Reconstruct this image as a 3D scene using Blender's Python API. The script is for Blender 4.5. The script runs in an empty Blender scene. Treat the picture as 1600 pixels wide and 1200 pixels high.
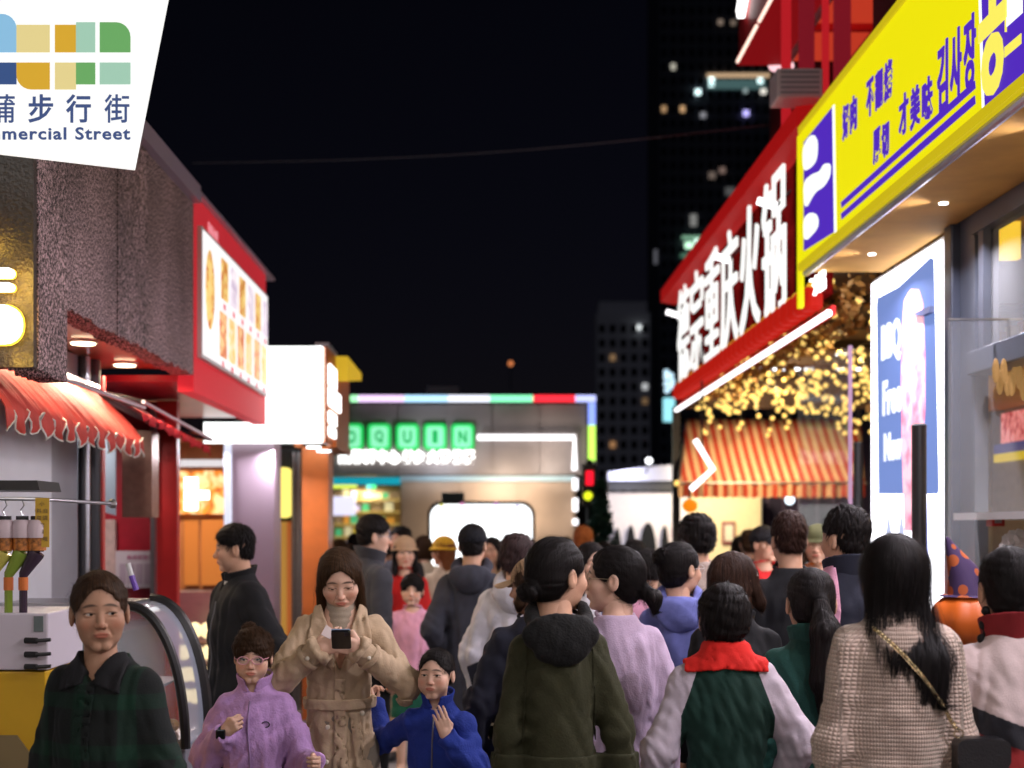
import bpy, bmesh, math, random
import numpy as np
from mathutils import Vector, Matrix, Euler
R = math.radians
random.seed(7); rng = np.random.RandomState(11)
sc = bpy.context.scene
COL = sc.collection

# ------------------------------------------------------------------ camera
CAM_H, F = 1.66, 2222.0                 # eye height; focal length in pixels of the 1600 px wide photograph
VX, VY = 760.0, 825.0                   # vanishing point of the street in the photograph
cam = bpy.data.cameras.new('camera'); camo = bpy.data.objects.new('camera', cam); COL.objects.link(camo)
camo.location = (0, 0, CAM_H); camo.rotation_euler = (R(90), 0, 0)
cam.sensor_width = 36; cam.lens = F/1600*36
cam.shift_x = (800-VX)/1600; cam.shift_y = (VY-600)/1600
cam.clip_start = .05; cam.clip_end = 2000
cam.dof.use_dof = True; cam.dof.focus_distance = 4.9; cam.dof.aperture_fstop = 2.2; cam.dof.aperture_blades = 0
sc.camera = camo

# ------------------------------------------------------------------ world: a night sky, and the last cool sky light
w = bpy.data.worlds.new('World'); sc.world = w; w.use_nodes = True
nt = w.node_tree; bg = nt.nodes['Background']
sky = nt.nodes.new('ShaderNodeTexSky'); sky.sky_type = 'NISHITA'; sky.sun_disc = False
sky.sun_elevation = R(35); sky.sun_rotation = R(200)
tint = nt.nodes.new('ShaderNodeVectorMath'); tint.operation = 'MULTIPLY'; tint.inputs[1].default_value = (1.0, .68, .92)
nt.links.new(sky.outputs[0], tint.inputs[0]); nt.links.new(tint.outputs[0], bg.inputs[0]); bg.inputs[1].default_value = 0.0008
sun = bpy.data.lights.new('moon_light', 'SUN'); sun.energy = 0.05; sun.angle = R(10); sun.color = (.75, .82, 1)
suno = bpy.data.objects.new('moon_light', sun); COL.objects.link(suno); suno.rotation_euler = (R(55), 0, R(-20))
sc.view_settings.view_transform = 'Standard'; sc.view_settings.look = 'None'
sc.view_settings.exposure = 0; sc.view_settings.gamma = 1; sc.view_settings.use_curve_mapping = False
sc.render.engine = 'CYCLES'
sc.cycles.use_denoising = True
sc.cycles.max_bounces = 5; sc.cycles.diffuse_bounces = 2; sc.cycles.glossy_bounces = 3; sc.cycles.transmission_bounces = 4
sc.cycles.sample_clamp_indirect = 3; sc.cycles.caustics_reflective = False; sc.cycles.caustics_refractive = False

def PX(x, d): return (x-VX)/F*d
def PZ(y, d): return CAM_H-(y-VY)/F*d
def P3(x, y, d): return (PX(x, d), d, PZ(y, d))

# ------------------------------------------------------------------ naming helpers
def tag(o, label=None, cat=None, group=None, kind=None):
    if label: o['label'] = label
    if cat: o['category'] = cat
    if group: o['group'] = group
    if kind: o['kind'] = kind
    return o
def empty(name, loc=(0, 0, 0), rz=0.0):
    o = bpy.data.objects.new(name, None); COL.objects.link(o); o.location = loc; o.rotation_euler = (0, 0, rz)
    o.empty_display_size = .1
    return o
def thing(name, label, cat, loc=(0, 0, 0), rz=0.0, group=None):
    return tag(empty(name, loc, rz), label, cat, group)
def link_mesh(name, me, mats=None, parent=None, smooth=False):
    if mats is not None:
        for m in (mats if isinstance(mats, (list, tuple)) else [mats]): me.materials.append(m)
    if smooth:
        me.polygons.foreach_set('use_smooth', np.ones(len(me.polygons), bool))
    o = bpy.data.objects.new(name, me); COL.objects.link(o)
    if parent is not None: o.parent = parent
    return o
def copy_tree(o, parent=None):
    c = o.copy(); COL.objects.link(c); c.parent = parent
    for ch in [x for x in bpy.data.objects if x.parent == o]: copy_tree(ch, c)
    return c

# ------------------------------------------------------------------ materials
MATS = {}
def nodes(m): return m.node_tree.nodes, m.node_tree.links
def mat(name, col, rough=.6, metal=0.0, spec=None, noise=0.0, nscale=20.0, bump=0.0, bscale=60.0, sheen=0.0, coat=0.0,
        emit=None, estr=0.0, alpha=1.0, trans=0.0, stretch=(1, 1, 1), detail=4.0):
    if name in MATS: return MATS[name]
    m = bpy.data.materials.new(name); m.use_nodes = True; MATS[name] = m
    N, L = nodes(m); b = N['Principled BSDF']
    b.inputs['Base Color'].default_value = (*col, 1); b.inputs['Roughness'].default_value = rough; b.inputs['Metallic'].default_value = metal
    if spec is not None: b.inputs['Specular IOR Level'].default_value = spec
    if sheen: b.inputs['Sheen Weight'].default_value = sheen; b.inputs['Sheen Roughness'].default_value = .5
    if coat: b.inputs['Coat Weight'].default_value = coat; b.inputs['Coat Roughness'].default_value = .1
    if trans: b.inputs['Transmission Weight'].default_value = trans
    b.inputs['Alpha'].default_value = alpha
    if noise or bump:
        tc = N.new('ShaderNodeTexCoord'); mp = N.new('ShaderNodeMapping'); mp.inputs['Scale'].default_value = stretch
        L.new(tc.outputs['Object'], mp.inputs[0])
    if noise:
        n = N.new('ShaderNodeTexNoise'); n.inputs['Scale'].default_value = nscale; n.inputs['Detail'].default_value = detail
        L.new(mp.outputs[0], n.inputs['Vector'])
        mr = N.new('ShaderNodeMapRange'); mr.inputs['From Min'].default_value = .25; mr.inputs['From Max'].default_value = .75
        mr.inputs['To Min'].default_value = 1-noise; mr.inputs['To Max'].default_value = 1+noise
        L.new(n.outputs['Fac'], mr.inputs[0])
        mx = N.new('ShaderNodeVectorMath'); mx.operation = 'SCALE'; mx.inputs[0].default_value = col
        L.new(mr.outputs[0], mx.inputs['Scale']); L.new(mx.outputs[0], b.inputs['Base Color'])
    if bump:
        n2 = N.new('ShaderNodeTexNoise'); n2.inputs['Scale'].default_value = bscale; n2.inputs['Detail'].default_value = 5
        L.new(mp.outputs[0], n2.inputs['Vector'])
        bp = N.new('ShaderNodeBump'); bp.inputs['Strength'].default_value = bump; bp.inputs['Distance'].default_value = .01
        L.new(n2.outputs['Fac'], bp.inputs['Height']); L.new(bp.outputs[0], b.inputs['Normal'])
    if emit is not None:
        b.inputs['Emission Color'].default_value = (*emit, 1); b.inputs['Emission Strength'].default_value = estr
    return m
def glow(name, col, strength, sample=True):
    if name in MATS: return MATS[name]
    m = bpy.data.materials.new(name); m.use_nodes = True; MATS[name] = m
    N, L = nodes(m); b = N['Principled BSDF']
    b.inputs['Base Color'].default_value = (*[min(1, c*.25) for c in col], 1); b.inputs['Roughness'].default_value = .6; b.inputs['Specular IOR Level'].default_value = .08
    b.inputs['Emission Color'].default_value = (*col, 1); b.inputs['Emission Strength'].default_value = strength
    if not sample: m.cycles.emission_sampling = 'NONE'
    return m

# ------------------------------------------------------------------ plain geometry helpers
class MB:
    """collects vertices and faces, links them as one mesh object"""
    def __init__(s): s.v = []; s.f = []; s.mi = []
    def add(s, vs, fs, mi=0):
        k = len(s.v); s.v += [tuple(v) for v in vs]; s.f += [tuple(i+k for i in f) for f in fs]; s.mi += [mi]*len(fs); return s
    def box(s, x0, x1, y0, y1, z0, z1, mi=0, bev=0.0):
        if bev <= 0:
            vs = [(x, y, z) for x in (x0, x1) for y in (y0, y1) for z in (z0, z1)]
            s.add(vs, [(0, 1, 3, 2), (4, 6, 7, 5), (0, 4, 5, 1), (2, 3, 7, 6), (0, 2, 6, 4), (1, 5, 7, 3)], mi)
        else:
            bm = bmesh.new(); bmesh.ops.create_cube(bm, size=1)
            for v in bm.verts: v.co = Vector(((x0+x1)/2+v.co.x*(x1-x0), (y0+y1)/2+v.co.y*(y1-y0), (z0+z1)/2+v.co.z*(z1-z0)))
            bmesh.ops.bevel(bm, geom=bm.edges[:], offset=bev, segments=2, affect='EDGES', profile=.5)
            s.bm(bm, mi)
        return s
    def bm(s, bm, mi=0):
        bm.verts.ensure_lookup_table()
        for i, v in enumerate(bm.verts): v.index = i
        s.add([v.co[:] for v in bm.verts], [[v.index for v in f.verts] for f in bm.faces], mi); bm.free(); return s
    def tube(s, pts, r, n=8, mi=0, caps=True):
        pts = [Vector(p) for p in pts]; rs = r if isinstance(r, (list, tuple)) else [r]*len(pts)
        base = len(s.v); up = None; rings = []
        for i, p in enumerate(pts):
            t = (pts[min(i+1, len(pts)-1)]-pts[max(i-1, 0)])
            t = t.normalized() if t.length > 1e-9 else Vector((0, 0, 1))
            if up is None: up = t.orthogonal().normalized()
            a = (up-t*up.dot(t)); a = a.normalized() if a.length > 1e-6 else t.orthogonal().normalized(); up = a; b = t.cross(a)
            rings.append([p+(a*math.cos(2*math.pi*k/n)+b*math.sin(2*math.pi*k/n))*rs[i] for k in range(n)])
        vs = [v for rg in rings for v in rg]; fs = []
        for i in range(len(pts)-1):
            for k in range(n):
                fs.append((i*n+k, i*n+(k+1) % n, (i+1)*n+(k+1) % n, (i+1)*n+k))
        if caps: fs += [tuple(range(n-1, -1, -1)), tuple((len(pts)-1)*n+k for k in range(n))]
        return s.add(vs, fs, mi)
    def cyl(s, c, r, h, n=20, mi=0, axis='z', r2=None):
        c = Vector(c); ax = {'x': Vector((1, 0, 0)), 'y': Vector((0, 1, 0)), 'z': Vector((0, 0, 1))}[axis]
        return s.tube([c, c+ax*h], [r, r if r2 is None else r2], n, mi)
    def lathe(s, c, prof, n=20, mi=0):
        vs = []; fs = []
        for (r, z) in prof:
            for k in range(n):
                a = 2*math.pi*k/n; vs.append((c[0]+r*math.cos(a), c[1]+r*math.sin(a), c[2]+z))
        for i in range(len(prof)-1):
            for k in range(n): fs.append((i*n+k, i*n+(k+1) % n, (i+1)*n+(k+1) % n, (i+1)*n+k))
        fs += [tuple(range(n-1, -1, -1)), tuple((len(prof)-1)*n+k for k in range(n))]
        return s.add(vs, fs, mi)
    def sphere(s, c, r, n=12, mi=0):
        r = r if isinstance(r, (tuple, list)) else (r, r, r)
        bm = bmesh.new(); bmesh.ops.create_uvsphere(bm, u_segments=n, v_segments=max(6, n//2+1), radius=1)
        for v in bm.verts: v.co = Vector((c[0]+v.co.x*r[0], c[1]+v.co.y*r[1], c[2]+v.co.z*r[2]))
        return s.bm(bm, mi)
    def prism(s, poly, axis, a, b, mi=0):
        """poly: 2D points (two remaining axes in order), extruded from a to b along axis"""
        def mk(p, t):
            return {'x': (t, p[0], p[1]), 'y': (p[0], t, p[1]), 'z': (p[0], p[1], t)}[axis]
        n = len(poly); vs = [mk(p, a) for p in poly]+[mk(p, b) for p in poly]
        fs = [tuple(range(n)), tuple(range(2*n-1, n-1, -1))]+[(i, i+n, (i+1) % n+n, (i+1) % n) for i in range(n)]
        return s.add(vs, fs, mi)
    def build(s, name, mats, parent=None, smooth=False):
        me = bpy.data.meshes.new(name); me.from_pydata(s.v, [], s.f)
        if any(s.mi): me.polygons.foreach_set('material_index', s.mi)
        bm = bmesh.new(); bm.from_mesh(me); bmesh.ops.recalc_face_normals(bm, faces=bm.faces); bm.to_mesh(me); bm.free()
        o = link_mesh(name, me, mats, parent, False)
        if smooth:
            me.polygons.foreach_set('use_smooth', np.ones(len(me.polygons), bool)); me.set_sharp_from_angle(angle=R(35))
        return o
def rect(cx, cy, wx, wy, r=0.0, n=5):
    if r <= 0: return [(cx-wx/2, cy-wy/2), (cx+wx/2, cy-wy/2), (cx+wx/2, cy+wy/2), (cx-wx/2, cy+wy/2)]
    out = []
    for (sx, sy, a0) in ((1, -1, -90), (1, 1, 0), (-1, 1, 90), (-1, -1, 180)):
        for k in range(n+1):
            a = R(a0+90*k/n); out.append((cx+sx*(wx/2-r)+r*math.cos(a), cy+sy*(wy/2-r)+r*math.sin(a)))
    return out
def text_mesh(s, size=1.0, depth=.01, off=0.0, res=3, space=1.0, fit=None, align='CENTER'):
    """lettering as a mesh in the XZ plane (front towards -Y), centred; fit=(w,h) stretches it to that size"""
    cu = bpy.data.curves.new('letters', 'FONT'); cu.body = s; cu.size = size; cu.extrude = depth/2; cu.offset = off
    cu.resolution_u = res; cu.align_x = align; cu.align_y = 'CENTER'; cu.space_character = space
    o = bpy.data.objects.new('letters', cu); COL.objects.link(o)
    dg = bpy.context.evaluated_depsgraph_get(); dg.update()
    me = bpy.data.meshes.new_from_object(o.evaluated_get(dg)); bpy.data.objects.remove(o); bpy.data.curves.remove(cu)
    n = len(me.vertices); co = np.empty(n*3, np.float32); me.vertices.foreach_get('co', co); co = co.reshape(-1, 3)
    if n:
        lo, hi = co.min(0), co.max(0)
        if align == 'CENTER': co[:, :2] -= (lo[:2]+hi[:2])/2
        if fit:
            if fit[0]: co[:, 0] *= fit[0]/(hi[0]-lo[0])
            if fit[1]: co[:, 1] *= fit[1]/(hi[1]-lo[1])
    co = np.stack([co[:, 0], -co[:, 2], co[:, 1]], 1)
    me.vertices.foreach_set('co', co.ravel()); me.materials.clear(); me.update()
    return me
def text(name, s, m, parent, loc, rz=0.0, **kw):
    o = link_mesh(name, text_mesh(s, **kw), m, parent); o.location = loc; o.rotation_euler = (0, 0, rz); return o
# ================================================================== figure engine: implicit surfaces -> meshes
f32 = np.float32
def V3(*a): return np.array(a, f32)
def smin(a, b, k):
    if k <= 0: return np.minimum(a, b)
    h = np.maximum(k-np.abs(a-b), 0)/k
    return np.minimum(a, b)-h*h*k*f32(.25)
def smax(a, b, k): return -smin(-a, -b, k)
def ell(p, c, r):
    q = (p-V3(*c)); r = V3(*r); a = np.sqrt((((q/r))**2).sum(-1)); b = np.sqrt(((q/(r*r))**2).sum(-1))
    return a*(a-1)/np.maximum(b, 1e-6)
def sph(p, c, r): return np.sqrt(((p-V3(*c))**2).sum(-1))-f32(r)
def cone(p, a, b, ra, rb):
    a = V3(*a); b = V3(*b); ab = b-a; h = np.clip(((p-a)@ab)/max(float(ab@ab), 1e-9), 0, 1)
    q = p-a-h[..., None]*ab
    return np.sqrt((q**2).sum(-1))-(ra+(rb-ra)*h).astype(f32)
def chain(p, pts, rs, k=.02):
    f = None
    for i in range(len(pts)-1):
        g = cone(p, pts[i], pts[i+1], rs[i], rs[i+1]); f = g if f is None else smin(f, g, k)
    return f
def torus(p, c, Rr, r, tx=0.0, sx=1.0, sy=1.0):
    q = p-V3(*c); ca, sa = math.cos(tx), math.sin(tx)
    y = q[..., 1]*ca+q[..., 2]*sa; z = -q[..., 1]*sa+q[..., 2]*ca
    l = np.sqrt((q[..., 0]/sx)**2+(y/sy)**2)-Rr
    return np.sqrt(l*l+z*z)-f32(r)
def loft(p, prof, zlo, zhi, ke=.02, e=2.3):
    """stack of ovals: prof = [(z, halfwidth, halfdepth, y centre, x centre)]"""
    P = np.array([(list(q)+[0]*5)[:5] for q in prof], float); P = P[np.argsort(P[:, 0])]
    zs = np.linspace(P[0, 0], P[-1, 0], 80); ker = np.hanning(13); ker /= ker.sum(); S = []
    for c in (1, 2, 3, 4):
        v = np.interp(zs, P[:, 0], P[:, c]); vp = np.pad(v, 6, mode='edge'); S.append(np.convolve(vp, ker, 'valid'))
    z = p[..., 2]; a, b, yc, xc = [np.interp(z, zs, s).astype(f32) for s in S]
    x = np.abs((p[..., 0]-xc)/a); y = np.abs((p[..., 1]-yc)/b)
    f = ((x**e+y**e)**(1/e)-1)*np.minimum(a, b)
    return smax(smax(f, zlo-z, ke), z-zhi, ke)
def folds(p, amp, fr=14.0, seed=0, st=(1, 1, .6)):
    r = np.random.RandomState(seed); q = p*V3(*st)*fr; s = 0
    for o in range(3):
        k1 = r.randn(3).astype(f32); k2 = r.randn(3).astype(f32); k3 = r.randn(3).astype(f32)
        w = np.sin(q@k2+r.rand()*6)*1.6
        g = np.sin(q@k1+w+r.rand()*6)*np.cos(q@k3*.6+w*.7)
        s = s+(1-np.abs(g)*2)*(.62**o); q = q*1.75
    return (s*amp*.6).astype(f32)
def polygonize(fn, lo, hi, h):
    """sparse surface nets of fn(points) over a box"""
    lo = np.array(lo, float); n = np.maximum(8, (np.ceil((np.array(hi)-lo)/h/4).astype(int)*4)+1)
    C = 4; nc = (n-1)//C+1
    ax = [lo[i]+np.arange(nc[i])*h*C for i in range(3)]
    G = np.stack(np.meshgrid(*ax, indexing='ij'), -1).astype(f32); fc = fn(G.reshape(-1, 3)).reshape(nc)
    m = np.abs(fc) < h*C*2.3
    cells = np.zeros(nc-1, bool)
    for i in (0, 1):
        for j in (0, 1):
            for k in (0, 1): cells |= m[i:nc[0]-1+i, j:nc[1]-1+j, k:nc[2]-1+k]
    need = np.zeros(n, bool)
    nd = np.repeat(np.repeat(np.repeat(cells, C, 0), C, 1), C, 2)
    need[:-1, :-1, :-1] |= nd
    for a in ((1, 0, 0), (0, 1, 0), (0, 0, 1), (1, 1, 0), (1, 0, 1), (0, 1, 1), (1, 1, 1)):
        need[a[0]:n[0]-1+a[0], a[1]:n[1]-1+a[1], a[2]:n[2]-1+a[2]] |= nd
    Fv = np.repeat(np.repeat(np.repeat(fc, C, 0), C, 1), C, 2)[:n[0], :n[1], :n[2]].astype(f32).copy()
    idx = np.argwhere(need); pts = (lo+idx*h).astype(f32)
    Fv[need] = fn(pts)
    S = Fv < 0
    act = np.zeros(n-1, bool); a0 = S[:-1, :-1, :-1]
    for i in (0, 1):
        for j in (0, 1):
            for k in (0, 1): act |= (S[i:n[0]-1+i, j:n[1]-1+j, k:n[2]-1+k] != a0)
    ci = np.argwhere(act); vid = -np.ones(n-1, int); vid[act] = np.arange(len(ci))
    acc = np.zeros((len(ci), 3)); cnt = np.zeros(len(ci))
    cs = [(i, j, k) for i in (0, 1) for j in (0, 1) for k in (0, 1)]
    val = {c: Fv[ci[:, 0]+c[0], ci[:, 1]+c[1], ci[:, 2]+c[2]] for c in cs}
    for a in cs:
        for d in range(3):
            if a[d] == 0:
                b = list(a); b[d] = 1; b = tuple(b); fa, fb = val[a], val[b]; x = (fa < 0) != (fb < 0)
                t = np.where(x, fa/np.where(x, fa-fb, 1), 0)
                acc[x] += np.array(a); acc[x, d] += t[x]; cnt[x] += 1
    V = lo+(ci+acc/cnt[:, None])*h
    Q = []
    for d in range(3):
        s1 = [slice(None)]*3; s0 = [slice(None)]*3; s1[d] = slice(1, None); s0[d] = slice(None, -1)
        A, B = S[tuple(s0)], S[tuple(s1)]; e = np.argwhere(A != B)
        u, v = [(1, 2), (2, 0), (0, 1)][d]
        ok = (e[:, u] > 0) & (e[:, v] > 0) & (e[:, u] < n[u]-1) & (e[:, v] < n[v]-1); e = e[ok]
        inside = A[e[:, 0], e[:, 1], e[:, 2]]
        def vi(du, dv):
            q = e.copy(); q[:, u] -= du; q[:, v] -= dv; return vid[q[:, 0], q[:, 1], q[:, 2]]
        q = np.stack([vi(1, 1), vi(0, 1), vi(0, 0), vi(1, 0)], 1); q[~inside] = q[~inside][:, ::-1]
        q = q[(q >= 0).all(1)]; Q.append(q)
    return V.astype(f32), np.concatenate(Q)
def np_mesh(name, V, Q, attrs=None, tri=False):
    me = bpy.data.meshes.new(name); nv = len(V); nf = len(Q); k = Q.shape[1] if nf else 4
    me.vertices.add(nv); me.vertices.foreach_set('co', np.ascontiguousarray(V, f32).ravel())
    me.loops.add(nf*k); me.loops.foreach_set('vertex_index', Q.astype(np.int32).ravel())
    me.polygons.add(nf); me.polygons.foreach_set('loop_start', np.arange(nf, dtype=np.int32)*k)
    me.polygons.foreach_set('use_smooth', np.ones(nf, bool))
    me.update(calc_edges=True)
    for nme, a in (attrs or {}).items():
        if a.ndim == 1:
            t = me.attributes.new(nme, 'FLOAT', 'POINT'); t.data.foreach_set('value', a.astype(f32))
        else:
            t = me.attributes.new(nme, 'FLOAT_VECTOR', 'POINT'); t.data.foreach_set('vector', a.astype(f32).ravel())
    return me
def grad(fn, p, e=.002):
    g = np.stack([fn(p+V3(e, 0, 0))-fn(p-V3(e, 0, 0)), fn(p+V3(0, e, 0))-fn(p-V3(0, e, 0)), fn(p+V3(0, 0, e))-fn(p-V3(0, 0, e))], -1)
    return g/np.maximum(np.linalg.norm(g, axis=-1, keepdims=True), 1e-6)
def march(fn, o, d, off=0.0, n=60):
    """first point of the surface fn=off from o along d"""
    p = np.array([o], f32); d = V3(*d)/np.linalg.norm(d)
    for _ in range(n):
        p = p+d*((fn(p)-off)*.8)[:, None]
    return p[0]
def rotm(yaw=0.0, pitch=0.0, roll=0.0):
    return np.array((Matrix.Rotation(yaw, 3, 'Z') @ Matrix.Rotation(pitch, 3, 'X') @ Matrix.Rotation(roll, 3, 'Y'))).astype(f32)

# ------------------------------------------------------------------ head
def head_sdf(p, kind='f', lid=0.0):
    ch = kind == 'c'; ml = kind == 'm'
    X = np.abs(p[..., 0])/(1.05 if not ml else 1.02); q = np.stack([X, p[..., 1], p[..., 2]], -1)
    f = ell(q, (0, -.012, .035), (.0745, .095, .085))
    f = smin(f, ell(q, (0, .034, -.022), (.062 if ch else .060, .052, .072)), .03)
    f = smin(f, ell(q, (0, .026, -.056), (.055 if ml else (.051 if not ch else .052), .047, .045)), .03)
    f = smin(f, cone(q, (0, .045, -.088), (.012, .068, -.093), .018, .0145 if ml else .0125), .02)
    f = smin(f, ell(q, (.040, .056, -.022), (.023, .023, .022)), .022)
    f = smin(f, cone(q, (0, .073, .030), (.036, .062, .026), .016, .014), .014)
    if ch: f = smin(f, ell(q, (.036, .055, -.048), (.024, .022, .022)), .02)
    f = smax(f, -ell(q, (.031, .107, .008), (.021, .021, .0135)), .012)
    ny = .096 if ch else .102
    f = smin(f, cone(q, (0, .081, .014), (0, ny, -.026), .0065, .0105 if not ml else .0115), .010)
    f = smin(f, sph(q, (.0115, .093, -.031), .0078), .006)
    f = smax(f, -sph(q, (.0062, .1, -.0395), .0034), .003)
    f = smin(f, ell(q, (0, .077, -.055), (.024, .017, .017)), .010)
    f = smin(f, ell(q, (.006, .0895, -.0530), (.0155, .0052, .0040)), .003)
    f = smin(f, ell(q, (0, .0885, -.0612), (.0150, .0062, .0048)), .003)
    f = smax(f, -ell(q, (0, .099, -.0572), (.021, .006, .0014)), .003)
    # eyelids round the ball, with the almond opening cut
    f = smin(f, sph(q, (.0305, .0715, .006), .0148), .006)
    s = .0048*(1-lid)
    qq = q-V3(.031, .0, .005-.003*lid); zz = qq[..., 2]-.05*(qq[..., 0])
    op = np.sqrt((qq[..., 0]/.0150)**2+(zz/max(s, .0012))**2+((qq[..., 1]-.088)/.012)**2)-1
    f = smax(f, -op*max(s, .0012), .0012)
    if not ch: f = smax(f, -cone(q, (.0185, .0905, -.033), (.031, .0765, -.058), .0022, .0015), .007)
    f = smax(f, -cone(q, (.019, .0885, -.004), (.043, .080, -.006), .0012, .001), .006)
    # ear
    er = ell(q, (.0765, -.010, -.004), (.0085, .0185, .031)); er = smax(er, -ell(q, (.087, -.004, .002), (.007, .010, .019)), .004)
    f = smin(f, er, .006)
    nr = .052 if ml else .044
    if ch: nr = .040
    f = smin(f, cone(q, (0, -.022, -.04), (0, -.034, -.20), nr, nr+.004), .035)
    return f
def head_masks(V, kind):
    X = np.abs(V[:, 0]); y, z = V[:, 1], V[:, 2]
    lip = np.clip(1.25-np.sqrt((X/.0205)**2+((z+.0572)/.0088)**2), 0, 1)*2.2*(y > .07)
    t = (X-.031)/.021
    bz = .0265+.004*(1-t*t)-.003*t
    brow = np.clip(1.4-np.sqrt(t**2*1.1+((z-bz)/.0038)**2), 0, 1)*1.5*(y > .04)
    red = np.exp(-(((X-.043)/.018)**2+((z+.028)/.018)**2))*(y > .02)+.8*np.exp(-((X/.012)**2+((z+.028)/.010)**2))*(y > .09)
    lash = np.exp(-((np.sqrt(((X-.031)/.0155)**2+((z-.0048)/.0052)**2)-1)/.22)**2)*(z > .0045)*(y > .05); brow = np.maximum(brow, lash*.95)
    rim = np.exp(-(((X-.031)/.017)**4+((z-.005)/.0075)**4))*(y > .05)
    return np.stack([np.clip(lip, 0, 1), np.clip(brow, 0, 1), np.clip(red, 0, 1)], 1), np.clip(rim, 0, 1)
HEADS = {}
def head_mesh(kind, h, lid=0.0):
    key = (kind, h, lid)
    if key not in HEADS:
        V, Q = polygonize(lambda p: head_sdf(p, kind, lid), (-.1, -.13, -.20), (.1, .125, .14), h)
        keep = V[:, 2] > -.192; ok = keep[Q].all(1); Q = Q[ok]
        M, rim = head_masks(V, kind)
        HEADS[key] = (V, Q, M, rim)
    return HEADS[key]

# ------------------------------------------------------------------ hand (origin = wrist, +Y to the fingers, palm faces -Z, thumb on +X)
HANDS = {}
def hand_mesh(curl=.5, h=.0033, thumb=.4, point=False):
    key = (round(curl, 2), h, round(thumb, 2), point)
    if key in HANDS: return HANDS[key]
    segs = []
    for i, (x, L, r) in enumerate(((.029, .072, .0085), (.0095, .080, .0088), (-.0105, .074, .0083), (-.029, .058, .0074))):
        base = np.array((x*.75, .012, 0.)); kn = np.array((x, .086-abs(x-.008)*.25, .002))
        segs.append((base, kn, .014, .0108, 0))
        c = curl*(1+.12*i); c = min(c, 1.4)
        if point and i == 0: c = .15
        a = 0; p = kn; spread = x*2.2*(1-min(1, curl))
        for j, fr in enumerate((.45, .30, .25)):
            a += c*(.85, 1.0, .75)[j]
            d = np.array((math.sin(spread), math.cos(a), -math.sin(a))); q = p+d/np.linalg.norm(d)*L*fr*1.15
            segs.append((p, q, r*(1.06-.12*j), r*(.96-.12*j), i+1)); p = q
    t0 = np.array((.022, .018, -.006)); t1 = np.array((.044, .048, -.012-.02*thumb)); t2 = np.array((.050-.025*thumb, .078, -.018-.026*thumb)); t3 = np.array((.050-.045*thumb, .102, -.022-.03*thumb))
    segs += [(t0, t1, .017, .0125, 9), (t1, t2, .0115, .0098, 9), (t2, t3, .0095, .0078, 9)]
    segs.append((np.array((0, -.055, 0.)), np.array((0, .02, 0.)), .027, .026, 0))
    def fn(p):
        g = {}
        for (a, b, ra, rb, k) in segs:
            v = cone(p, a, b, ra, rb); g[k] = v if k not in g else smin(g[k], v, .004 if k else .012)
        f = g[0]
        for k in g:
            if k: f = smin(f, g[k], .0035)
        return f
    V, Q = polygonize(fn, (-.055, -.09, -.12), (.075, .20, .05), h)
    HANDS[key] = (V, Q); return HANDS[key]
def frame_from(d, up):
    """rotation taking hand +Y to d and hand +Z close to up (the back of the hand)"""
    y = np.array(d, float); y /= np.linalg.norm(y); z = np.array(up, float); z -= y*(z@y); z /= max(np.linalg.norm(z), 1e-6); x = np.cross(y, z)
    return np.stack([x, y, z], 1)

# ------------------------------------------------------------------ hair
def cap_sdf(p, t=.010, face=(.105, -.045, .085, .118), nape=-.075, ears=True, cheek=True):
    q = np.stack([np.abs(p[..., 0]), p[..., 1], p[..., 2]], -1)
    f = ell(q, (0, -.013, .036), (.0745+t, .095+t, .085+t))
    f = smin(f, ell(q, (0, -.045, -.015), (.062+t*.8, .055+t*.8, .072)), .02)
    f = smax(f, -ell(q, (0, face[0], face[1]), (.071, face[2], face[3])), .01)
    if cheek: f = smax(f, -ell(q, (0, .075, -.078), (.12, .072, .075)), .01)
    if ears: f = smax(f, -ell(q, (.082, -.004, -.012), (.022, .024, .032)), .008)
    return smax(f, nape-q[..., 2], .02)
def ribbons(paths, w, taper=True, nrm=None):
    """paths (n, m, 3) -> thin strips facing out"""
    n, m, _ = paths.shape
    t = np.gradient(paths, axis=1); t /= np.maximum(np.linalg.norm(t, axis=-1, keepdims=True), 1e-7)
    s = np.cross(t, nrm); s /= np.maximum(np.linalg.norm(s, axis=-1, keepdims=True), 1e-7)
    prof = np.ones(m) if not taper else np.concatenate([np.linspace(.6, 1, m//3), np.linspace(1, .15, m-m//3)])
    wd = (w if np.ndim(w) else np.full(n, w))[:, None, None]*prof[None, :, None]
    V = np.stack([paths-s*wd/2, paths+s*wd/2], 2).reshape(-1, 3)
    i = np.arange(n)[:, None]*(2*m)+np.arange(m-1)[None]*2; i = i.ravel()
    return V, np.stack([i, i+1, i+3, i+2], 1)
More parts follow.
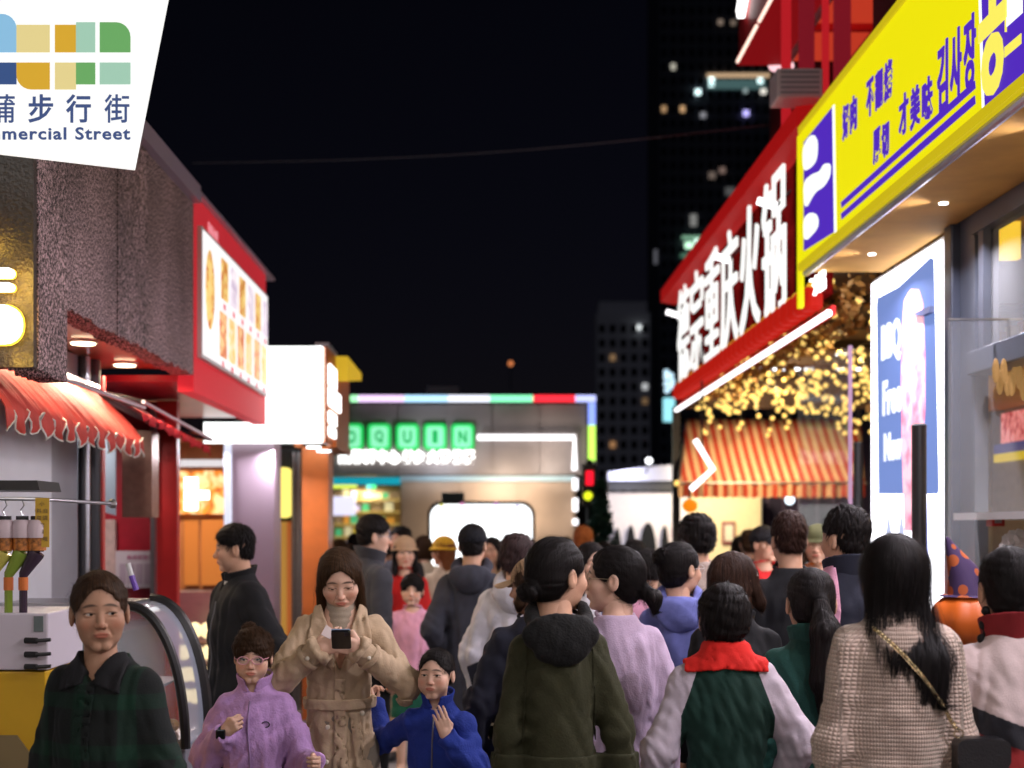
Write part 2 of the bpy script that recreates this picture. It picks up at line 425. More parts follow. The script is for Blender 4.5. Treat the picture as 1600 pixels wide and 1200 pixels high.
def strands(fn, V, n, flow, steps=9, step=.012, w=.0013, off=(-.001, .003), region=None, seed=1, lift=0.0, loose=.0):
    r = np.random.RandomState(seed); pool = V if region is None else V[region(V)]
    if len(pool) == 0: return np.zeros((0, 3), f32), np.zeros((0, 4), int)
    p = pool[r.randint(0, len(pool), n)].astype(f32); o = (off[0]+(off[1]-off[0])*r.rand(n)**2).astype(f32)
    jit = r.randn(n, 3).astype(f32)*.12; out = []; ns = []; stp = (step*(.6+.8*r.rand(n))).astype(f32)
    for k in range(steps):
        g = grad(fn, p); fv = fn(p); tgt = o+lift*k/steps
        p = p-g*np.clip(fv-tgt, -.02, .02)[:, None]
        out.append(p.copy()); ns.append(g)
        d = flow(p)+jit; d = d-g*(d*g).sum(-1, keepdims=True)*(1-loose)
        d = d/np.maximum(np.linalg.norm(d, axis=-1, keepdims=True), 1e-6); p = p+d*stp[:, None]
    return ribbons(np.stack(out, 1), w*(.6+.8*r.rand(n)), True, np.stack(ns, 1))
def crown_flow(p):
    c = V3(0, -.045, .12); d = (p-c); d = d/np.maximum(np.linalg.norm(d, axis=-1, keepdims=True), 1e-6)
    return d+V3(0, 0, -.35)
def down_flow(p):
    top = np.clip((p[..., 2:3]-.05)/.06, 0, 1); sx = np.tanh(p[..., 0:1]/.01)
    return V3(0, 0, -1)*(1-top)+top*np.concatenate([sx, np.zeros_like(sx)-.35, -.3*np.ones_like(sx)], -1)
def to_flow(T):
    T = V3(*T)
    def g(p):
        d = T-p; return d/np.maximum(np.linalg.norm(d, axis=-1, keepdims=True), .01)
    return g

def hair_mat(name, col, tip=None):
    if name in MATS: return MATS[name]
    m = mat(name, col, rough=.58, spec=.14); N, L = nodes(m); b = N['Principled BSDF']
    at = N.new('ShaderNodeAttribute'); at.attribute_name = 'flow'
    n = N.new('ShaderNodeTexNoise'); n.inputs['Scale'].default_value = 1.0; n.inputs['Detail'].default_value = 4
    L.new(at.outputs['Vector'], n.inputs['Vector'])
    cr = N.new('ShaderNodeValToRGB'); cr.color_ramp.elements[0].position = .3; cr.color_ramp.elements[1].position = .75
    cr.color_ramp.elements[0].color = (*[c*.45 for c in col], 1); t = tip or [c*2.0 for c in col]; cr.color_ramp.elements[1].color = (*t, 1)
    L.new(n.outputs['Fac'], cr.inputs[0]); L.new(cr.outputs[0], b.inputs['Base Color'])
    bp = N.new('ShaderNodeBump'); bp.inputs['Strength'].default_value = .9; bp.inputs['Distance'].default_value = .006
    L.new(n.outputs['Fac'], bp.inputs['Height']); L.new(bp.outputs[0], b.inputs['Normal'])
    return m
def skin_mat(name, col):
    if name in MATS: return MATS[name]
    m = mat(name, col, rough=.56, spec=.3); N, L = nodes(m); b = N['Principled BSDF']
    b.inputs['Subsurface Weight'].default_value = .05; b.inputs['Subsurface Radius'].default_value = (.012, .005, .003); b.inputs['Subsurface Scale'].default_value = 1
    at = N.new('ShaderNodeAttribute'); at.attribute_name = 'face'; sp = N.new('ShaderNodeSeparateXYZ'); L.new(at.outputs['Vector'], sp.inputs[0])
    tc = N.new('ShaderNodeTexCoord'); n = N.new('ShaderNodeTexNoise'); n.inputs['Scale'].default_value = 38; n.inputs['Detail'].default_value = 8; n.inputs['Roughness'].default_value = .7; L.new(tc.outputs['Object'], n.inputs['Vector'])
    def mix(fac, a, c, k=1.0):
        x = N.new('ShaderNodeMix'); x.data_type = 'RGBA'
        mm = N.new('ShaderNodeMath'); mm.operation = 'MULTIPLY'; mm.inputs[1].default_value = k; L.new(fac, mm.inputs[0]); L.new(mm.outputs[0], x.inputs[0])
        if isinstance(a, tuple): x.inputs[6].default_value = a
        else: L.new(a, x.inputs[6])
        x.inputs[7].default_value = (*c, 1); return x.outputs[2]
    c = mix(n.outputs['Fac'], (*col, 1), (col[0]*.78, col[1]*.62, col[2]*.55), .8)
    c = mix(sp.outputs['Z'], c, (col[0]*1.0, col[1]*.62, col[2]*.55), .6)
    c = mix(sp.outputs['X'], c, (col[0]*.75, col[1]*.34, col[2]*.32), .85)
    c = mix(sp.outputs['Y'], c, (.025, .018, .014), .85)
    L.new(c, b.inputs['Base Color'])
    n2 = N.new('ShaderNodeTexNoise'); n2.inputs['Scale'].default_value = 420; n2.inputs['Detail'].default_value = 3; L.new(tc.outputs['Object'], n2.inputs['Vector'])
    bp = N.new('ShaderNodeBump'); bp.inputs['Strength'].default_value = .45; bp.inputs['Distance'].default_value = .0012
    L.new(n2.outputs['Fac'], bp.inputs['Height']); L.new(bp.outputs[0], b.inputs['Normal'])
    return m
def cloth(name, col, kind='plain', col2=None, rough=.85, sheen=.3):
    if name in MATS: return MATS[name]
    m = mat(name, col, rough=rough, sheen=sheen, spec=.3); N, L = nodes(m); b = N['Principled BSDF']
    b.inputs['Sheen Tint'].default_value = (*[min(1, c*2+.05) for c in col], 1)
    tc = N.new('ShaderNodeTexCoord'); n = N.new('ShaderNodeTexNoise'); n.inputs['Scale'].default_value = 9; n.inputs['Detail'].default_value = 6; n.inputs['Roughness'].default_value = .65
    L.new(tc.outputs['Object'], n.inputs['Vector'])
    mr = N.new('ShaderNodeMapRange'); mr.inputs['From Min'].default_value = .3; mr.inputs['From Max'].default_value = .7; mr.inputs['To Min'].default_value = .8; mr.inputs['To Max'].default_value = 1.12
    L.new(n.outputs['Fac'], mr.inputs[0])
    base = None
    if col2 is not None:
        at = N.new('ShaderNodeAttribute'); at.attribute_name = 'zone'
        cr = N.new('ShaderNodeValToRGB'); cr.color_ramp.interpolation = 'LINEAR'; e = cr.color_ramp.elements
        cols = [col]+list(col2); k = len(cols); e[0].position = 0; e[0].color = (*cols[0], 1); e[1].position = 1; e[1].color = (*cols[-1], 1)
        for i in range(k-1):
            x = (i+.5)/(k-1)
            a = e.new(x-.04); a.color = (*cols[i], 1); c = e.new(x+.04); c.color = (*cols[i+1], 1)
        L.new(at.outputs['Fac'], cr.inputs[0]); base = cr.outputs[0]
    if kind == 'plaid':
        def wave(ax, sc_, wd):
            s = N.new('ShaderNodeSeparateXYZ'); L.new(tc.outputs['Object'], s.inputs[0])
            a = N.new('ShaderNodeMath'); a.operation = 'MULTIPLY'; a.inputs[1].default_value = sc_; L.new(s.outputs[ax], a.inputs[0])
            b2 = N.new('ShaderNodeMath'); b2.operation = 'FRACT'; L.new(a.outputs[0], b2.inputs[0])
            c = N.new('ShaderNodeMath'); c.operation = 'LESS_THAN'; c.inputs[1].default_value = wd; L.new(b2.outputs[0], c.inputs[0]); return c.outputs[0]
        s1 = N.new('ShaderNodeMath'); s1.operation = 'ADD'; L.new(wave(0, 7, .30), s1.inputs[0]); L.new(wave(2, 7, .30), s1.inputs[1])
        s2 = N.new('ShaderNodeMath'); s2.operation = 'MULTIPLY'; s2.inputs[1].default_value = .5; L.new(s1.outputs[0], s2.inputs[0])
        x = N.new('ShaderNodeMix'); x.data_type = 'RGBA'; L.new(s2.outputs[0], x.inputs[0]); x.inputs[6].default_value = (*col, 1); x.inputs[7].default_value = (.004, .030, .016, 1)
        base = x.outputs[2]
    mx = N.new('ShaderNodeVectorMath'); mx.operation = 'SCALE'
    if base is None: mx.inputs[0].default_value = col
    else: L.new(base, mx.inputs[0])
    L.new(mr.outputs[0], mx.inputs['Scale']); L.new(mx.outputs[0], b.inputs['Base Color'])
    bp = N.new('ShaderNodeBump'); bp.inputs['Distance'].default_value = .006
    if kind == 'knit':
        at2 = N.new('ShaderNodeAttribute'); at2.attribute_name = 'uvw'; sp = N.new('ShaderNodeSeparateXYZ'); L.new(at2.outputs['Vector'], sp.inputs[0])
        def sn(o, k):
            a = N.new('ShaderNodeMath'); a.operation = 'MULTIPLY'; a.inputs[1].default_value = k; L.new(o, a.inputs[0])
            c = N.new('ShaderNodeMath'); c.operation = 'SINE'; L.new(a.outputs[0], c.inputs[0]); d = N.new('ShaderNodeMath'); d.operation = 'ABSOLUTE'; L.new(c.outputs[0], d.inputs[0]); return d.outputs[0]
        a = sn(sp.outputs['Y'], math.pi/.0115); c = sn(sp.outputs['X'], math.pi/.0092)
        pw = N.new('ShaderNodeMath'); pw.operation = 'MULTIPLY'; L.new(a, pw.inputs[0]); L.new(c, pw.inputs[1])
        bp.inputs['Strength'].default_value = .8; bp.inputs['Distance'].default_value = .006; L.new(pw.outputs[0], bp.inputs['Height'])
        # open holes of the waffle show dark
        cr2 = N.new('ShaderNodeMapRange'); cr2.inputs['From Min'].default_value = .0; cr2.inputs['From Max'].default_value = .35; cr2.inputs['To Min'].default_value = .66; cr2.inputs['To Max'].default_value = 1
        L.new(pw.outputs[0], cr2.inputs[0]); m2 = N.new('ShaderNodeVectorMath'); m2.operation = 'SCALE'; L.new(mx.outputs[0], m2.inputs[0]); L.new(cr2.outputs[0], m2.inputs['Scale']); L.new(m2.outputs[0], b.inputs['Base Color'])
    else:
        n2 = N.new('ShaderNodeTexNoise'); n2.inputs['Scale'].default_value = {'fleece': 140, 'plain': 260, 'shiny': 60, 'plaid': 200, 'wool': 170}.get(kind, 260); n2.inputs['Detail'].default_value = 4
        L.new(tc.outputs['Object'], n2.inputs['Vector']); L.new(n2.outputs['Fac'], bp.inputs['Height'])
        bp.inputs['Strength'].default_value = {'fleece': .5, 'wool': .35}.get(kind, .25)
    L.new(bp.outputs[0], b.inputs['Normal'])
    return m
SKIN = skin_mat('skin', (.68, .42, .29)); SKIN_PALE = skin_mat('skin_pale', (.80, .54, .41)); SKIN_TAN = skin_mat('skin_tan', (.50, .30, .20))
BLACKHAIR = hair_mat('black_hair', (.010, .008, .008)); BROWNHAIR = hair_mat('brown_hair', (.030, .016, .010), (.09, .045, .022))
EYEWHITE = mat('eye_white', (.62, .58, .55), rough=.15); IRIS = mat('iris', (.012, .007, .005), rough=.08)
SHOE = mat('shoe_leather', (.03, .03, .03), rough=.5); WHITESHOE = mat('shoe_white', (.6, .6, .6), rough=.6)

BODY = dict(sh=.146, shz=1.355, hipz=.92, ua=.285, fa=.25)
def arm_points(side, spec, sh, shz, yb):
    """spec: 'down' or (elbow direction, forearm direction) in body axes, x positive = outwards"""
    S = np.array((side*sh, yb, shz))
    if spec == 'down': ed, fd = (.20, -.06, -1), (.06, .22, -1)
    elif spec == 'pocket': ed, fd = (.30, -.35, -.9), (-.30, .55, -.75)
    else: ed, fd = spec
    ed = np.array(ed, float); ed /= np.linalg.norm(ed); fd = np.array(fd, float); fd /= np.linalg.norm(fd)
    ed[0] *= side; fd[0] *= side
    E = S+ed*BODY['ua']; W = E+fd*BODY['fa']
    return S, E, W, fd

def person(label, px, top, d, yaw, hyaw=0, hpitch=0, hroll=0, kind='f', hs=1.0, lod=1, skin=SKIN, hair=None, hmat=None, top_=None, legs=None,
           arms=('down', 'down'), hands=None, lid=.10, wide=1.0, extra=None, group=None, gaze=(0, 0), lean=0.0, up=0.0):
    """px/top: where the top of the head stands in the photograph, d: distance from the camera, yaw: degrees, 0 = walks away from the camera"""
    hs *= .94; wide *= .96
    X, Z = PX(px, d), PZ(top, d); H = Z-.004
    root = thing('person', label, 'person', (X, d, 0), R(yaw), group)
    sb = (H-.232*hs+up)/1.468
    hz = {0: .0045, 1: .0027, 2: .0023}[lod]; bz = {0: .022, 1: .016, 2: .016}[lod]; gz = {0: .014, 1: .0095, 2: .0075}[lod]
    HR = rotm(R(hyaw), R(hpitch), R(hroll)); HC = V3(0, lean*.30+.025, H-.128*hs)
    def h2l(V): return (V*hs)@HR.T+HC
    # ---- body: one skin surface, trunk and limbs continuous, fine at head and hands
    yb = lambda z: lean*(z-.95)/.5*.5*.4
    A = [arm_points(s, arms[0 if s < 0 else 1], BODY['sh']*wide, BODY['shz'], yb(1.375)) for s in (-1, 1)]
    def trunk(p):
        f = loft(p, [(.80, .10*wide, .070, 0), (.95, .11*wide, .072, 0), (1.1, .095*wide, .065, yb(1.1)), (1.28, .12*wide, .080, yb(1.28)), (1.36, .10*wide, .062, yb(1.38)), (1.43, .055, .05, yb(1.44))], .82, 1.43)
        for (S, E, W, fd) in A:
            f = smin(f, chain(p, (S*(.9, 1, .98), E, W), (.034, .032, .025), .02), .02)
        for s in (-1, 1):
            f = smin(f, chain(p, ((s*.070, 0, .86), (s*.095, .01, .49), (s*.10, -.01, .09), (s*.105, .10, .04)), (.068, .050, .035, .03), .03), .04)
        return smin(f, cone(p, (0, yb(1.4)+.0, 1.38), (0, yb(1.4)+.012, 1.50), .05, .045), .03)
    lo = (-.62, -.45, -.0); hi = (.62, .62, 1.52)
    V, Q = polygonize(trunk, lo, hi, bz); V = V*sb
    hk = 'c' if kind == 'c' else kind
    Vh, Qh, Mh, rim = head_mesh(hk, hz, lid); Vh2 = h2l(Vh)
    parts = [(V, Q, np.zeros((len(V), 3), f32)), (Vh2, Qh, Mh)]
    hands = hands or (None, None)
    for i, (S, E, W, fd) in enumerate(A):
        hd = hands[i] or {}
        Vn, Qn = hand_mesh(hd.get('curl', .55), .0033 if lod else .006, hd.get('thumb', .5), hd.get('point', False))
        s = -1 if i == 0 else 1
        Vn = Vn.copy(); q = Qn
        if s > 0: Vn[:, 0] *= -1; q = Qn[:, ::-1]          # right hand: thumb towards -x when the fingers hang down and the palm faces in
        dr = np.array(hd.get('dir', fd), float); dr[0] *= (s if 'dir' in hd else 1)
        up = np.array(hd.get('back', (1, .1, 0)), float); up[0] *= s
        M = frame_from(dr, up)
        Vw = (Vn*(.92 if kind != 'm' else 1.0)*(.74 if kind == 'c' else 1)/1.0)@M.T+W*sb
        parts.append((Vw.astype(f32), q, np.zeros((len(Vw), 3), f32)))
    off = 0; VV = []; QQ = []; MM = []
    for (v, q, m) in parts: VV.append(v); QQ.append(q+off); MM.append(m); off += len(v)
    o = link_mesh('body', np_mesh('body', np.concatenate(VV), np.concatenate(QQ), {'face': np.concatenate(MM)}), skin, root)
    # ---- eyes
    if lod > 0:
        for s in (-1, 1):
            mb = MB(); mb.sphere((0, 0, 0), .0128*hs, 20, 0)
            gd = Vector((gaze[0], 1, gaze[1])).normalized()
            bmx = bmesh.new(); bmesh.ops.create_uvsphere(bmx, u_segments=16, v_segments=9, radius=.0066*hs)
            for v in bmx.verts: v.co = Vector((v.co.x, v.co.y*.55, v.co.z))
            qr = gd.to_track_quat('Y', 'Z')
            for v in bmx.verts: v.co = qr @ (v.co+Vector((0, .0105*hs, 0)))
            mb.bm(bmx, 1)
            e = mb.build('eye', [EYEWHITE, IRIS], root, smooth=False)
            e.data.polygons.foreach_set('use_smooth', np.ones(len(e.data.polygons), bool))
            e.location = h2l(np.array([[s*.0305, .0712, .006]], f32))[0].tolist(); e.rotation_euler = Euler((R(hpitch), R(hroll), R(hyaw)), 'XYZ') if False else Matrix(HR.tolist()).to_euler()
    # ---- clothes and hair
    ctx = dict(root=root, sb=sb, A=A, gz=gz, lod=lod, h2l=h2l, HR=HR, HC=HC, H=H, yb=yb, wide=wide, kind=kind, hs=hs)
    if legs: trousers(ctx, **legs)
    if top_: ctx['coat'] = garment(ctx, **top_)
    if hair:
        make_hair(ctx, hair, hmat or BLACKHAIR)
        if lod:      # short roots growing out of the skin next to the hairline
            dd = ctx['hairfn'](Vh); M2 = Mh.copy(); M2[:, 1] = np.maximum(M2[:, 1], np.exp(-np.maximum(dd, 0)/.0045)*.8)
            fc = np.concatenate([np.zeros((len(V), 3), f32), M2]+[np.zeros((len(v), 3), f32) for (v, q, m) in parts[2:]])
            o.data.attributes['face'].data.foreach_set('vector', fc.astype(f32).ravel())
    if extra: extra(ctx)
    return ctx

def put(ctx, name, fn, lo, hi, h, m, attrs=None, body=True, root=None, post=None, label=None):
    """polygonise fn given in body units (or head units when body=False) and hang it on the person"""
    V, Q = polygonize(fn, lo, hi, h/(ctx['sb'] if body else ctx['hs']))
    if len(V) == 0: return None
    at = attrs(V) if attrs else None
    W = V*ctx['sb'] if body else ctx['h2l'](V)
    o = link_mesh(name, np_mesh(name, W, Q, at), m, root or ctx['root'])
    if label: o['label'] = label
    return o
def garment(ctx, m, name='jacket', hem=.86, prof=None, sl=(.072, .062, .048), flare=0.0, amp=.007, collar='crew', neck=.066, hood=None, body=1.0,
            sleeve=1.0, zone=None, seed=3, knit=False, hoodm=None, cuffm=None, cut=None, hemband=None, depth=1.0, add=None, label=None):
    A = ctx['A']; yb = ctx['yb']; wd = ctx['wide']*body*.89; dp = body*depth*.95; sl = tuple(v*.93 for v in sl); ctx['neck'] = neck
    prof = prof or [(.5, (.19+flare)*wd, (.14+flare)*dp, 0), (.86, .178*wd+flare*.4, .128*dp+flare*.3, 0), (1.02, .165*wd, .118*dp, yb(1.02)), (1.20, .178*wd, .124*dp, yb(1.2)), (1.31, .172*wd, .112*dp, yb(1.33)-.004), (1.375, .138*wd, .095*dp, yb(1.39)-.008), (1.425, .084, .073, yb(1.44)-.006), (1.48, .066, .063, yb(1.44))]
    zt = 1.462 if collar == 'crew' else (1.50 if collar in ('high', 'turtle') else 1.47)
    def raw(p):
        f = loft(p, prof, hem, zt, .025)
        for i, (S, E, W, fd) in enumerate(A):
            We = E+(W-E)*sleeve
            S2 = S*np.array((.93, 1, .99))
            a = chain(p, (S2, E, We), (sl[0], sl[1], sl[2]), .035)
            nn = (We-E)/max(np.linalg.norm(We-E), 1e-6); pl = (p-We.astype(f32))@nn.astype(f32)
            a = smax(a, pl-.012, .012)
            f = smin(f, a, .036)
            if cut: pass
        return f
    fr = 13.0
    def fn(p):
        f = raw(p); am = amp*np.clip((1.46-p[..., 2])/.08, .15, 1)
        f = f+folds(p, amp, fr, seed)*np.clip((1.46-p[..., 2])/.08, .15, 1)
        for (S, E, W, fd) in A:      # gathered creases round the elbow
            dd = np.sqrt(((p-E.astype(f32))**2).sum(-1)); ax = (W-S)/np.linalg.norm(W-S)
            f = f+np.where(dd < .16, np.sin((p@ax.astype(f32))*95+seed+3*np.sin(p[..., 0]*30+p[..., 1]*22))*.0035*np.clip(1-dd/.16, 0, 1)*(amp/.007), 0).astype(f32)
        if add: f = add(p, f)
        f = smax(f, -cone(p, (0, yb(1.44)+.008, 1.435), (0, yb(1.44)+.03, 1.60), neck, neck+.03), .012)
        return f
    ctx['fn'] = fn
    def at(V):
        out = {}
        if zone is not None: out['zone'] = zone(V, ctx)
        if knit:
            u = np.arctan2(V[:, 0], -V[:, 1])*.15; v = V[:, 2].copy()
            for s, (S, E, W, fd) in zip((-1, 1), A):
                on = (V[:, 0]*s > .195*ctx['wide']) | ((V[:, 0]*s > .15) & (V[:, 2] > 1.36))
                ax = (W-S)/np.linalg.norm(W-S); tt = (V-S)@ax; qv = (V-S)-tt[:, None]*ax
                v = np.where(on, -tt, v); u = np.where(on, np.arctan2(qv[:, 0], -qv[:, 1])*.06, u)
            out['uvw'] = np.stack([u, v, v*0], 1)
        return out
    xs = [abs(P[0])+.12 for a in A for P in a[:3]]; ys = [P[1] for a in A for P in a[:3]]; zsx = [P[2] for a in A for P in a[:3]]
    lo = (-max(xs+[.30+flare]), min(ys+[-.12])-.14-flare, min([hem-.03]+[z-.09 for z in zsx])); hi = (max(xs+[.30+flare]), max(ys+[.12])+.14+flare, 1.56)
    o = put(ctx, name, fn, lo, hi, ctx['gz'], m, at, label=label)
    # collars
    cm = hoodm or m
    if collar == 'crew':
        put(ctx, 'neckband', lambda p: torus(p, (0, yb(1.44)+.008, 1.452), neck+.004, .008, .25, 1.0, .95), (-.12, -.12, 1.39), (.12, .14, 1.52), ctx['gz']*.7, cm)
    if collar in ('high', 'shirt'):
        hgt = .045 if collar == 'high' else .018
        def cf(p):
            r = np.sqrt(p[..., 0]**2+((p[..., 1]-yb(1.44)-.006)/.98)**2); g = np.abs(r-(neck+.010)-.25*(p[..., 2]-1.44))-.0055
            g = smax(g, p[..., 2]-(1.455+hgt-.25*(p[..., 1])), .006); g = smax(g, 1.415-p[..., 2], .006)
            g = smax(g, np.where(p[..., 1] > .02, .010+(p[..., 2]-1.42)*.4-np.abs(p[..., 0]), -1).astype(f32), .004)
            return g
        put(ctx, 'collar', cf, (-.15, -.15, 1.38), (.15, .15, 1.56), ctx['gz']*.6, cm)
    if hood:
        def hf(p):
            y0 = yb(1.42)
            f = torus(p, (0, y0-.016, 1.452), .076, .024*hood, .62, 1.15, 1.05)
            f = smin(f, ell(p, (0, y0-.096, 1.395), (.125, .044*hood, .070)), .04)
            f = smin(f, ell(p, (0, y0-.112, 1.350), (.08, .028*hood, .055)), .04)
            f = f+folds(p, .0045, 20, seed+4)
            return smax(f, -cone(p, (0, y0+.012, 1.42), (0, y0+.03, 1.62), .058, .085), .012)
        put(ctx, 'hood', hf, (-.20, -.24, 1.24), (.20, .16, 1.56), ctx['gz']*.8, cm)
    return fn
def trousers(ctx, m, r=(.086, .070, .062), name='trousers', skirt=None, hem=.10, shoes=None, amp=.006, seed=8):
    def fn(p):
        if skirt:
            f = loft(p, [(skirt[0], skirt[1], skirt[1]*.8, 0), (.98, .15, .115, 0)], skirt[0], 1.0)
        else:
            ww = ctx['wide']*.84; f = loft(p, [(.76, .13*ww, .095, 0), (.84, .152*ww, .108, 0), (.95, .150*ww, .105, 0), (1.06, .13*ww, .09, 0)], .78, 1.02)
            for s in (-1, 1):
                f = smin(f, chain(p, ((s*.078*ww/.84, 0, .86), (s*.098, .01, .49), (s*.102, -.012, hem)), r, .03), .03)
            f = smax(f, hem-.01-p[..., 2], .01)
        return f+folds(p, amp, 11, seed)
    put(ctx, name, fn, (-.34, -.26, .04), (.34, .26, 1.08), ctx['gz']*1.3, m)
    sb = ctx['sb']
    for s in (-1, 1):
        def sf(p, s=s):
            f = smin(ell(p, (s*.105, .02, .045), (.046, .085, .045)), ell(p, (s*.108, .11, .032), (.045, .07, .034)), .03)
            return smax(f, .003-p[..., 2], .004)
        put(ctx, 'shoe', sf, (s*.105-.08, -.12, -.01), (s*.105+.08, .22, .12), .012, shoes or SHOE)
def applique(ctx, name, region, m, off=.003, th=.004, lo=(-.3, -.3, .8), hi=(.3, .3, 1.5), h=.006, fn=None, k=.003, label=None):
    """a layer of cloth lying on the garment wherever region(p) < 0"""
    g = fn or ctx['fn']
    def f(p): return smax(np.abs(g(p)-off)-th, region(p), k)
    return put(ctx, name, f, lo, hi, h, m, label=label)

def make_hair(ctx, style, m):
    lod, hs = ctx['lod'], ctx['hs']; h = {0: .006, 1: .0042, 2: .0036}[lod]; nS = {0: 300, 1: 1700, 2: 4800}[lod]
    fl = crown_flow; st = dict(steps=7, step=.006, off=(-.001, .006), lift=.003); lo, hi = [-.14, -.20, -.16], [.14, .15, .16]
    fr = dict()
    kind = style[0] if isinstance(style, tuple) else style; sg = style[1:] if isinstance(style, tuple) else ()
    extraS = []
    if kind == 'short':            # man's cut: full on top, tapered sides
        t = sg[0] if sg else .014
        def fn(p):
            q = np.stack([np.abs(p[..., 0]), p[..., 1], p[..., 2]], -1)
            f = cap_sdf(p, .003, nape=-.055); g = ell(q, (0, -.010, .050), (.077+t*.25, .097+t*.35, .080+t)); g = smax(g, .030-p[..., 2], .03)
            g = smax(g, -ell(q, (0, .115, -.02), (.08, .07, .098)), .015)
            return smin(f, g, .02)+folds(p, .004, 60, 2)
    elif kind == 'buzz':
        def fn(p): return cap_sdf(p, .0075, face=(.110, -.026, .080, .113), nape=-.045)+folds(p, .0025, 70, 4)
        st.update(steps=5, step=.004, off=(-.001, .007), lift=.003)
    elif kind == 'shag':           # thicker tousled hair
        t = sg[0] if sg else .022
        def fn(p): return cap_sdf(p, t, nape=-.085, ears=False)+folds(p, .007, 38, 5)
        st.update(steps=9, step=.008, off=(-.002, .010), lift=.006)
    elif kind == 'bowl':
        def fn(p):
            f = cap_sdf(p, .017, face=(.120, -.068, .07, .125), nape=-.06)+folds(p, .005, 45, 5)
            if sg: f = smin(f, ell(p, sg[0], (.034, .028, .028))+folds(p, .005, 60, 9), .008)
            return f
        st.update(steps=8, step=.008)
    elif kind in ('bun', 'pony', 'messy'):
        T = sg[0]; rb = sg[1] if len(sg) > 1 else .03; tail = sg[2] if len(sg) > 2 else None
        def fn(p):
            f = cap_sdf(p, .009, face=(.110, -.030, .088, .118), nape=-.082, ears=True)+folds(p, .0025, 50, 5)
            b = ell(p, T, (rb*1.1, rb*.85, rb))+folds(p, .006, 60, 9); f = smin(f, b, .010)
            if kind == 'messy':
                b2 = ell(p, (T[0]+.02, T[1]+.01, T[2]+.025), (rb*.8, rb*.7, rb*.6))+folds(p, .01, 70, 3); f = smin(f, b2, .015)
            if tail:
                f = smin(f, chain(p, tail[0], tail[1], .02)+folds(p, .004, 40, 6, (1, 1, .25)), .02)
            return f
        def fl(p, T=T):
            g = to_flow(T)(p); near = np.exp(-((p-V3(*T))**2).sum(-1)/(rb*1.6)**2)[..., None]
            sw = np.cross(p-V3(*T), V3(.5, 1, .3)); sw = sw/np.maximum(np.linalg.norm(sw, axis=-1, keepdims=True), 1e-5)
            d = g*(1-near)+sw*near
            if tail:
                bl = np.clip((T[2]+.01-p[..., 2:3])/.02, 0, 1)*(p[..., 1:2] < T[1]+.06); d = d*(1-bl)+V3(0, 0, -1)*bl
            return d
        st.update(steps=9, step=.011, off=(-.0015, .0025), lift=.0); lo[1] = -.26
        if tail:
            tz = min(q[2] for q in tail[0])-.05; lo[2] = min(lo[2], tz); lo[1] = min([lo[1]]+[q[1]-.06 for q in tail[0]]); lo[0] = min([lo[0]]+[q[0]-.07 for q in tail[0]]); hi[0] = max([hi[0]]+[q[0]+.07 for q in tail[0]])
            st['steps'] = 12; st['step'] = .016
    elif kind == 'long':           # straight hair down the back; sg: bottom z, halfwidth, shift x, y shift
        zb, a, sx, sy = sg
        def fn(p):
            f = cap_sdf(p, .014, nape=-.09, ears=False)
            g = loft(p, [(zb, a*.55, .020, -.070+sy, sx), (zb*.6, a*.95, .032, -.078+sy*.7, sx*.7), (-.14, a, .042, -.062, sx*.3), (-.04, .082, .060, -.035, 0), (.05, .078, .085, -.015, 0)], zb, .06, .02, 2.0)
            return smin(f, g+folds(p, .006, 30, 5, (1, 1, .12)), .025)
        fl = down_flow; st.update(steps=16, step=.018, off=(-.003, .008), lift=.005); lo[2] = zb-.04; lo[0] -= .05; hi[0] += .06; lo[1] -= .1; nS = int(nS*1.4)
    elif kind == 'bob':            # shoulder length with fringe; sg: length z, fringe bool
        zb = sg[0]; fringe = sg[1] if len(sg) > 1 else .0
        def fn(p):
            q = np.stack([np.abs(p[..., 0]), p[..., 1], p[..., 2]], -1)
            f = cap_sdf(p, .011, face=(.110, -.032, .088, .118), nape=-.10, ears=False)+folds(p, .002, 55, 8)
            g = chain(q, ((.068, .030, .045), (.079, .026, -.03), (.082, .036, zb*.75), (.080, .046, zb)), (.015, .014, .019, .008), .02)
            g2 = loft(p, [(zb, .075, .018, -.055), (zb*.6, .085, .030, -.055), (-.02, .085, .06, -.03)], zb, .0, .02, 2.0)
            f = smin(smin(f, g+folds(p, .004, 40, 4, (1, 1, .15)), .02), g2, .03)
            if fringe:
                fg = np.abs(ell(p, (0, -.008, .03), (.076, .092, .080)))-.0035; fg = smax(smax(fg, fringe-p[..., 2]+.25*np.abs(p[..., 0]), .006), .03-p[..., 1], .01)
                f = smin(f, fg+folds(p, .003, 90, 3, (1, 1, .2)), .008)
            return f
        fl = down_flow; st.update(steps=12, step=.018, off=(-.002, .004)); lo[2] = zb-.05; nS = int(nS*1.3)
    V, Q = polygonize(fn, lo, hi, h)
    fv = down_flow(V)
    r = np.maximum(np.sqrt(V[:, 0]**2+(V[:, 1]+.03)**2), .012)
    flow = np.stack([V[:, 0]/r*26, (V[:, 1]+.03)/r*26, V[:, 2]*9], 1)
    st.update({k: v for k, v in fr.items()})
    Vs, Qs = strands(fn, V, nS, fl, seed=int(abs(ctx['H']*1000)) % 97, w={0: .003, 1: .0015, 2: .0010}[lod], **st)
    if lod:      # loose single hairs standing off the mass
        s2 = dict(st); s2['off'] = (.001, .016); s2['lift'] = .008; s2['loose'] = .35
        Vf, Qf = strands(fn, V, nS//12, fl, seed=5, w=.0007, **s2); Qs = np.concatenate([Qs, Qf+len(Vs)]); Vs = np.concatenate([Vs, Vf])
    fs = np.repeat(np.random.RandomState(3).rand(max(1, len(Vs)//(2*st['steps'])), 3)*40, 2*st['steps'], 0)[:len(Vs)] if len(Vs) else np.zeros((0, 3))
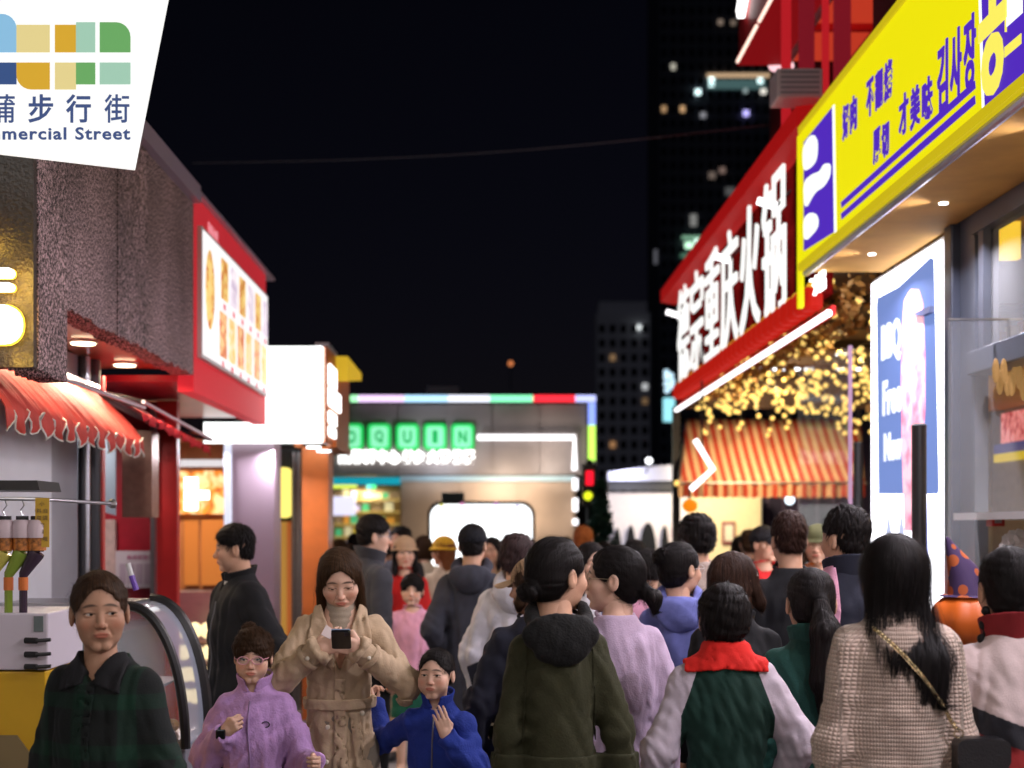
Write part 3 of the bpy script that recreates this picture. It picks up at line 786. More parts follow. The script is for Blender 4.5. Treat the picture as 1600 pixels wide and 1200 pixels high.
    VV = np.concatenate([ctx['h2l'](V), ctx['h2l'](Vs.astype(f32))]); QQ = np.concatenate([Q, Qs+len(V)])
    link_mesh('hair', np_mesh('hair', VV, QQ, {'flow': np.concatenate([flow, fs])}), m, ctx['root'])
    ctx['hairfn'] = fn
# ================================================================== materials of the place
M_ground = mat('paving_stone', (.16, .15, .15), rough=.55, noise=.35, nscale=6, bump=.3, bscale=80)
M_joint = mat('paving_joint', (.05, .05, .05), rough=.9)
M_dark = mat('dark_metal', (.022, .022, .027), rough=.45, metal=.3)
M_black = mat('black_plastic', (.012, .012, .013), rough=.4)
M_steel = mat('brushed_steel', (.45, .45, .48), rough=.28, metal=.9, noise=.12, nscale=8, stretch=(1, 1, 14))
M_greywall = mat('grey_cladding', (.30, .30, .34), rough=.5, noise=.12, nscale=3, bump=.1)
M_pale = mat('pale_cabinet', (.62, .63, .70), rough=.35, noise=.06, nscale=4)
M_redmetal = mat('red_lacquered_panel', (.70, .035, .05), rough=.6, coat=.0, noise=.2, nscale=3)
M_red = mat('red_paint', (.55, .02, .02), rough=.4, noise=.12, nscale=6)
M_redcloth = cloth_red = mat('red_awning_cloth', (.55, .06, .045), rough=.7, noise=.2, nscale=12, bump=.2, bscale=300)
M_trim = mat('white_trim', (.75, .72, .66), rough=.7)
M_white = mat('white_paint', (.7, .7, .7), rough=.5, noise=.06, nscale=5)
M_cream = mat('cream_render', (.62, .56, .42), rough=.8, noise=.12, nscale=2)
M_orange = mat('orange_paint', (.62, .16, .03), rough=.45, noise=.18, nscale=5)
M_yellowp = mat('yellow_paint', (.62, .36, .01), rough=.4, noise=.1, nscale=5)
M_taupe = mat('taupe_facade', (.20, .17, .16), rough=.45, noise=.25, nscale=1.2)
M_beige = mat('beige_wall_panel', (.45, .34, .25), rough=.5, noise=.22, nscale=1.5)
M_lilacwall = mat('mauve_column_panel', (.34, .26, .33), rough=.5, noise=.08, nscale=2)
M_slate = mat('slate_cladding', (.10, .115, .15), rough=.35, noise=.15, nscale=3, metal=.2)
M_ochre = mat('ochre_soffit', (.62, .34, .09), rough=.7, spec=.1, noise=.2, nscale=3)
M_glass = mat('clear_glass', (.9, .95, 1), rough=.02, alpha=.10, spec=.6)
M_glass2 = mat('curved_glass', (.55, .60, .74), rough=.12, alpha=.62, spec=1.0)  # pale half-opaque colour stands in for the reflection on the glass
M_tower = mat('tower_concrete', (.75, .76, .82), rough=.8, noise=.1)
M_night = mat('dark_block', (.09, .10, .13), rough=.9)
G_white = glow('white_lightbox', (1, .98, .97), 2.5)
G_tube = glow('white_led_tube', (1, .97, 1), 2.4)
G_letter = glow('white_letters', (1, 1, .98), 3.0)
G_warm = glow('warm_bulb', (1, .66, .17), 1.5, False)
G_down = glow('downlight', (1, .80, .50), 9)
G_cool = glow('cool_spot', (.9, .95, 1), 5, False)

def granite():
    m = mat('sparkling_granite_render', (.2, .15, .17), rough=.75); N, L = nodes(m); b = N['Principled BSDF']
    tc = N.new('ShaderNodeTexCoord'); n = N.new('ShaderNodeTexNoise'); n.inputs['Scale'].default_value = 105; n.inputs['Detail'].default_value = 4; n.inputs['Roughness'].default_value = .8
    mp = N.new('ShaderNodeMapping'); mp.inputs['Scale'].default_value = (1, 1, .7); L.new(tc.outputs['Object'], mp.inputs[0]); L.new(mp.outputs[0], n.inputs['Vector'])
    cr = N.new('ShaderNodeValToRGB'); e = cr.color_ramp.elements; e[0].position = .465; e[0].color = (.014, .008, .009, 1); e[1].position = .56; e[1].color = (.82, .55, .58, 1)
    a = e.new(.51); a.color = (.14, .085, .088, 1)
    L.new(n.outputs['Fac'], cr.inputs[0])
    n2 = N.new('ShaderNodeTexNoise'); n2.inputs['Scale'].default_value = 2.2; n2.inputs['Detail'].default_value = 3; L.new(mp.outputs[0], n2.inputs['Vector'])
    mr = N.new('ShaderNodeMapRange'); mr.inputs['From Min'].default_value = .3; mr.inputs['From Max'].default_value = .7; mr.inputs['To Min'].default_value = .6; mr.inputs['To Max'].default_value = 1.3; L.new(n2.outputs['Fac'], mr.inputs[0])
    s = N.new('ShaderNodeVectorMath'); s.operation = 'SCALE'; L.new(cr.outputs[0], s.inputs[0]); L.new(mr.outputs[0], s.inputs['Scale']); L.new(s.outputs[0], b.inputs['Base Color'])
    bp = N.new('ShaderNodeBump'); bp.inputs['Strength'].default_value = .5; bp.inputs['Distance'].default_value = .008; L.new(n.outputs['Fac'], bp.inputs['Height']); L.new(bp.outputs[0], b.inputs['Normal'])
    return m
M_granite = granite()
M_darkrough = mat('dark_brown_rough_render', (.028, .016, .009), rough=.42, spec=.8, noise=.5, nscale=90, bump=1.0, bscale=70)

def lamp(name, loc, power, col, size=.12, rot=(0, 0, 0), kind='AREA', parent=None, spread=160):
    l = bpy.data.lights.new(name, kind); l.energy = power; l.color = col
    if kind == 'AREA': l.shape = 'DISK'; l.size = size; l.spread = R(spread)
    else: l.shadow_soft_size = size
    o = bpy.data.objects.new(name, l); COL.objects.link(o); o.location = loc; o.rotation_euler = rot; o.parent = parent; return o

# ================================================================== ground, far ground
g = MB(); g.box(-400, 400, -60, 600, -.3, -.012); tag(g.build('ground', M_joint), 'grey paved street ground stretching to the far blocks', kind='structure')
slab = MB(); slab.box(-.296, .296, -.296, .296, -.012, 0, bev=.004)
pav = tag(empty('paving', (0, 0, 0)), 'grey stone paving slabs of the walking street', kind='structure')
sm = slab.build('paving_slab', M_ground, pav); sm.location = (-1.8, 3.3, 0); first = True
for j in range(22):
    for i in range(13):
        if first: first = False; continue
        c = sm.copy(); COL.objects.link(c); c.parent = pav; c.location = (-1.8+.6*(i)*.5*2*.5+0, 3.3+.6*j, 0) if False else (-3.6+.6*i, 3.3+.6*j, random.uniform(-.002, 0))
fs = MB()
for j in range(40):
    for i in range(26):
        fs.box(-7.5+.6*i-.296, -7.5+.6*i+.296, 16.5+.6*j-.296, 16.5+.6*j+.296, -.012, random.uniform(-.003, 0))
tag(fs.build('far_paving', M_ground), 'farther paving slabs under the crowd', kind='stuff')

# ================================================================== LEFT: logo taken for an overlay graphic, built as an added lit board
bd = thing('street_sign_board', 'white slanted board added to carry the overlay logo, coloured blocks and blue lettering', 'sign', P3(205, 260, 5.4))
def B(x, y): return ((x-205)/F*5.4, -(y-260)/F*5.4)
m = MB(); m.prism([B(-190, 214), B(205, 260), B(282, -130), B(-190, -130)], 'y', 0, .06)
m.build('panel', glow('white_sign_face', (.985, .985, .97), 1.0), bd)
logo = [(-60, 22, 26, 82, (.26, .52, .75), 'tr'), (26, 39, 78, 82, (.78, .65, .28), ''), (86, 39, 119, 82, (.68, .39, .035), ''), (119, 35, 149, 82, (.36, .60, .46), ''), (156, 35, 204, 82, (.15, .40, .13), 'tr'),
        (-60, 98, 26, 132, (.045, .09, .24), ''), (26, 98, 78, 140, (.68, .39, .035), 'bl'), (86, 98, 119, 140, (.78, .65, .28), ''), (119, 98, 149, 132, (.15, .40, .13), ''), (156, 98, 204, 132, (.36, .60, .46), '')]
for i, (x0, y0, x1, y1, c, rr) in enumerate(logo):
    (ax, az), (bx, bz) = B(x0, y1), B(x1, y0); poly = [(ax, az), (bx, az), (bx, bz), (ax, bz)]; r = .055
    if rr == 'tr': poly = [(ax, az), (bx, az)]+[(bx-r+r*math.cos(R(t)), bz-r+r*math.sin(R(t))) for t in range(0, 91, 15)]+[(ax, bz)]
    if rr == 'bl': poly = [(bx, az), (bx, bz), (ax, bz)]+[(ax+r-r*math.cos(R(t)), az+r-r*math.sin(R(t))) for t in range(0, 91, 15)]
    mm = glow('logo_block_%d' % (i % 5) if False else 'logo_colour_'+'_'.join(str(int(v*100)) for v in c), c, .95)
    q = MB(); q.prism(poly, 'y', -.003, .001); q.build('logo_block', mm, bd)
G_navy = glow('navy_print', (.06, .095, .24), .9)
for ch, x in (('蒲', 4), ('步', 64), ('行', 123), ('街', 183)):
    lx, lz = B(x, 170); text('letter', ch, G_navy, bd, (lx, -.004, lz), size=.12, depth=.003, off={'蒲': .0008, '街': .0012}.get(ch, .0022), fit=(.095, .108))
lx, lz = B(84, 209); text('lettering', 'Commercial Street', G_navy, bd, (B(70, 209)[0], -.004, lz), size=.05, depth=.003, off=.0012, space=1.12, fit=(B(204, 0)[0]-B(-64, 0)[0], .048))
q = MB(); q.tube([(-.5, .07, .5), (-.5, .34, .5)], .02); q.tube([(-.5, .07, .2), (-.5, .34, .2)], .02); q.build('bracket', M_dark, bd)

# ================================================================== LEFT stall with granite fascia and red menu wall
XL = -1.8
st = thing('snack_stall', 'snack stall with glittering dark granite fascia above a scalloped red awning', 'stall', (XL, 5.7, 0))
def S(o): o.parent = st; o.location = Vector(o.location)-Vector((XL, 5.7, 0)); return o
random.seed(5)
def rough_panel(y0, y1, z0, z1, x, nseg=26):
    """fascia slab with a crumbly lower edge"""
    vs = [(y0, z1)]; 
    for k in range(nseg+1):
        t = k/nseg; vs.append((y0+(y1-y0)*t, z0+random.uniform(-.012, .012)*(1 if 0 < k < nseg else 0)))
    vs.append((y1, z1)); return vs
edges = [5.7, 6.1, 6.93, 7.55, 8.74]
for a, b in zip(edges[:-1], edges[1:]):
    z0 = 2.29 if b <= 6.11 else 2.60
    mb = MB(); mb.prism(rough_panel(a+.004, b-.004, z0, 3.70, 0), 'x', XL-.12, XL+random.uniform(-.004, .004)); S(mb.build('granite_panel', M_granite))
# near end: dark wall with the back-lit gold sign
mb = MB(); mb.box(-3.4, XL-.003, 5.66, 5.73, 2.30, 3.70); S(mb.build('end_wall', M_darkrough))
gm = glow('gold_halo', (1, .62, .05), 2.6)
for (cx, cy, wx, wy, rr) in ((2, 427, 40, 15, .018), (0, 449, 44, 13, .016), (-6, 507, 80, 60, .07)):
    cx_, cz_ = PX(cx, 5.62), PZ(cy, 5.62); k = 5.62/F
    q = MB(); q.prism(rect(cx_, cz_, wx*k, wy*k, rr), 'y', 5.60, 5.635); S(q.build('back_lit_letter', G_letter))
    q = MB(); q.prism(rect(cx_, cz_, wx*k*1.05, wy*k*1.08, rr*1.05), 'y', 5.637, 5.645); S(q.build('halo', gm))
for (x_, y_) in ((30, 425), (33, 450), (46, 505), (20, 560), (10, 470), (-20, 380)):
    S(lamp('gold_sign_light', P3(x_, y_, 5.60), .7, (1, .62, .10), .02, kind='POINT'))
# eave strip
mb = MB(); mb.box(-3.4, XL+.045, 5.6, 8.74, 3.70, 3.76); mb.box(XL+.0, XL+.05, 5.6, 8.74, 3.655, 3.70); mb.box(-3.4, XL+.03, 8.742, 11.9, 3.725, 3.75); S(mb.build('eave_strip', mat('lilac_metal_eave', (.50, .40, .52), rough=.35, metal=.3)))
# red menu wall
mb = MB(); mb.box(XL-.10, XL, 8.75, 11.6, 2.50, 3.72)
rw = glow('lit_red_vinyl', (.62, .030, .045), .50); N, L = nodes(rw); rw.node_tree.nodes['Principled BSDF'].inputs['Base Color'].default_value = (.6, .03, .04, 1)
S(mb.build('menu_wall', rw))
mb = MB(); mb.box(XL+.002, XL+.03, 8.84, 11.50, 2.72, 3.54); S(mb.build('menu_frame', M_white))
mb = MB(); mb.box(XL+.031, XL+.036, 8.87, 11.47, 2.745, 3.52); S(mb.build('menu_face', glow('menu_light_face', (1, .95, .96), 1.05)))
def food(name, c1, c2, sc_=14):
    m = glow(name, c1, .9); N, L = nodes(m); b = N['Principled BSDF']; tc = N.new('ShaderNodeTexCoord'); n = N.new('ShaderNodeTexNoise'); n.inputs['Scale'].default_value = sc_; n.inputs['Detail'].default_value = 5
    L.new(tc.outputs['Object'], n.inputs['Vector']); cr = N.new('ShaderNodeValToRGB'); e = cr.color_ramp.elements; e[0].position = .35; e[0].color = (*c1, 1); e[1].position = .62; e[1].color = (*c2, 1)
    L.new(n.outputs['Fac'], cr.inputs[0]); L.new(cr.outputs[0], b.inputs['Emission Color']); L.new(cr.outputs[0], b.inputs['Base Color']); return m
FD = [food('fried_food_print', (.50, .16, .03), (.95, .72, .25)), food('noodle_print', (.75, .45, .10), (.95, .80, .50)), food('drink_print', (.55, .45, .60), (.95, .88, .92)), food('sausage_print', (.55, .14, .06), (.95, .62, .30))]
random.seed(3)
for r_, (za, zb) in enumerate(((3.19, 3.46), (2.80, 3.10))):
    ys = [9.45, 9.80, 10.15, 10.50, 10.85, 11.20] if r_ == 0 else [9.40, 9.74, 10.08, 10.42, 10.80, 11.16]
    for k, y in enumerate(ys):
        q = MB(); q.box(XL+.0365, XL+.040, y, y+.25, za, zb, bev=0); S(q.build('food_photo', FD[(k*2+r_*3) % 4]))
        S(text('price', '¥%d' % random.choice((8, 10, 12, 15, 18)), glow('red_print', (.8, .05, .10), .8), None, (XL+.0385, y+.12, za-.045), R(90), size=.06, depth=.002))
q = MB(); q.sphere((XL+.03, 9.08, 3.18), (.02, .16, .27), 14); S(q.build('food_photo', FD[0]))
S(text('menu_title', '美味小吃', glow('pink_print', (.9, .3, .35), .9), None, (XL+.004, 9.35, 3.60), R(90), size=.09, depth=.004))
# soffit, ceiling, downlights
mb = MB(); mb.box(-2.95, XL-.125, 5.74, 8.74, 2.64, 2.68); S(mb.build('soffit', mat('glossy_copper_soffit', (.62, .20, .10), rough=.3, coat=.4, noise=.2, nscale=3)))
mb = MB(); mb.box(-2.95, XL-.105, 8.745, 11.6, 2.56, 2.60); S(mb.build('soffit', mat('glossy_crimson_soffit', (.42, .015, .04), rough=.42, coat=.1, noise=.2, nscale=3)))
for (x, y, d) in ((130, 540, 7.45), (195, 575, 8.45)):
    X, Y = PX(x, d), d; q = MB(); q.cyl((X, Y, 2.628), .075, .012, 24); q2 = MB(); q2.cyl((X, Y, 2.622), .062, .006, 24)
    f = S(q.build('downlight_ring', M_white)); g2 = S(q2.build('downlight_lens', G_down)); S(lamp('downlight_lamp', (X, Y, 2.61), 22, (1, .80, .55), .1))
S(lamp('downlight_lamp', (-2.2, 6.4, 2.61), 20, (1, .80, .55), .1))
# wall parts behind
mb = MB()
for a, b in ((4.2, 5.2), (5.2, 6.2), (6.2, 7.2)): mb = MB(); mb.box(-2.35, -2.2, a+.005, b-.005, 0, 2.62); S(mb.build('cabinet_panel', M_pale))
mb = MB(); mb.box(-2.45, -2.3, 7.2, 8.0, 0, 2.63); S(mb.build('wall_panel', M_greywall))
for y, r_, mm in ((8.06, .035, M_steel), (8.20, .055, M_dark), (8.02, .02, M_dark)):
    q = MB(); q.cyl((-2.28, y, 0), r_, 2.63, 16); S(q.build('pipe', mm))
for (y0, y1, x0, x1) in ((8.30, 8.36, -2.35, -2.24), (9.93, 10.02, -2.30, -2.16)):
    q = MB(); q.box(x0, x1, y0, y1, 0, 2.55); S(q.build('red_post', M_red))
q = MB(); q.box(-2.33, -2.30, 9.86, 9.93, 0, 2.5); S(q.build('steel_post', M_steel))
q = MB(); q.box(-4.2, -2.31, 10.03, 10.08, 0, 2.55); S(q.build('back_wall', mat('crimson_wall', (.42, .012, .03), rough=.4, noise=.1)))
q = MB(); q.box(-3.6, -2.60, 9.96, 10.0, .9, 1.72); S(q.build('shelf_back', mat('pink_tile', (.65, .45, .42), rough=.4, noise=.2)))
q = MB(); q.prism([(-2.66, 2.26), (-2.40, 2.26), (-2.40, 1.74), (-2.66, 1.82)], 'y', 9.2, 9.22); S(q.build('hood_panel', mat('pale_blue_hood', (.40, .50, .62), rough=.3, metal=.5)))
q = MB(); q.box(-2.395, -2.20, 9.35, 9.55, 1.73, 2.30); S(q.build('exhaust_duct', mat('copper_duct', (.36, .22, .17), rough=.35, metal=.6, noise=.2)))
nb = S(MB().box(-2.60, -2.22, 9.97, 9.985, 1.24, 1.50).build('notice', mat('paper_notice', (.72, .62, .68), rough=.7)))
S(text('notice_title', '食品安全公示栏', mat('magenta_ink', (.55, .05, .22)), None, (-2.39, 9.965, 1.455), size=.045, depth=.002, fit=(.26, .03)))
for k in range(6):
    q = MB(); q.box(-2.57+.058*k, -2.57+.058*k+.044, 9.962, 9.968, 1.27, 1.41); S(q.build('notice_column', mat('faint_print', (.55, .42, .52), rough=.8)))
q = MB(); q.box(-2.40, -2.32, 9.97, 9.98, 1.75, 1.82); S(q.build('paper_note', M_white))
q = MB(); q.box(-3.0, -2.24, 8.4, 9.9, .0, 1.02); S(q.build('counter', M_steel))
S(lamp('stall_lamp', (-2.7, 9.0, 2.45), 14, (1, .88, .82), .2))

def scallop(name, y0, y1, x, z0, z1, n, label, m, slope=.28, edge=True, wav=.009, dz=0.0):
    aw = thing(name, label, 'awning', (x, y0, z0)); K = n*12; vs = []; fs = []; rows = 9; ed = []
    for k in range(K+1):
        t = k/K; y = (y1-y0)*t; ph = t*n*2*math.pi
        for j in range(rows):
            s = j/(rows-1); zz = -(z0-z1)*s*(1+.16*math.cos(ph)*(s > .99))+dz*t
            xx = -slope*(1-s)**1.6+wav*s*math.sin(ph+.6*math.sin(ph*.31))+.010*math.sin(ph*2.7+s*3)*s
            if j == rows-1: zz += -.032*abs(math.cos(ph/2))**1.5-.008*math.sin(ph*.37)
            vs.append((xx, y, zz+.10*(1-s)**2))
        ed.append(vs[-1])
    for k in range(K):
        for j in range(rows-1):
            a = k*rows+j; fs.append((a, a+rows, a+rows+1, a+1))
    q = MB(); q.add(vs, fs); c = q.build('cloth', m, aw, smooth=True); md = c.modifiers.new('t', 'SOLIDIFY'); md.thickness = .003
    if edge: q = MB(); q.tube(ed, .0045, 5); q.build('edge_binding', M_trim, aw)
    q = MB(); q.tube([(-slope, 0, .10), (-slope, (y1-y0), .10+dz)], .035, 10); q.tube([(.0, 0, .0), (.0, (y1-y0), .0+dz)], .012, 8); q.build('awning_bar', mat('lilac_rail', (.5, .42, .5), rough=.3, metal=.5), aw)
    q = MB(); q.tube([(-slope, .04, .08), (.0, .04, 0)], .015, 8); q.tube([(-slope, y1-y0-.04, .08+dz), (.0, y1-y0-.04, dz)], .015, 8); q.build('folding_arm', M_dark, aw)
    return aw
scallop('scalloped_awning', 5.72, 8.02, -1.93, 2.34, 2.12, 13, 'ruffled red awning with white wavy edge below the granite fascia', M_redcloth)
q2 = scallop('red_awning', 8.0, 10.0, -1.93, 2.37, 2.30, 9, 'half folded red awning under the crimson ceiling beyond the ruffled one', mat('bright_red_cloth', (.62, .02, .03), rough=.6, noise=.1), slope=.35, edge=False, wav=.012, dz=-.09)

# ---- things on the left stall counter
sm_ = thing('sauce_dispenser', 'white and yellow sauce dispenser with three black taps at the left edge', 'dispenser', (PX(75, 4.6)-.5, 4.6, 0))
q = MB(); q.box(0, .5, 0, .4, 1.20, 1.385, bev=.006); q.build('control_box', mat('lilac_white_plastic', (.66, .60, .68), rough=.35), sm_)
q = MB(); q.box(0, .49, .005, .395, .0, 1.195, bev=.004); q.build('lower_body', M_yellowp, sm_)
q = MB(); q.prism([(.0, 0), (.48, 0), (.48, .88), (.40, .99), (0, .99)], 'y', -.006, .002); q.build('front_plate', mat('dull_brown_plate', (.22, .16, .07), rough=.6), sm_)
q = MB(); q.box(.455, .485, -.004, .002, 1.325, 1.375); q.build('screen', mat('screen_dark', (.16, .2, .2), rough=.2), sm_)
for z in (1.297, 1.252, 1.212):
    q = MB(); q.tube([(.43, -.01, z), (.47, -.02, z)], .010, 10); q.tube([(.47, -.02, z), (.515, -.02, z+.003)], .006, 8); q.build('tap', M_black, sm_)
BC = [(.62, .55, .12), (.25, .36, .05), (.05, .03, .05), (.62, .45, .42)]
for i, (x, col) in enumerate(((-8, 3), (8, 0), (35, 1), (58, 2))):
    b_ = thing('sauce_bottle', ['pale pink sauce bottle hanging at the left edge', 'cream sauce bottle hanging beside the pink one', 'green sauce bottle hanging second from the yellow tag', 'dark sauce bottle hanging next to the yellow tag'][i], 'bottle', (PX(x, 4.62), 4.62, PZ(862, 4.62)), 0, 'upside down sauce bottles on the rail')
    mc = mat('sauce_'+str(col), BC[col], rough=.25)
    s_ = -.045
    q = MB(); q.lathe((0, 0, 0), [(.020, 0), (.028, .012), (.028, .055), (.024, .062)], 18); q.build('jar', mc, b_, smooth=True)
    q = MB(); q.lathe((0, 0, .0), [(.0285, .004), (.0287, .045)], 18); q.build('label_band', mat('orange_black_label', (.45, .16, .03), rough=.5, noise=.8, nscale=70), b_, smooth=True)
    q = MB(); q.lathe((0, 0, .045), [(.033, .0), (.034, .04), (.024, .058), (.012, .06)], 18); q.build('cap', mat('pink_white_cap', (.70, .56, .60), rough=.4), b_, smooth=True)
    q = MB(); q.lathe((0, 0, .10), [(.020, .0), (.020, .016)], 14); q.build('black_collar', M_black, b_)
    q = MB(); q.tube([(0, 0, .116), (-.006, 0, .135), (.006, 0, .15), (0, 0, .168)], .0025, 6); q.build('hook', M_steel, b_)
    q = MB(); q.tube([(0, 0, 0), (-.005, -.0, -.008), (s_, 0, -.075), (s_, 0, -.085)], [.026, .027, .015, .013], 12); q.build('chute', mc, b_, smooth=True)
    q = MB(); q.cyl((s_, 0, -.125), .0155, .042, 14); q.build('orange_nozzle', M_orange, b_)
    q = MB(); q.cyl((s_, 0, -.20), .013, .08, 12); q.build('outlet_tube', mc, b_)
rl = thing('steel_rail', 'steel hanging rail above the sauce bottles', 'rail', (PX(-20, 4.62), 4.62, PZ(780, 4.62)))
q = MB(); q.tube([(-.3, 0, .004), (PX(62, 4.62)-PX(-20, 4.62), .0, 0), (PX(112, 4.62)-PX(-20, 4.62), .5, -.006)], .006, 8); q.build('rod', M_steel, rl); q = MB(); q.sphere((PX(112, 4.62)-PX(-20, 4.62), .5, -.006), .018); q.build('end_knob', M_steel, rl)
hb = MB(); hb.prism([(-.4, 0), (PX(62, 4.9)-PX(0, 4.9), 0), (PX(58, 4.9)-PX(0, 4.9), .034), (-.4, .034)], 'y', 0, .25)
o = hb.build('extractor_hood', M_black); o.location = (PX(0, 4.9), 4.9, PZ(766, 4.9)); tag(o, 'flat black extractor hood above the hanging rail', 'hood')
yt = thing('yellow_tag', 'yellow paper tag with small writing hanging beside sauce bottles', 'tag', P3(66, 855, 4.60))
k = 4.6/F; q = MB(); q.box(-11*k, 11*k, 0, .002, 0, 77*k); q.build('card', mat('yellow_card', (.72, .45, .05), rough=.6), yt)
for i, s in enumerate(('小', '料 自', '取 请', '勿', '浪', '费 哦')): text('writing', s, mat('grey_ink', (.25, .16, .06)), yt, (0, -.003, (68-i*11)*k), size=.016, depth=.001)
cr_ = thing('yellow_crate', 'yellow plastic crate edge behind the dark plaid coat', 'crate', P3(92, 1052, 4.9))
q = MB(); q.box(-.045, .045, 0, .3, 0, .045, bev=.004); q.build('tray', glow('yellow_translucent', (.8, .6, .02), .35, False), cr_)  # tray material has a weak yellow glow of its own
for z in (.02, .0, -.03, -.09, -.15): q = MB(); q.box(-.05, .05, -.002, .3, z, z+.006); q.build('rim', M_yellowp, cr_)
q = MB(); q.box(-.04, .03, .0, .3, -1.0, -.002); q.build('stand', M_yellowp, cr_)

# curved glass display case
dc = thing('display_case', 'curved glass display case behind the dark plaid coat', 'display case', (-1.2, 5.67, 0))
def arc(n=18):
    out = []
    for i in range(n+1):
        t = i/n*math.pi/2; out.append((-.24+.24*math.sin(t)**.9 if True else 0, .78+.57*math.cos(t)**1.0)) 
    return out
A_ = arc()
for (y, w_) in ((0, .020), (.42, .030)):
    q = MB(); pts = [(x, y, z) for x, z in A_]; q.tube(pts, w_, 8); q.build('curved_rim', M_black, dc, smooth=True)
q = MB(); vs = []; 
for x, z in A_: vs += [(x-.004, .02, z), (x-.004, .40, z)]
q.add(vs, [(2*i, 2*i+1, 2*i+3, 2*i+2) for i in range(len(A_)-1)]); q.build('curved_glass', M_glass2, dc, smooth=True)
q = MB(); q.prism([(-.70, .78)]+[(x-.01, z) for x, z in A_[::-1]]+[(-.70, 1.34)], 'y', .012, .016); q.build('end_glass', mat('case_end_glass', (.7, .78, .85), rough=.05, alpha=.22, spec=1), dc)
q = MB(); q.box(-.75, .0, .0, .42, 0, .775, bev=.01); q.build('base', mat('grey_blue_base', (.22, .22, .27), rough=.4), dc)
q = MB(); q.box(-.75, -.235, .0, .42, 1.335, 1.36); q.build('top', M_steel, dc)
q = MB(); q.box(-.72, -.10, .05, .38, 1.02, 1.03); q.box(-.72, -.03, .05, .38, .80, .81); q.build('shelf', M_steel, dc)
random.seed(8)
for i in range(8): q = MB(); q.sphere((-.6+.07*i, .14+.1*(i % 2), 1.055 if i < 6 else .84), (.035, .05, .028), 10); q.build('snack', mat('fried_snack', (.5, .24, .06), rough=.5, noise=.4, nscale=40), dc)
lamp('case_lamp', (-.3, .2, 1.30), 2.5, (.9, .93, 1), .1, parent=dc)
bt = thing('purple_marker', 'purple and white pen shaped bottle standing on the display case', 'bottle', P3(213, 922, 5.9)); q = MB()
q.tube([(0, 0, 0), (-.02, 0, .06)], .012, 10); q.build('lower_body', mat('purple_plastic', (.16, .06, .45), rough=.4), bt); q = MB(); q.tube([(-.02, 0, .06), (-.035, 0, .11)], .011, 10); q.build('upper_body', M_white, bt)

# ================================================================== LEFT second stall: white light boxes, orange corner, flame picture
s2 = thing('hotpot_stall', 'stall with big blank white light box and orange corner column', 'stall', (-1.32, 11.8, 0))
def S2(o): o.parent = s2; o.location = Vector(o.location)-Vector((-1.32, 11.8, 0)); return o
d0 = 11.8
G_big = glow('big_white_box', (.97, 1, .985), 2.8)
q = MB(); q.box(PX(415, d0), PX(511, d0)-.01, d0, d0+.06, PZ(692, d0), PZ(541, d0), bev=.01); S2(q.build('light_box', G_big))
q = MB(); q.box(PX(318, d0), PX(415, d0)-.004, d0+.01, d0+.06, PZ(692, d0), PZ(660, d0)); S2(q.build('light_strip', G_big))
q = MB(); q.box(-1.36, -1.325, d0, 13.75, PZ(692, d0), PZ(541, d0)+.0); S2(q.build('side_wall', M_orange))
q = MB(); q.box(-1.42, -1.31, d0-.01, 12.5, PZ(541, d0)+.002, PZ(541, d0)+.03); S2(q.build('roof_edge', M_greywall))
q = MB(); q.prism([(12.5, 3.17), (13.9, 3.17), (13.9, 3.10), (12.5, 2.95)], 'x', -1.335, -1.22); S2(q.build('yellow_eave', glow('yellow_eave', (.8, .5, .03), .7, False)))
for (y0, y1, wd) in ((566, 600, .5), (602, 632, .85), (640, 660, .5), (664, 680, .45)):
    q = MB(); q.box(-1.322, -1.30, d0+.08, d0+.08+wd, PZ(y1, d0), PZ(y0, d0), bev=.01); S2(q.build('letter_block', G_letter))
q = MB(); q.box(PX(362, 11.9), PX(428, 11.9), 11.9, 12.3, 0, 2.40); S2(q.build('column', M_lilacwall))
q = MB(); q.box(PX(350, 11.88), PX(361, 11.88), 11.88, 12.0, 0, 2.40); S2(q.build('light_post', glow('cool_light_post', (.8, .84, 1), .85)))
q = MB(); q.box(PX(472, 12.3), PX(513, 12.3), 12.3, 12.7, 0, 2.42); S2(q.build('orange_column', M_orange))
q = MB(); q.box(-1.66, -1.30, 12.3, 13.7, 2.36, 2.42); S2(q.build('orange_beam', M_orange))
for (x, y) in ((367, 688), (395, 690), (468, 688), (490, 700), (506, 706)):
    q = MB(); q.cyl((PX(x, 12.2), 12.2, PZ(y, 12.2)), .06, .012, 16); S2(q.build('spot', G_cool))
for X_ in (-2.3, -1.75): S2(lamp('spot_lamp', (X_, 11.85, 2.33), 18, (1, .93, 1), .1, rot=(R(-15), 0, 0)))
q = MB(); q.box(PX(428, 13.2), PX(480, 13.2), 13.2, 13.3, 0, 2.4); S2(q.build('inner_wall', M_dark))
q = MB(); q.prism(rect(PX(444, 13.1), PZ(770, 13.1), .15, .46, .05), 'y', 13.0, 13.1); S2(q.build('yellow_light_box', glow('yellow_lightbox', (1, .82, .18), 1.3)))
for X_ in (PX(463, 13.1), PX(470, 13.1)): q = MB(); q.cyl((X_, 12.95, 0), .025, 2.35, 12); S2(q.build('steel_post', M_steel))
for X0, X1, c in ((436, 446, (.5, .25, .05)), (447, 457, (.45, .12, .03))):
    q = MB(); q.box(PX(X0, 13.1), PX(X1, 13.1), 13.15, 13.19, .2, PZ(815, 13.1)); S2(q.build('lit_panel', glow('panel_%d' % X0, c, .7, False)))
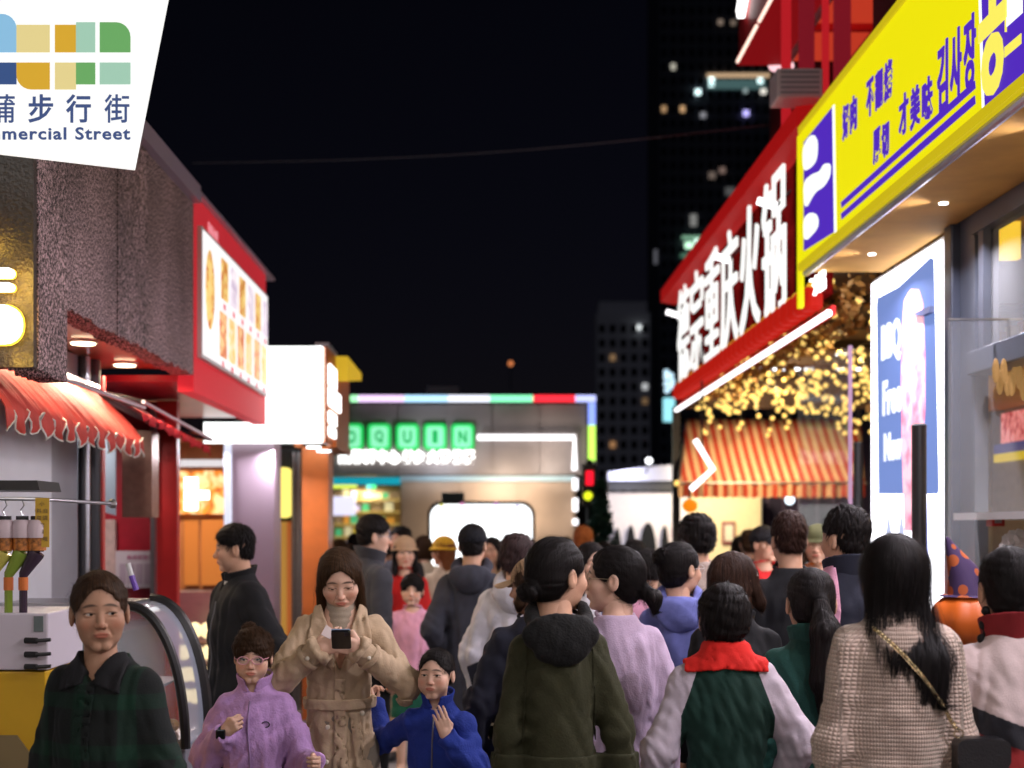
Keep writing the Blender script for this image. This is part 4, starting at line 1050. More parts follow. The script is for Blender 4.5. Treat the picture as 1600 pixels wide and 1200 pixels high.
# flame picture bar, shelves
q = MB(); q.box(-3.4, PX(350, 12.4), 12.55, 12.65, 0, 2.45); S2(q.build('back_wall', mat('brown_panelling', (.28, .10, .03), rough=.5, noise=.3, nscale=4)))
fl_ = glow('flame_picture', (1, .3, .03), 1.0); N, L = nodes(fl_); tc = N.new('ShaderNodeTexCoord'); n = N.new('ShaderNodeTexNoise'); n.inputs['Scale'].default_value = 6; n.inputs['Detail'].default_value = 6; n.inputs['Distortion'].default_value = 1.2
L.new(tc.outputs['Object'], n.inputs['Vector']); cr = N.new('ShaderNodeValToRGB'); e = cr.color_ramp.elements; e[0].position = .36; e[0].color = (.05, .02, .03, 1); e[1].position = .62; e[1].color = (1, .85, .45, 1); a = e.new(.47); a.color = (.95, .26, .03, 1)
L.new(n.outputs['Fac'], cr.inputs[0]); L.new(cr.outputs[0], N['Principled BSDF'].inputs['Emission Color']); N['Principled BSDF'].inputs['Emission Strength'].default_value = 1.1
q = MB(); q.box(-3.2, PX(350, 12.4), 12.48, 12.54, PZ(803, 12.4), PZ(735, 12.4)); S2(q.build('flame_picture', fl_))
q = MB(); q.box(-3.2, PX(350, 12.3), 12.42, 12.46, PZ(728, 12.3), PZ(717, 12.3)); S2(q.build('white_bar', glow('soft_white_bar', (.9, .88, .9), .8)))
for (x0, x1, y0, y1) in ((284, 304, 745, 764), (284, 322, 766, 780), (284, 304, 782, 797)):
    q = MB(); q.box(PX(x0, 12.3), PX(x1, 12.3), 12.40, 12.45, PZ(y1, 12.3), PZ(y0, 12.3)); S2(q.build('sign_block', G_letter))
for (x0, x1) in ((284, 306), (311, 348)):
    q = MB(); q.box(PX(x0, 12.4), PX(x1, 12.4), 12.50, 12.54, PZ(915, 12.4), PZ(812, 12.4)); S2(q.build('amber_panel', glow('amber_panel', (.62, .20, .04), .55, False)))
q = MB(); q.box(-3.2, -2.22, 12.1, 12.5, .0, PZ(925, 12.1)); S2(q.build('counter', M_steel))
random.seed(4)
for i in range(16):
    d_ = 11.4; x = 290+(i % 4)*17+random.uniform(-3, 3); y = 985+(i//4)*34
    q = MB(); q.sphere((PX(x, d_), d_, PZ(y, d_)), (.055, .055, .065), 14); S2(q.build('round_lamp', glow('round_cream_lamp', (1, .80, .42), 1.5, False)))
for i in range(4):
    z = PZ(1004+34*i, 11.4); q = MB(); q.box(-2.5, -1.98, 11.3, 11.5, z-.012, z); S2(q.build('lamp_shelf', mat('dark_wood', (.12, .05, .02), rough=.5)))
S2(lamp('inner_lamp', (-2.6, 11.9, 2.3), 30, (1, .75, .5), .2))
q = MB(); q.box(-3.4, -2.0, 11.86, 12.6, 2.42, 2.46); S2(q.build('ceiling', M_orange))

# ================================================================== FAR: green-letter shop across the end of the street
D3 = 24.0
s3 = thing('drinks_shop', 'wide grey shop with green glowing letter tiles across the street end', 'shop', (0, D3, 0))
def X3(x): return PX(x, D3)
def Z3(y): return PZ(y, D3)
q = MB(); q.box(X3(380), X3(918), .05, 4, Z3(742), Z3(630)); q.build('upper_facade', M_taupe, s3)
for x0, x1 in ((548, 620), (622, 694), (696, 768), (770, 842), (844, 916)):
    q = MB(); q.box(X3(x0), X3(x1), .02, .05, Z3(740), Z3(632)); q.build('facade_panel', M_taupe, s3)
q = MB(); q.box(X3(380), X3(932), 0, 4, Z3(630), Z3(617)); q.box(X3(918), X3(932), 0, 4, 0, Z3(630)); q.build('facade_frame', M_dark, s3)
for i, (a, b, c) in enumerate(((548, 560, (.4, 1, .5)), (560, 632, (.85, .60, .95)), (632, 700, (.45, .75, 1)), (700, 766, (.85, .88, 1)), (766, 833, (.25, .95, .50)), (833, 899, (1, .03, .05)), (899, 931, (.5, .55, 1)))):
    q = MB(); q.box(X3(a), X3(b)-.004, -.06, -.005, Z3(628), Z3(618)); q.build('led_bar', glow('led_%d' % i, c, 1.5), s3)
for i, (a, b, c) in enumerate(((629, 664, (.25, .35, 1)), (664, 720, (.55, 1, .12)))):
    q = MB(); q.box(X3(919), X3(930), -.06, -.005, Z3(b), Z3(a)-.004); q.build('led_bar', glow('ledv_%d' % i, c, 1.5), s3)
G_green = glow('green_tile', (.015, .72, .13), 1.0); G_mint = glow('mint_face', (.30, .95, .55), 1.0)
for ch, x in (('C', 505), ('O', 550), ('Q', 593), ('U', 637), ('I', 680), ('N', 723)):
    q = MB(); q.prism(rect(X3(x), Z3(683), .38, .44, .07), 'y', -.06, 0); q.build('letter_tile', G_green, s3)
    q = MB(); q.prism(rect(X3(x), Z3(683), .29, .35, .06), 'y', -.07, -.058); q.build('letter_tile', G_mint, s3)
    text('letter', ch, glow('green_letter', (.01, .45, .10), .9), s3, (X3(x), -.078, Z3(683)), size=.3, depth=.012, off=.012, fit=(.15 if ch != 'I' else .09, .22))
for s_, x0, x1 in (('HOTPOT', 530, 587), ('中心', 589, 626), ('美食', 629, 664), ('火锅', 667, 703), ('烧烤', 706, 742)):
    text('white_lettering', s_, G_letter, s3, ((X3(x0)+X3(x1))/2, -.05, Z3(714)), size=.2, depth=.04, off=.012, fit=(X3(x1)-X3(x0), Z3(703)-Z3(725)))
q = MB(); q.tube([(X3(746), -.12, Z3(684)), (X3(897), -.12, Z3(684)), (X3(897), -.12, Z3(735))], .045, 10); q.build('neon_tube', G_tube, s3)
for (y0, y1) in ((748, 766), (779, 799), (811, 820)):
    q = MB(); q.tube([(X3(898), -.12, Z3(y1)), (X3(898), -.12, Z3(y0))], .045, 10); q.build('neon_dash', G_tube, s3)
q = MB(); q.box(X3(625), X3(900), .12, .3, 0, Z3(746)); q.build('beige_wall', M_beige, s3)
for x0, x1 in ((627, 716), (718, 808), (810, 896)): q = MB(); q.box(X3(x0), X3(x1), .09, .12, .05, Z3(752)); q.build('wall_panel', M_beige, s3)
q = MB(); q.box(X3(380), X3(625), -.05, .1, Z3(757), Z3(746)); q.build('teal_fascia', glow('teal_strip', (.01, .42, .55), .75), s3)
q = MB(); q.box(X3(625), X3(898), -.02, .1, Z3(752), Z3(744)); q.build('ledge', mat('pale_teal', (.35, .5, .55)), s3)
q = MB(); q.box(X3(380), X3(624), .9, 1.0, 0, Z3(757)); q.build('shop_back_wall', mat('warm_back_wall', (.45, .34, .20), rough=.6, noise=.3), s3)
random.seed(12)
shelfc = [(.85, .65, .08), (.1, .6, .25), (.7, .62, .9), (.8, .35, .05), (.3, .2, .1), (.9, .8, .45)]
for r_ in range(5):
    z = Z3(858-20*r_); q = MB(); q.box(X3(516), X3(620), .55, .85, z-.03, z); q.build('shelf', glow('shelf_glow', (.65, .45, .12), .5, False), s3)
    x = 518
    while x < 612:
        w_ = random.uniform(6, 14); c = random.choice(shelfc); q = MB(); q.box(X3(x), X3(x+w_), .6, .75, z, z+random.uniform(.08, .17)); q.build('packet', glow('packet_%d' % shelfc.index(c), c, .6, False), s3); x += w_+random.uniform(1, 6)
q = MB(); q.box(X3(513), X3(552), .3, .4, Z3(805), Z3(775)); q.build('screen', glow('screen_lilac', (.8, .78, 1), 1.1), s3)
q = MB(); q.box(X3(513), X3(555), .2, .3, Z3(762), Z3(757)); q.build('yellow_strip', glow('lime_strip', (.8, .95, .1), 1.2), s3)
for x, c in ((575, (.2, .9, .7)), (582, (.1, .9, .3))): q = MB(); q.sphere((X3(x), .2, Z3(760)), .05, 10); q.build('small_lamp', glow('tl%d' % x, c, 1.6, False), s3)
q = MB(); q.box(X3(664), X3(716), .6, 1.2, Z3(616), Z3(598)); q.build('roof_unit', mat('roof_unit_grey', (.3, .3, .36), rough=.6), s3)
s3.location = (0, D3, 0)
lp = lamp('shop_lamp', (X3(565), .5, 2.4), 40, (1, .85, .6), .4, parent=s3); lp2 = lamp('wall_lamp', (X3(790), -1.0, 2.45), 30, (1, .80, .62), .5, rot=(R(50), 0, 0), parent=s3)
lamp('facade_lamp', (X3(860), -.7, 2.60), 10, (1, .86, .75), .3, rot=(R(140), 0, 0), parent=s3); lamp('facade_lamp', (X3(690), -.9, 2.60), 12, (.8, .85, 1), .5, rot=(R(140), 0, 0), parent=s3)

D4 = 20.0
ks = thing('screen_kiosk', 'tall white screen in a rounded black frame behind the crowd', 'screen', (PX(752, D4), D4, 0)); k = D4/F
q = MB(); q.prism(rect(0, 1.0, 168*k, 2.08, .2), 'y', 0, .22); q.build('frame', M_black, ks, smooth=False)
q = MB(); q.prism(rect(0, 1.0, 158*k, 1.98, .17), 'y', -.01, .0); q.build('screen', glow('kiosk_screen', (.97, .99, 1), 2.6), ks)
q = MB(); q.box((690-752)*k, (725-752)*k, .05, .2, 2.03, 2.16); q.build('speaker_box', mat('dark_teal_box', (.02, .05, .06), rough=.5), ks)
for i, (x, y, c) in enumerate(((690, 790, (.9, .85, .2)), (722, 788, (.9, .3, .6)), (775, 788, (.8, .4, .9)), (808, 792, (.5, .35, .9)), (820, 800, (.2, .3, .9)), (700, 800, (.9, .5, .7)))):
    q = MB(); q.prism(rect((x-752)*k, CAM_H-(y-VY)*k, .06, .05, .02), 'y', -.014, -.011); q.build('screen_icon', glow('icon%d' % i, c, .9), ks)

# ================================================================== FAR right: low white building, tree, signal, towers
D5 = 22.0
s5 = thing('white_building', 'low white walled building with silver curved roof edge behind striped awning', 'building', (0, D5, 0))
q = MB(); q.box(PX(950, D5), PX(1190, D5), 0, 3, 0, PZ(768, D5)); q.build('wall', glow('lit_white_render', (.55, .50, .50), .0) if False else mat('white_render', (.72, .66, .66), rough=.7, noise=.08), s5)
q = MB(); q.box(PX(1075, D5), PX(1188, D5), -.03, 0, .1, PZ(775, D5)); q.build('cream_panel', mat('cream_panel', (.75, .62, .36), rough=.7, noise=.08), s5)
q = MB(); vs = []
for i in range(15):
    x = PX(948+i*9, D5); z = PZ(738-12*math.sin(i/14*1.5), D5); q.box(x, x+9*D5/F+.001, -.25, 0, PZ(752, D5), z)
q.build('roof_edge', mat('silver_edge', (.35, .36, .46), rough=.35, metal=.5), s5)
q = MB(); q.box(PX(950, D5), PX(1100, D5), -.12, 0, PZ(767, D5), PZ(753, D5)); q.build('shadow_gap', M_dark, s5)  # plain dark strip fixed under the silver roof edge
for x, wd, ht in ((964, 12, 42), (985, 16, 46), (1012, 26, 50), (1038, 12, 46)):
    k = D5/F; q = MB(); n_ = 12; pl = [(-wd/2*k, 0), (wd/2*k, 0)]+[(wd/2*k*math.cos(t*math.pi/n_), 1.25+ (ht*k)*math.sin(t*math.pi/n_)) for t in range(0, n_+1)]
    o = MB().prism([(a+PX(x, D5), b) for a, b in pl], 'y', -.08, -.035).build('pointed_arch', mat('black_arch', (.003, .003, .004), rough=.9), s5)
q = MB(); q.cyl((PX(1052, D5), -.05, PZ(832, D5)), .16, .02, 24, axis='y'); q.build('round_sign', mat('pinkwhite', (.7, .6, .6)), s5)
text('round_sign_mark', 'x', mat('dark_red_ink', (.3, .05, .08)), s5, (PX(1052, D5), -.06, PZ(832, D5)), size=.2, depth=.01)
q = MB(); q.box(PX(1127, D5), PX(1148, D5), -.07, -.03, PZ(850, D5), PZ(815, D5)); q.build('red_frame', mat('dull_red_frame', (.22, .05, .05)), s5)
q = MB(); q.box(PX(1131, D5), PX(1144, D5), -.08, -.06, PZ(845, D5), PZ(820, D5)); q.build('picture', M_cream, s5)
lamp('wall_washer', (PX(1110, D5), -1.5, 2.7), 60, (1, .84, .55), .5, rot=(R(35), 0, 0), parent=s5); lamp('wall_washer', (PX(985, D5), -1.6, 2.6), 32, (.85, .85, 1), .5, rot=(R(35), 0, 0), parent=s5)
s6 = thing('purple_shopfront', 'dim purple shopfront under the striped awning', 'shop', (0, 23, 0))
q = MB(); q.box(PX(1190, 23), PX(1420, 23), 0, 2, 0, 3.4); q.build('wall', mat('dim_purple', (.05, .035, .075), rough=.6, noise=.3), s6)
for x in (1198, 1222, 1246, 1275, 1300): q = MB(); q.box(PX(x, 23), PX(x+3, 23), -.05, 0, 0, 2.6); q.build('mullion', mat('mauve_mullion', (.18, .12, .2)), s6)
lm = thing('hanging_lamp', 'small round white lamp glowing at the silver roof edge', 'lamp', P3(1014, 720, 21)); q = MB(); q.sphere((0, 0, 0), .05, 14); q.build('bulb', glow('street_bulb', (.95, .97, 1), 3, False), lm); q = MB(); q.tube([(0, 0, 0), (0, .3, -.15), (0, .5, -.16)], .012); q.build('stem', M_dark, lm)
lm = thing('hanging_lamp', 'bluish round lamp hanging below the striped awning valance', 'lamp', P3(1234, 781, 19)); q = MB(); q.sphere((0, 0, 0), .06, 14); q.build('bulb', glow('street_bulb_blue', (.8, .92, 1), 3, False), lm); q = MB(); q.tube([(0, 0, .03), (0, 0, 1.2)], .008); q.build('stem', M_dark, lm)
sg = thing('signal_post', 'dark post with red square light above a yellow round light', 'traffic light', (PX(921, 19.5), 19.5, 0))
q = MB(); q.cyl((0, .06, 0), .04, 2.6, 10); q.build('post', M_dark, sg); q = MB(); q.box(-.10, .10, -.02, .08, PZ(790, 19.5), PZ(725, 19.5), bev=.01); q.build('housing', M_black, sg)
q = MB(); q.box(-.05, .05, -.04, -.02, PZ(758, 19.5), PZ(736, 19.5)); q.build('red_light', glow('signal_red', (1, .01, .03), 1.5, False), sg)
q = MB(); q.cyl((-.02, -.04, PZ(775, 19.5)), .06, .02, 16, axis='y'); q.build('yellow_light', glow('signal_yellow', (.75, .85, .02), 1.5, False), sg)
# dark evergreen
tr = thing('evergreen_tree', 'small dark green tree standing beside the shop with green letters', 'tree', (PX(938, 18.8), 18.8, 0))
q = MB(); q.tube([(0, 0, 0), (.02, 0, .8), (-.01, .02, 1.6)], [.05, .035, .015], 8)
for a in range(9): q.tube([(0, 0, .5+a*.12), (.22*math.cos(a*2.2)*(1-a*.07), .22*math.sin(a*2.2)*(1-a*.07), .66+a*.14)], [.014, .004], 5)
q.build('trunk', mat('bark', (.05, .035, .02), rough=.9), tr)
N_ = 2600; r_ = np.random.RandomState(4); zz = .45+1.85*r_.rand(N_)**.9; rad = (2.35-zz)*.20+.03; an = r_.rand(N_)*6.283; rr = rad*np.sqrt(r_.rand(N_))*(.75+.5*np.sin(an*3+zz*9)**2)
c = np.stack([rr*np.cos(an), rr*np.sin(an), zz], 1); u = r_.randn(N_, 3); u /= np.linalg.norm(u, axis=1)[:, None]; v = np.cross(u, r_.randn(N_, 3)); v /= np.linalg.norm(v, axis=1)[:, None]
sz = (.03+.025*r_.rand(N_))[:, None]; Vt = np.stack([c-u*sz, c+v*sz*.5, c+u*sz, c-v*sz*.5], 1).reshape(-1, 3); Qt = np.arange(N_*4).reshape(-1, 4)
link_mesh('crown', np_mesh('crown', Vt, Qt), mat('dark_green_leaf', (.02, .09, .06), rough=.6), tr)

def tower(label, x0, x1, ytop, d, nx, nz, lit, m=M_tower, win=True, seed=1, wcol=((.9, .85, .7), (.8, .9, 1), (1, .6, .3))):
    t = thing('tower_block', label, 'tower', (PX(x0, d), d, 0)); W = (x1-x0)/F*d; Hh = PZ(ytop, d); q = MB(); q.box(0, W, 0, W*.7, 0, Hh); q.build('wall', m, t)
    q = MB(); q.box(W*.05, W*.95, .4, W*.6, Hh, Hh+1.2); q.build('parapet', m, t)
    rr = random.Random(seed); a = W/nx; b = (Hh-3)/nz; lits = {}
    wm = mat('dark_window', (.010, .012, .018), rough=.2)
    q = MB()
    for i in range(nx):
        for j in range(nz): q.box(a*i+a*.22, a*i+a*.78, -.05, .06, 2+b*j+b*.25, 2+b*j+b*.8)
    o = q.build('window', wm, t); o['kind'] = 'stuff'
    for _ in range(lit):
        i = rr.randrange(nx); j = rr.randrange(int(nz*.2), nz); c = rr.choice(wcol); kk = rr.uniform(.15, .7)
        q = MB(); q.box(a*i+a*.25, a*i+a*.75, -.12, -.07, 2+b*j+b*.3, 2+b*j+b*.75); q.build('lit_window', glow('win_%d_%d' % (int(c[0]*9+c[2]*90), int(kk*6)), c, kk, False), t)
    return t
t1 = tower('dim grey tower block with a column of small windows', 932, 1016, 488, 150, 5, 14, 7, seed=3)
for (x, y, c, s_) in ((998, 512, (.85, .9, .9), .25),): q = MB(); q.sphere(((x-932)/F*150, -.3, PZ(y, 150)), s_); q.build('window_light', glow('wl', c, 1.3, False), t1)
t2 = tower('very dark tall tower right of the grey block with scattered lights', 1030, 1262, -160, 190, 16, 44, 5, m=M_night, seed=9)
def tl(t, x0t, d, items):
    for i, (x, y, w_, h_, c, e_) in enumerate(items):
        q = MB(); kx = d/F; q.box((x-w_/2-x0t)*kx, (x+w_/2-x0t)*kx, -.5, -.2, PZ(y+h_/2, d), PZ(y-h_/2, d)); q.build('light', glow('tl_%s_%d' % (t.name[-3:], i), c, e_, False), t)
tl(t2, 1030, 190, [(1157, 119, 106, 5, (.9, .6, .35), .7), (1111, 130, 8, 14, (.75, 1, 1), 2.5), (1187, 128, 8, 8, (.75, 1, 1), 2.5), (1090, 145, 8, 8, (.75, 1, 1), 2), (1192, 144, 8, 7, (.9, .85, .75), 1.2), (1164, 143, 6, 6, (.4, .5, .5), .8), (1150, 133, 90, 14, (.08, .16, .16), .7), (1165, 178, 8, 8, (.5, .45, 1), 1.6), (1098, 181, 8, 8, (.5, .5, .55), .5), (1125, 36, 7, 7, (.6, .45, .35), .4), (1145, 37, 7, 7, (.6, .45, .35), .3),
                 (1224, 181, 12, 5, (1, 1, 1), 2), (1099, 382, 28, 15, (.7, 1, .85), 1.8), (1076, 384, 12, 9, (.6, 1, .7), 1.6), (1083, 345, 10, 18, (.4, .4, .38), .5), (1085, 372, 40, 5, (.3, .6, .4), .7), (1128, 267, 9, 9, (.45, .3, .25), .4), (1112, 275, 10, 10, (.4, .3, .25), .35), (1140, 300, 14, 12, (.25, .25, .25), .3), (1080, 400, 34, 6, (.12, .3, .2), .6), (1024, 402, 5, 22, (.3, .3, .35), .3)])
sgn = thing('vertical_neon_sign', 'small cyan vertical sign glowing beyond the red restaurant', 'sign', P3(1045, 620, 60)); k = 60/F
q = MB(); q.box(-11*k, 11*k, 0, .3, -42*k, 44*k); q.build('housing', M_dark, sgn)
q = MB(); q.box(-9*k, 9*k, -.08, 0, -39*k, -2*k, bev=.03); q.build('lower_panel', glow('cyan_panel', (.35, .85, .95), 1.2, False), sgn)
for (x, y) in ((-4, 38), (-4, 30), (5, 24), (-4, 20), (4, 16), (-3, 10), (3, 33)): q = MB(); q.sphere((x*k, -.05, y*k), .12, 10); q.build('bulb', glow('cyan_bulb', (.6, .85, 1), 1.5, False), sgn)
o = thing('roof_beacon', 'tiny orange light on the dark far roof', 'light', P3(798, 568, 120)); q = MB(); q.sphere((0, 0, 0), .22, 10); q.build('bulb', glow('beacon', (1, .3, .1), .9, False), o); q = MB(); q.cyl((0, 0, -8), .05, 7.8); q.build('mast', M_night, o)
cb = MB(); pts = [(PX(300, 14)+(PX(1200, 14)-PX(300, 14))*t, 14, PZ(255, 14)+(PZ(195, 14)-PZ(255, 14))*t-.09*math.sin(math.pi*t)) for t in [i/24 for i in range(25)]]
cb.tube(pts, .006, 5); tag(cb.build('overhead_cable', mat('cable', (.10, .10, .12), rough=.6)), 'thin overhead cable sagging across the night sky', 'cable')

# ================================================================== RIGHT: red restaurant with white characters
XR = 2.12
s7 = thing('red_restaurant', 'red restaurant front with huge white glowing characters', 'restaurant', (XR, 8.65, 0))
def S7(o): o.parent = s7; o.location = Vector(o.location)-Vector((XR, 8.65, 0)); return o
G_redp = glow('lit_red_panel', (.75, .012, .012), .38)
yy = 9.1
while yy < 15.6:
    y1 = min(yy+.62, 15.7); q = MB(); q.box(XR, XR+.1, yy+.006, y1-.006, 3.16, 4.17); S7(q.build('sign_panel', mat('deep_red_panel', (.16, .006, .006), rough=.9, spec=0.0, noise=.25, nscale=3))); yy += .62
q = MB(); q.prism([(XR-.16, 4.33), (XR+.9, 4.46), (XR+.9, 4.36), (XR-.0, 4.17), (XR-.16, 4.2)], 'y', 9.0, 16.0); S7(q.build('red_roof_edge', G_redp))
for i, (ch) in enumerate('德宗重庆火锅'):
    a = 15.35-.935*i; S7(text('character', ch, glow('restaurant_letters', (1, 1, .97), 1.15), None, (XR-.06, a-.47, 3.70), R(-90), size=1.0, depth=.02, off=.0, fit=(.80, .98 if i < 5 else 1.06)))
    for dz in (.35, -.35): pass
q = MB(); q.box(XR-.01, XR+.05, 9.35, 9.72, 3.22, 4.25); S7(q.build('dark_end_post', mat('matt_black_paint', (.012, .010, .010), rough=.9, spec=.0)))
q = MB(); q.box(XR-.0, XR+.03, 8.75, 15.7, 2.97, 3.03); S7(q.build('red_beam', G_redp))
q = MB(); q.tube([(XR-.05, 8.6, 2.96), (XR-.05, 15.5, 2.945)], .022, 10); S7(q.build('led_tube', G_tube))
y_ = 9.15; i = 0; lmsh = None
while y_ < 15.5:
    if lmsh is None:
        q = MB(); q.lathe((0, 0, 0), [(.05, -.075), (.075, -.05), (.075, .05), (.05, .075)], 14); lmsh = q.build('red_lantern', glow('lantern_red', (.8, .02, .01), .5, False), smooth=True).data
        q = MB(); q.sphere((0, 0, .085), (.03, .075, .03), 10); gm_ = q.build('gold_leaf', glow('lantern_gold', (1, .5, .03), .8, False)).data
        for o in [o for o in COL.objects if o.data in (lmsh, gm_)]: bpy.data.objects.remove(o)
    for nme, me_ in (('red_lantern', lmsh), ('gold_leaf', gm_)):
        o = bpy.data.objects.new(nme, me_); COL.objects.link(o); o.location = (XR-.03, y_, 3.13); S7(o)
    y_ += .215; i += 1
S7(text('small_sign', '老火锅', G_letter, None, (XR-.03, 9.0, 3.20), R(-90), size=.2, depth=.02, fit=(.42, .12)))
for (x, y, d) in ((1050, 490, 15.4), (1125, 403, 12.2), (1125, 403, 12.2)):
    pass
for (x, y) in ((1050, 490), (1126, 403), (1197, 318)):
    d_ = 1.95*F/(x-VX); t_ = thing('sign_spotlight', {1050: 'short white spotlight arm at the far end of the red sign', 1126: 'short white spotlight arm above the middle red sign character', 1197: 'short white spotlight arm above the last red sign characters'}[x], 'spotlight', P3(x, y, d_), 0, 'spotlights over the red sign')
    q = MB(); q.tube([(-.06, 0, .02), (.07, 0, -.02)], .028, 10); q.build('lamp_head', G_tube, t_); q = MB(); q.tube([(.07, 0, -.02), (.2, 0, .12)], .01, 6); q.build('arm', M_dark, t_)
# terrace ceiling, posts, string lights
ce = MB(); ce.box(XR+.12, 5.6, 8.8, 16.2, 3.40, 3.46); S7(ce.build('terrace_ceiling', mat('brown_ceiling', (.16, .09, .06), rough=.7, noise=.2)))
for y in (9.3, 10.6, 11.9, 13.2, 14.5, 15.8): q = MB(); q.box(XR+.12, 5.6, y, y+.08, 3.33, 3.40); S7(q.build('ceiling_beam', mat('dark_beam', (.06, .035, .025), rough=.7)))
q = MB(); q.box(5.6, 5.7, 8.8, 16.2, 0, 3.4); S7(q.build('terrace_wall', mat('brown_terrace_wall', (.14, .08, .05), rough=.7, noise=.2)))
q = MB(); q.box(XR+.1, 5.6, 15.9, 16.0, 3.0, 3.4); S7(q.build('end_beam', mat('brown_end_beam', (.12, .07, .05), rough=.7)))
q = MB(); q.box(2.06, 2.14, 15.7, 15.78, 0, 3.0); S7(q.build('post', M_dark))
# bulbs: strings hanging under the ceiling
bulb = MB().sphere((0, 0, 0), .024, 10).build('bulb', G_warm).data
for o in [o for o in COL.objects if o.data == bulb]: bpy.data.objects.remove(o)
random.seed(21); ORD = 'first second third fourth fifth sixth seventh eighth ninth tenth eleventh twelfth thirteenth fourteenth fifteenth sixteenth seventeenth eighteenth'.split()
for sidx in range(18):
    x0 = 2.26+.125*sidx; ya = 9.2+random.uniform(0, 1.2); L_ = thing('string_light', 'warm bulb string under the brown terrace ceiling, %s from the street edge' % ORD[sidx], 'string lights', (x0, ya, 3.36), 0, 'bulb strings under the terrace ceiling')
    pts = []; n_ = 24
    for j in range(n_+1):
        t = j/n_; pts.append((.10*math.sin(t*9+sidx), t**.55*(15.7-ya), -.04-.14*abs(math.sin(t*math.pi*3+sidx))-.55*t*random.random()))
    q = MB(); q.tube(pts, .003, 4); q.build('wire', M_black, L_)
    for j, p in enumerate(pts):
        for e in range(1):
            o = bpy.data.objects.new('bulb', bulb); COL.objects.link(o); o.parent = L_; o.location = (p[0]+random.uniform(-.02, .02), p[1], p[2]-.03)
for i, (x, y) in enumerate(((1314, 557), (1264, 585), (1242, 597), (1222, 609), (1185, 629), (1167, 640), (1209, 620), (1314, 628), (1338, 618), (1290, 571), (1243, 648), (1350, 545))):
    d_ = (3.37-CAM_H)*F/(VY-y); dd = min(d_, 15.5); q = MB(); q.cyl((PX(x, dd), dd, 3.385), .05, .01, 14); S7(q.build('ceiling_spot', G_cool))
for (X_, Y_) in ((2.9, 10.4), (3.2, 12.6), (3.0, 14.8)): S7(lamp('terrace_lamp', (X_, Y_, 3.28), 25, (1, .80, .45), .3))
# dry golden leaf clusters hung along the terrace edge
gl = MB(); r_ = np.random.RandomState(6); N_ = 1500
c = np.stack([XR+.15+.35*r_.rand(N_), 9+6.3*r_.rand(N_), 3.02+.28*r_.rand(N_)], 1); c[:, 2] += .05*np.sin(c[:, 1]*5); u = r_.randn(N_, 3); u /= np.linalg.norm(u, axis=1)[:, None]; v = np.cross(u, r_.randn(N_, 3)); v /= np.linalg.norm(v, axis=1)[:, None]; sz = .025+.02*r_.rand(N_)[:, None]
Vt = np.stack([c-u*sz, c+v*sz*.5, c+u*sz, c-v*sz*.5], 1).reshape(-1, 3)
o = link_mesh('hanging_leaf', np_mesh('hanging_leaf', Vt, np.arange(N_*4).reshape(-1, 4)), mat('golden_leaf', (.40, .20, .04), rough=.6)); S7(o); o['kind'] = 'stuff'
# striped awning facing the camera
aw = thing('striped_awning', 'red and cream striped awning sloping toward the street', 'awning', (0, 16, 0))
ms = mat('striped_cloth', (.6, .3, .2), rough=.75); N, L = nodes(ms); tc = N.new('ShaderNodeTexCoord'); sp = N.new('ShaderNodeSeparateXYZ'); L.new(tc.outputs['Object'], sp.inputs[0])
a1 = N.new('ShaderNodeMath'); a1.operation = 'MULTIPLY'; a1.inputs[1].default_value = 9.5; L.new(sp.outputs['X'], a1.inputs[0]); a2 = N.new('ShaderNodeMath'); a2.operation = 'FRACT'; L.new(a1.outputs[0], a2.inputs[0]); a3 = N.new('ShaderNodeMath'); a3.operation = 'LESS_THAN'; a3.inputs[1].default_value = .52; L.new(a2.outputs[0], a3.inputs[0])
mx = N.new('ShaderNodeMix'); mx.data_type = 'RGBA'; L.new(a3.outputs[0], mx.inputs[0]); mx.inputs[6].default_value = (.72, .46, .28, 1); mx.inputs[7].default_value = (.52, .06, .03, 1); L.new(mx.outputs[2], N['Principled BSDF'].inputs['Base Color'])
zt, zb = PZ(655, 16.2), PZ(755, 15.2); xa, xb = PX(1072, 16.2), PX(1345, 16.2); q = MB(); vs = []; K = 40
for i in range(K+1):
    t = i/K; sk = -.22
    for j in range(7):
        s_ = j/6; vs.append((xa+(xb-xa)*t+sk*s_, .2-1.0*s_, zt+(zb-zt)*s_-.03*math.sin(s_*math.pi)))
q.add(vs, [(i*7+j, i*7+7+j, i*7+8+j, i*7+j+1) for i in range(K) for j in range(6)]); o = q.build('slope_cloth', ms, aw, smooth=True); o.modifiers.new('t', 'SOLIDIFY').thickness = .004
q = MB(); vs = []; K = 160
for i in range(K+1):
    t = i/K; x = xa-.22+(xb-xa)*t; ph = t*2*math.pi*26
    vs += [(x, -.81+.012*math.sin(ph*.5), zb-.005), (x, -.81+.02*math.sin(ph*.5), zb-.14-.018*abs(math.sin(ph/2)))]
q.add(vs, [(2*i, 2*i+2, 2*i+3, 2*i+1) for i in range(K)]); o = q.build('valance', ms, aw); o.modifiers.new('t', 'SOLIDIFY').thickness = .004
q = MB(); q.tube([(xa-.22, -.8, zb), (xb-.2, -.8, zb)], .015); q.tube([(xa-.22, -.8, zb), (xa, .2, zt-.05)], .012); q.build('frame_bar', M_steel, aw); q = MB(); q.sphere((xa-.24, -.8, zb), .03); q.build('end_knob', G_warm, aw)
lamp('awning_lamp', (2.9, -2.3, 3.2), 35, (1, .72, .38), .5, rot=(R(55), 0, 0), parent=aw)
ar = thing('arrow_sign', 'white neon arrow sign in front of the striped awning', 'sign', P3(1098, 730, 13.5)); k = 13.5/F
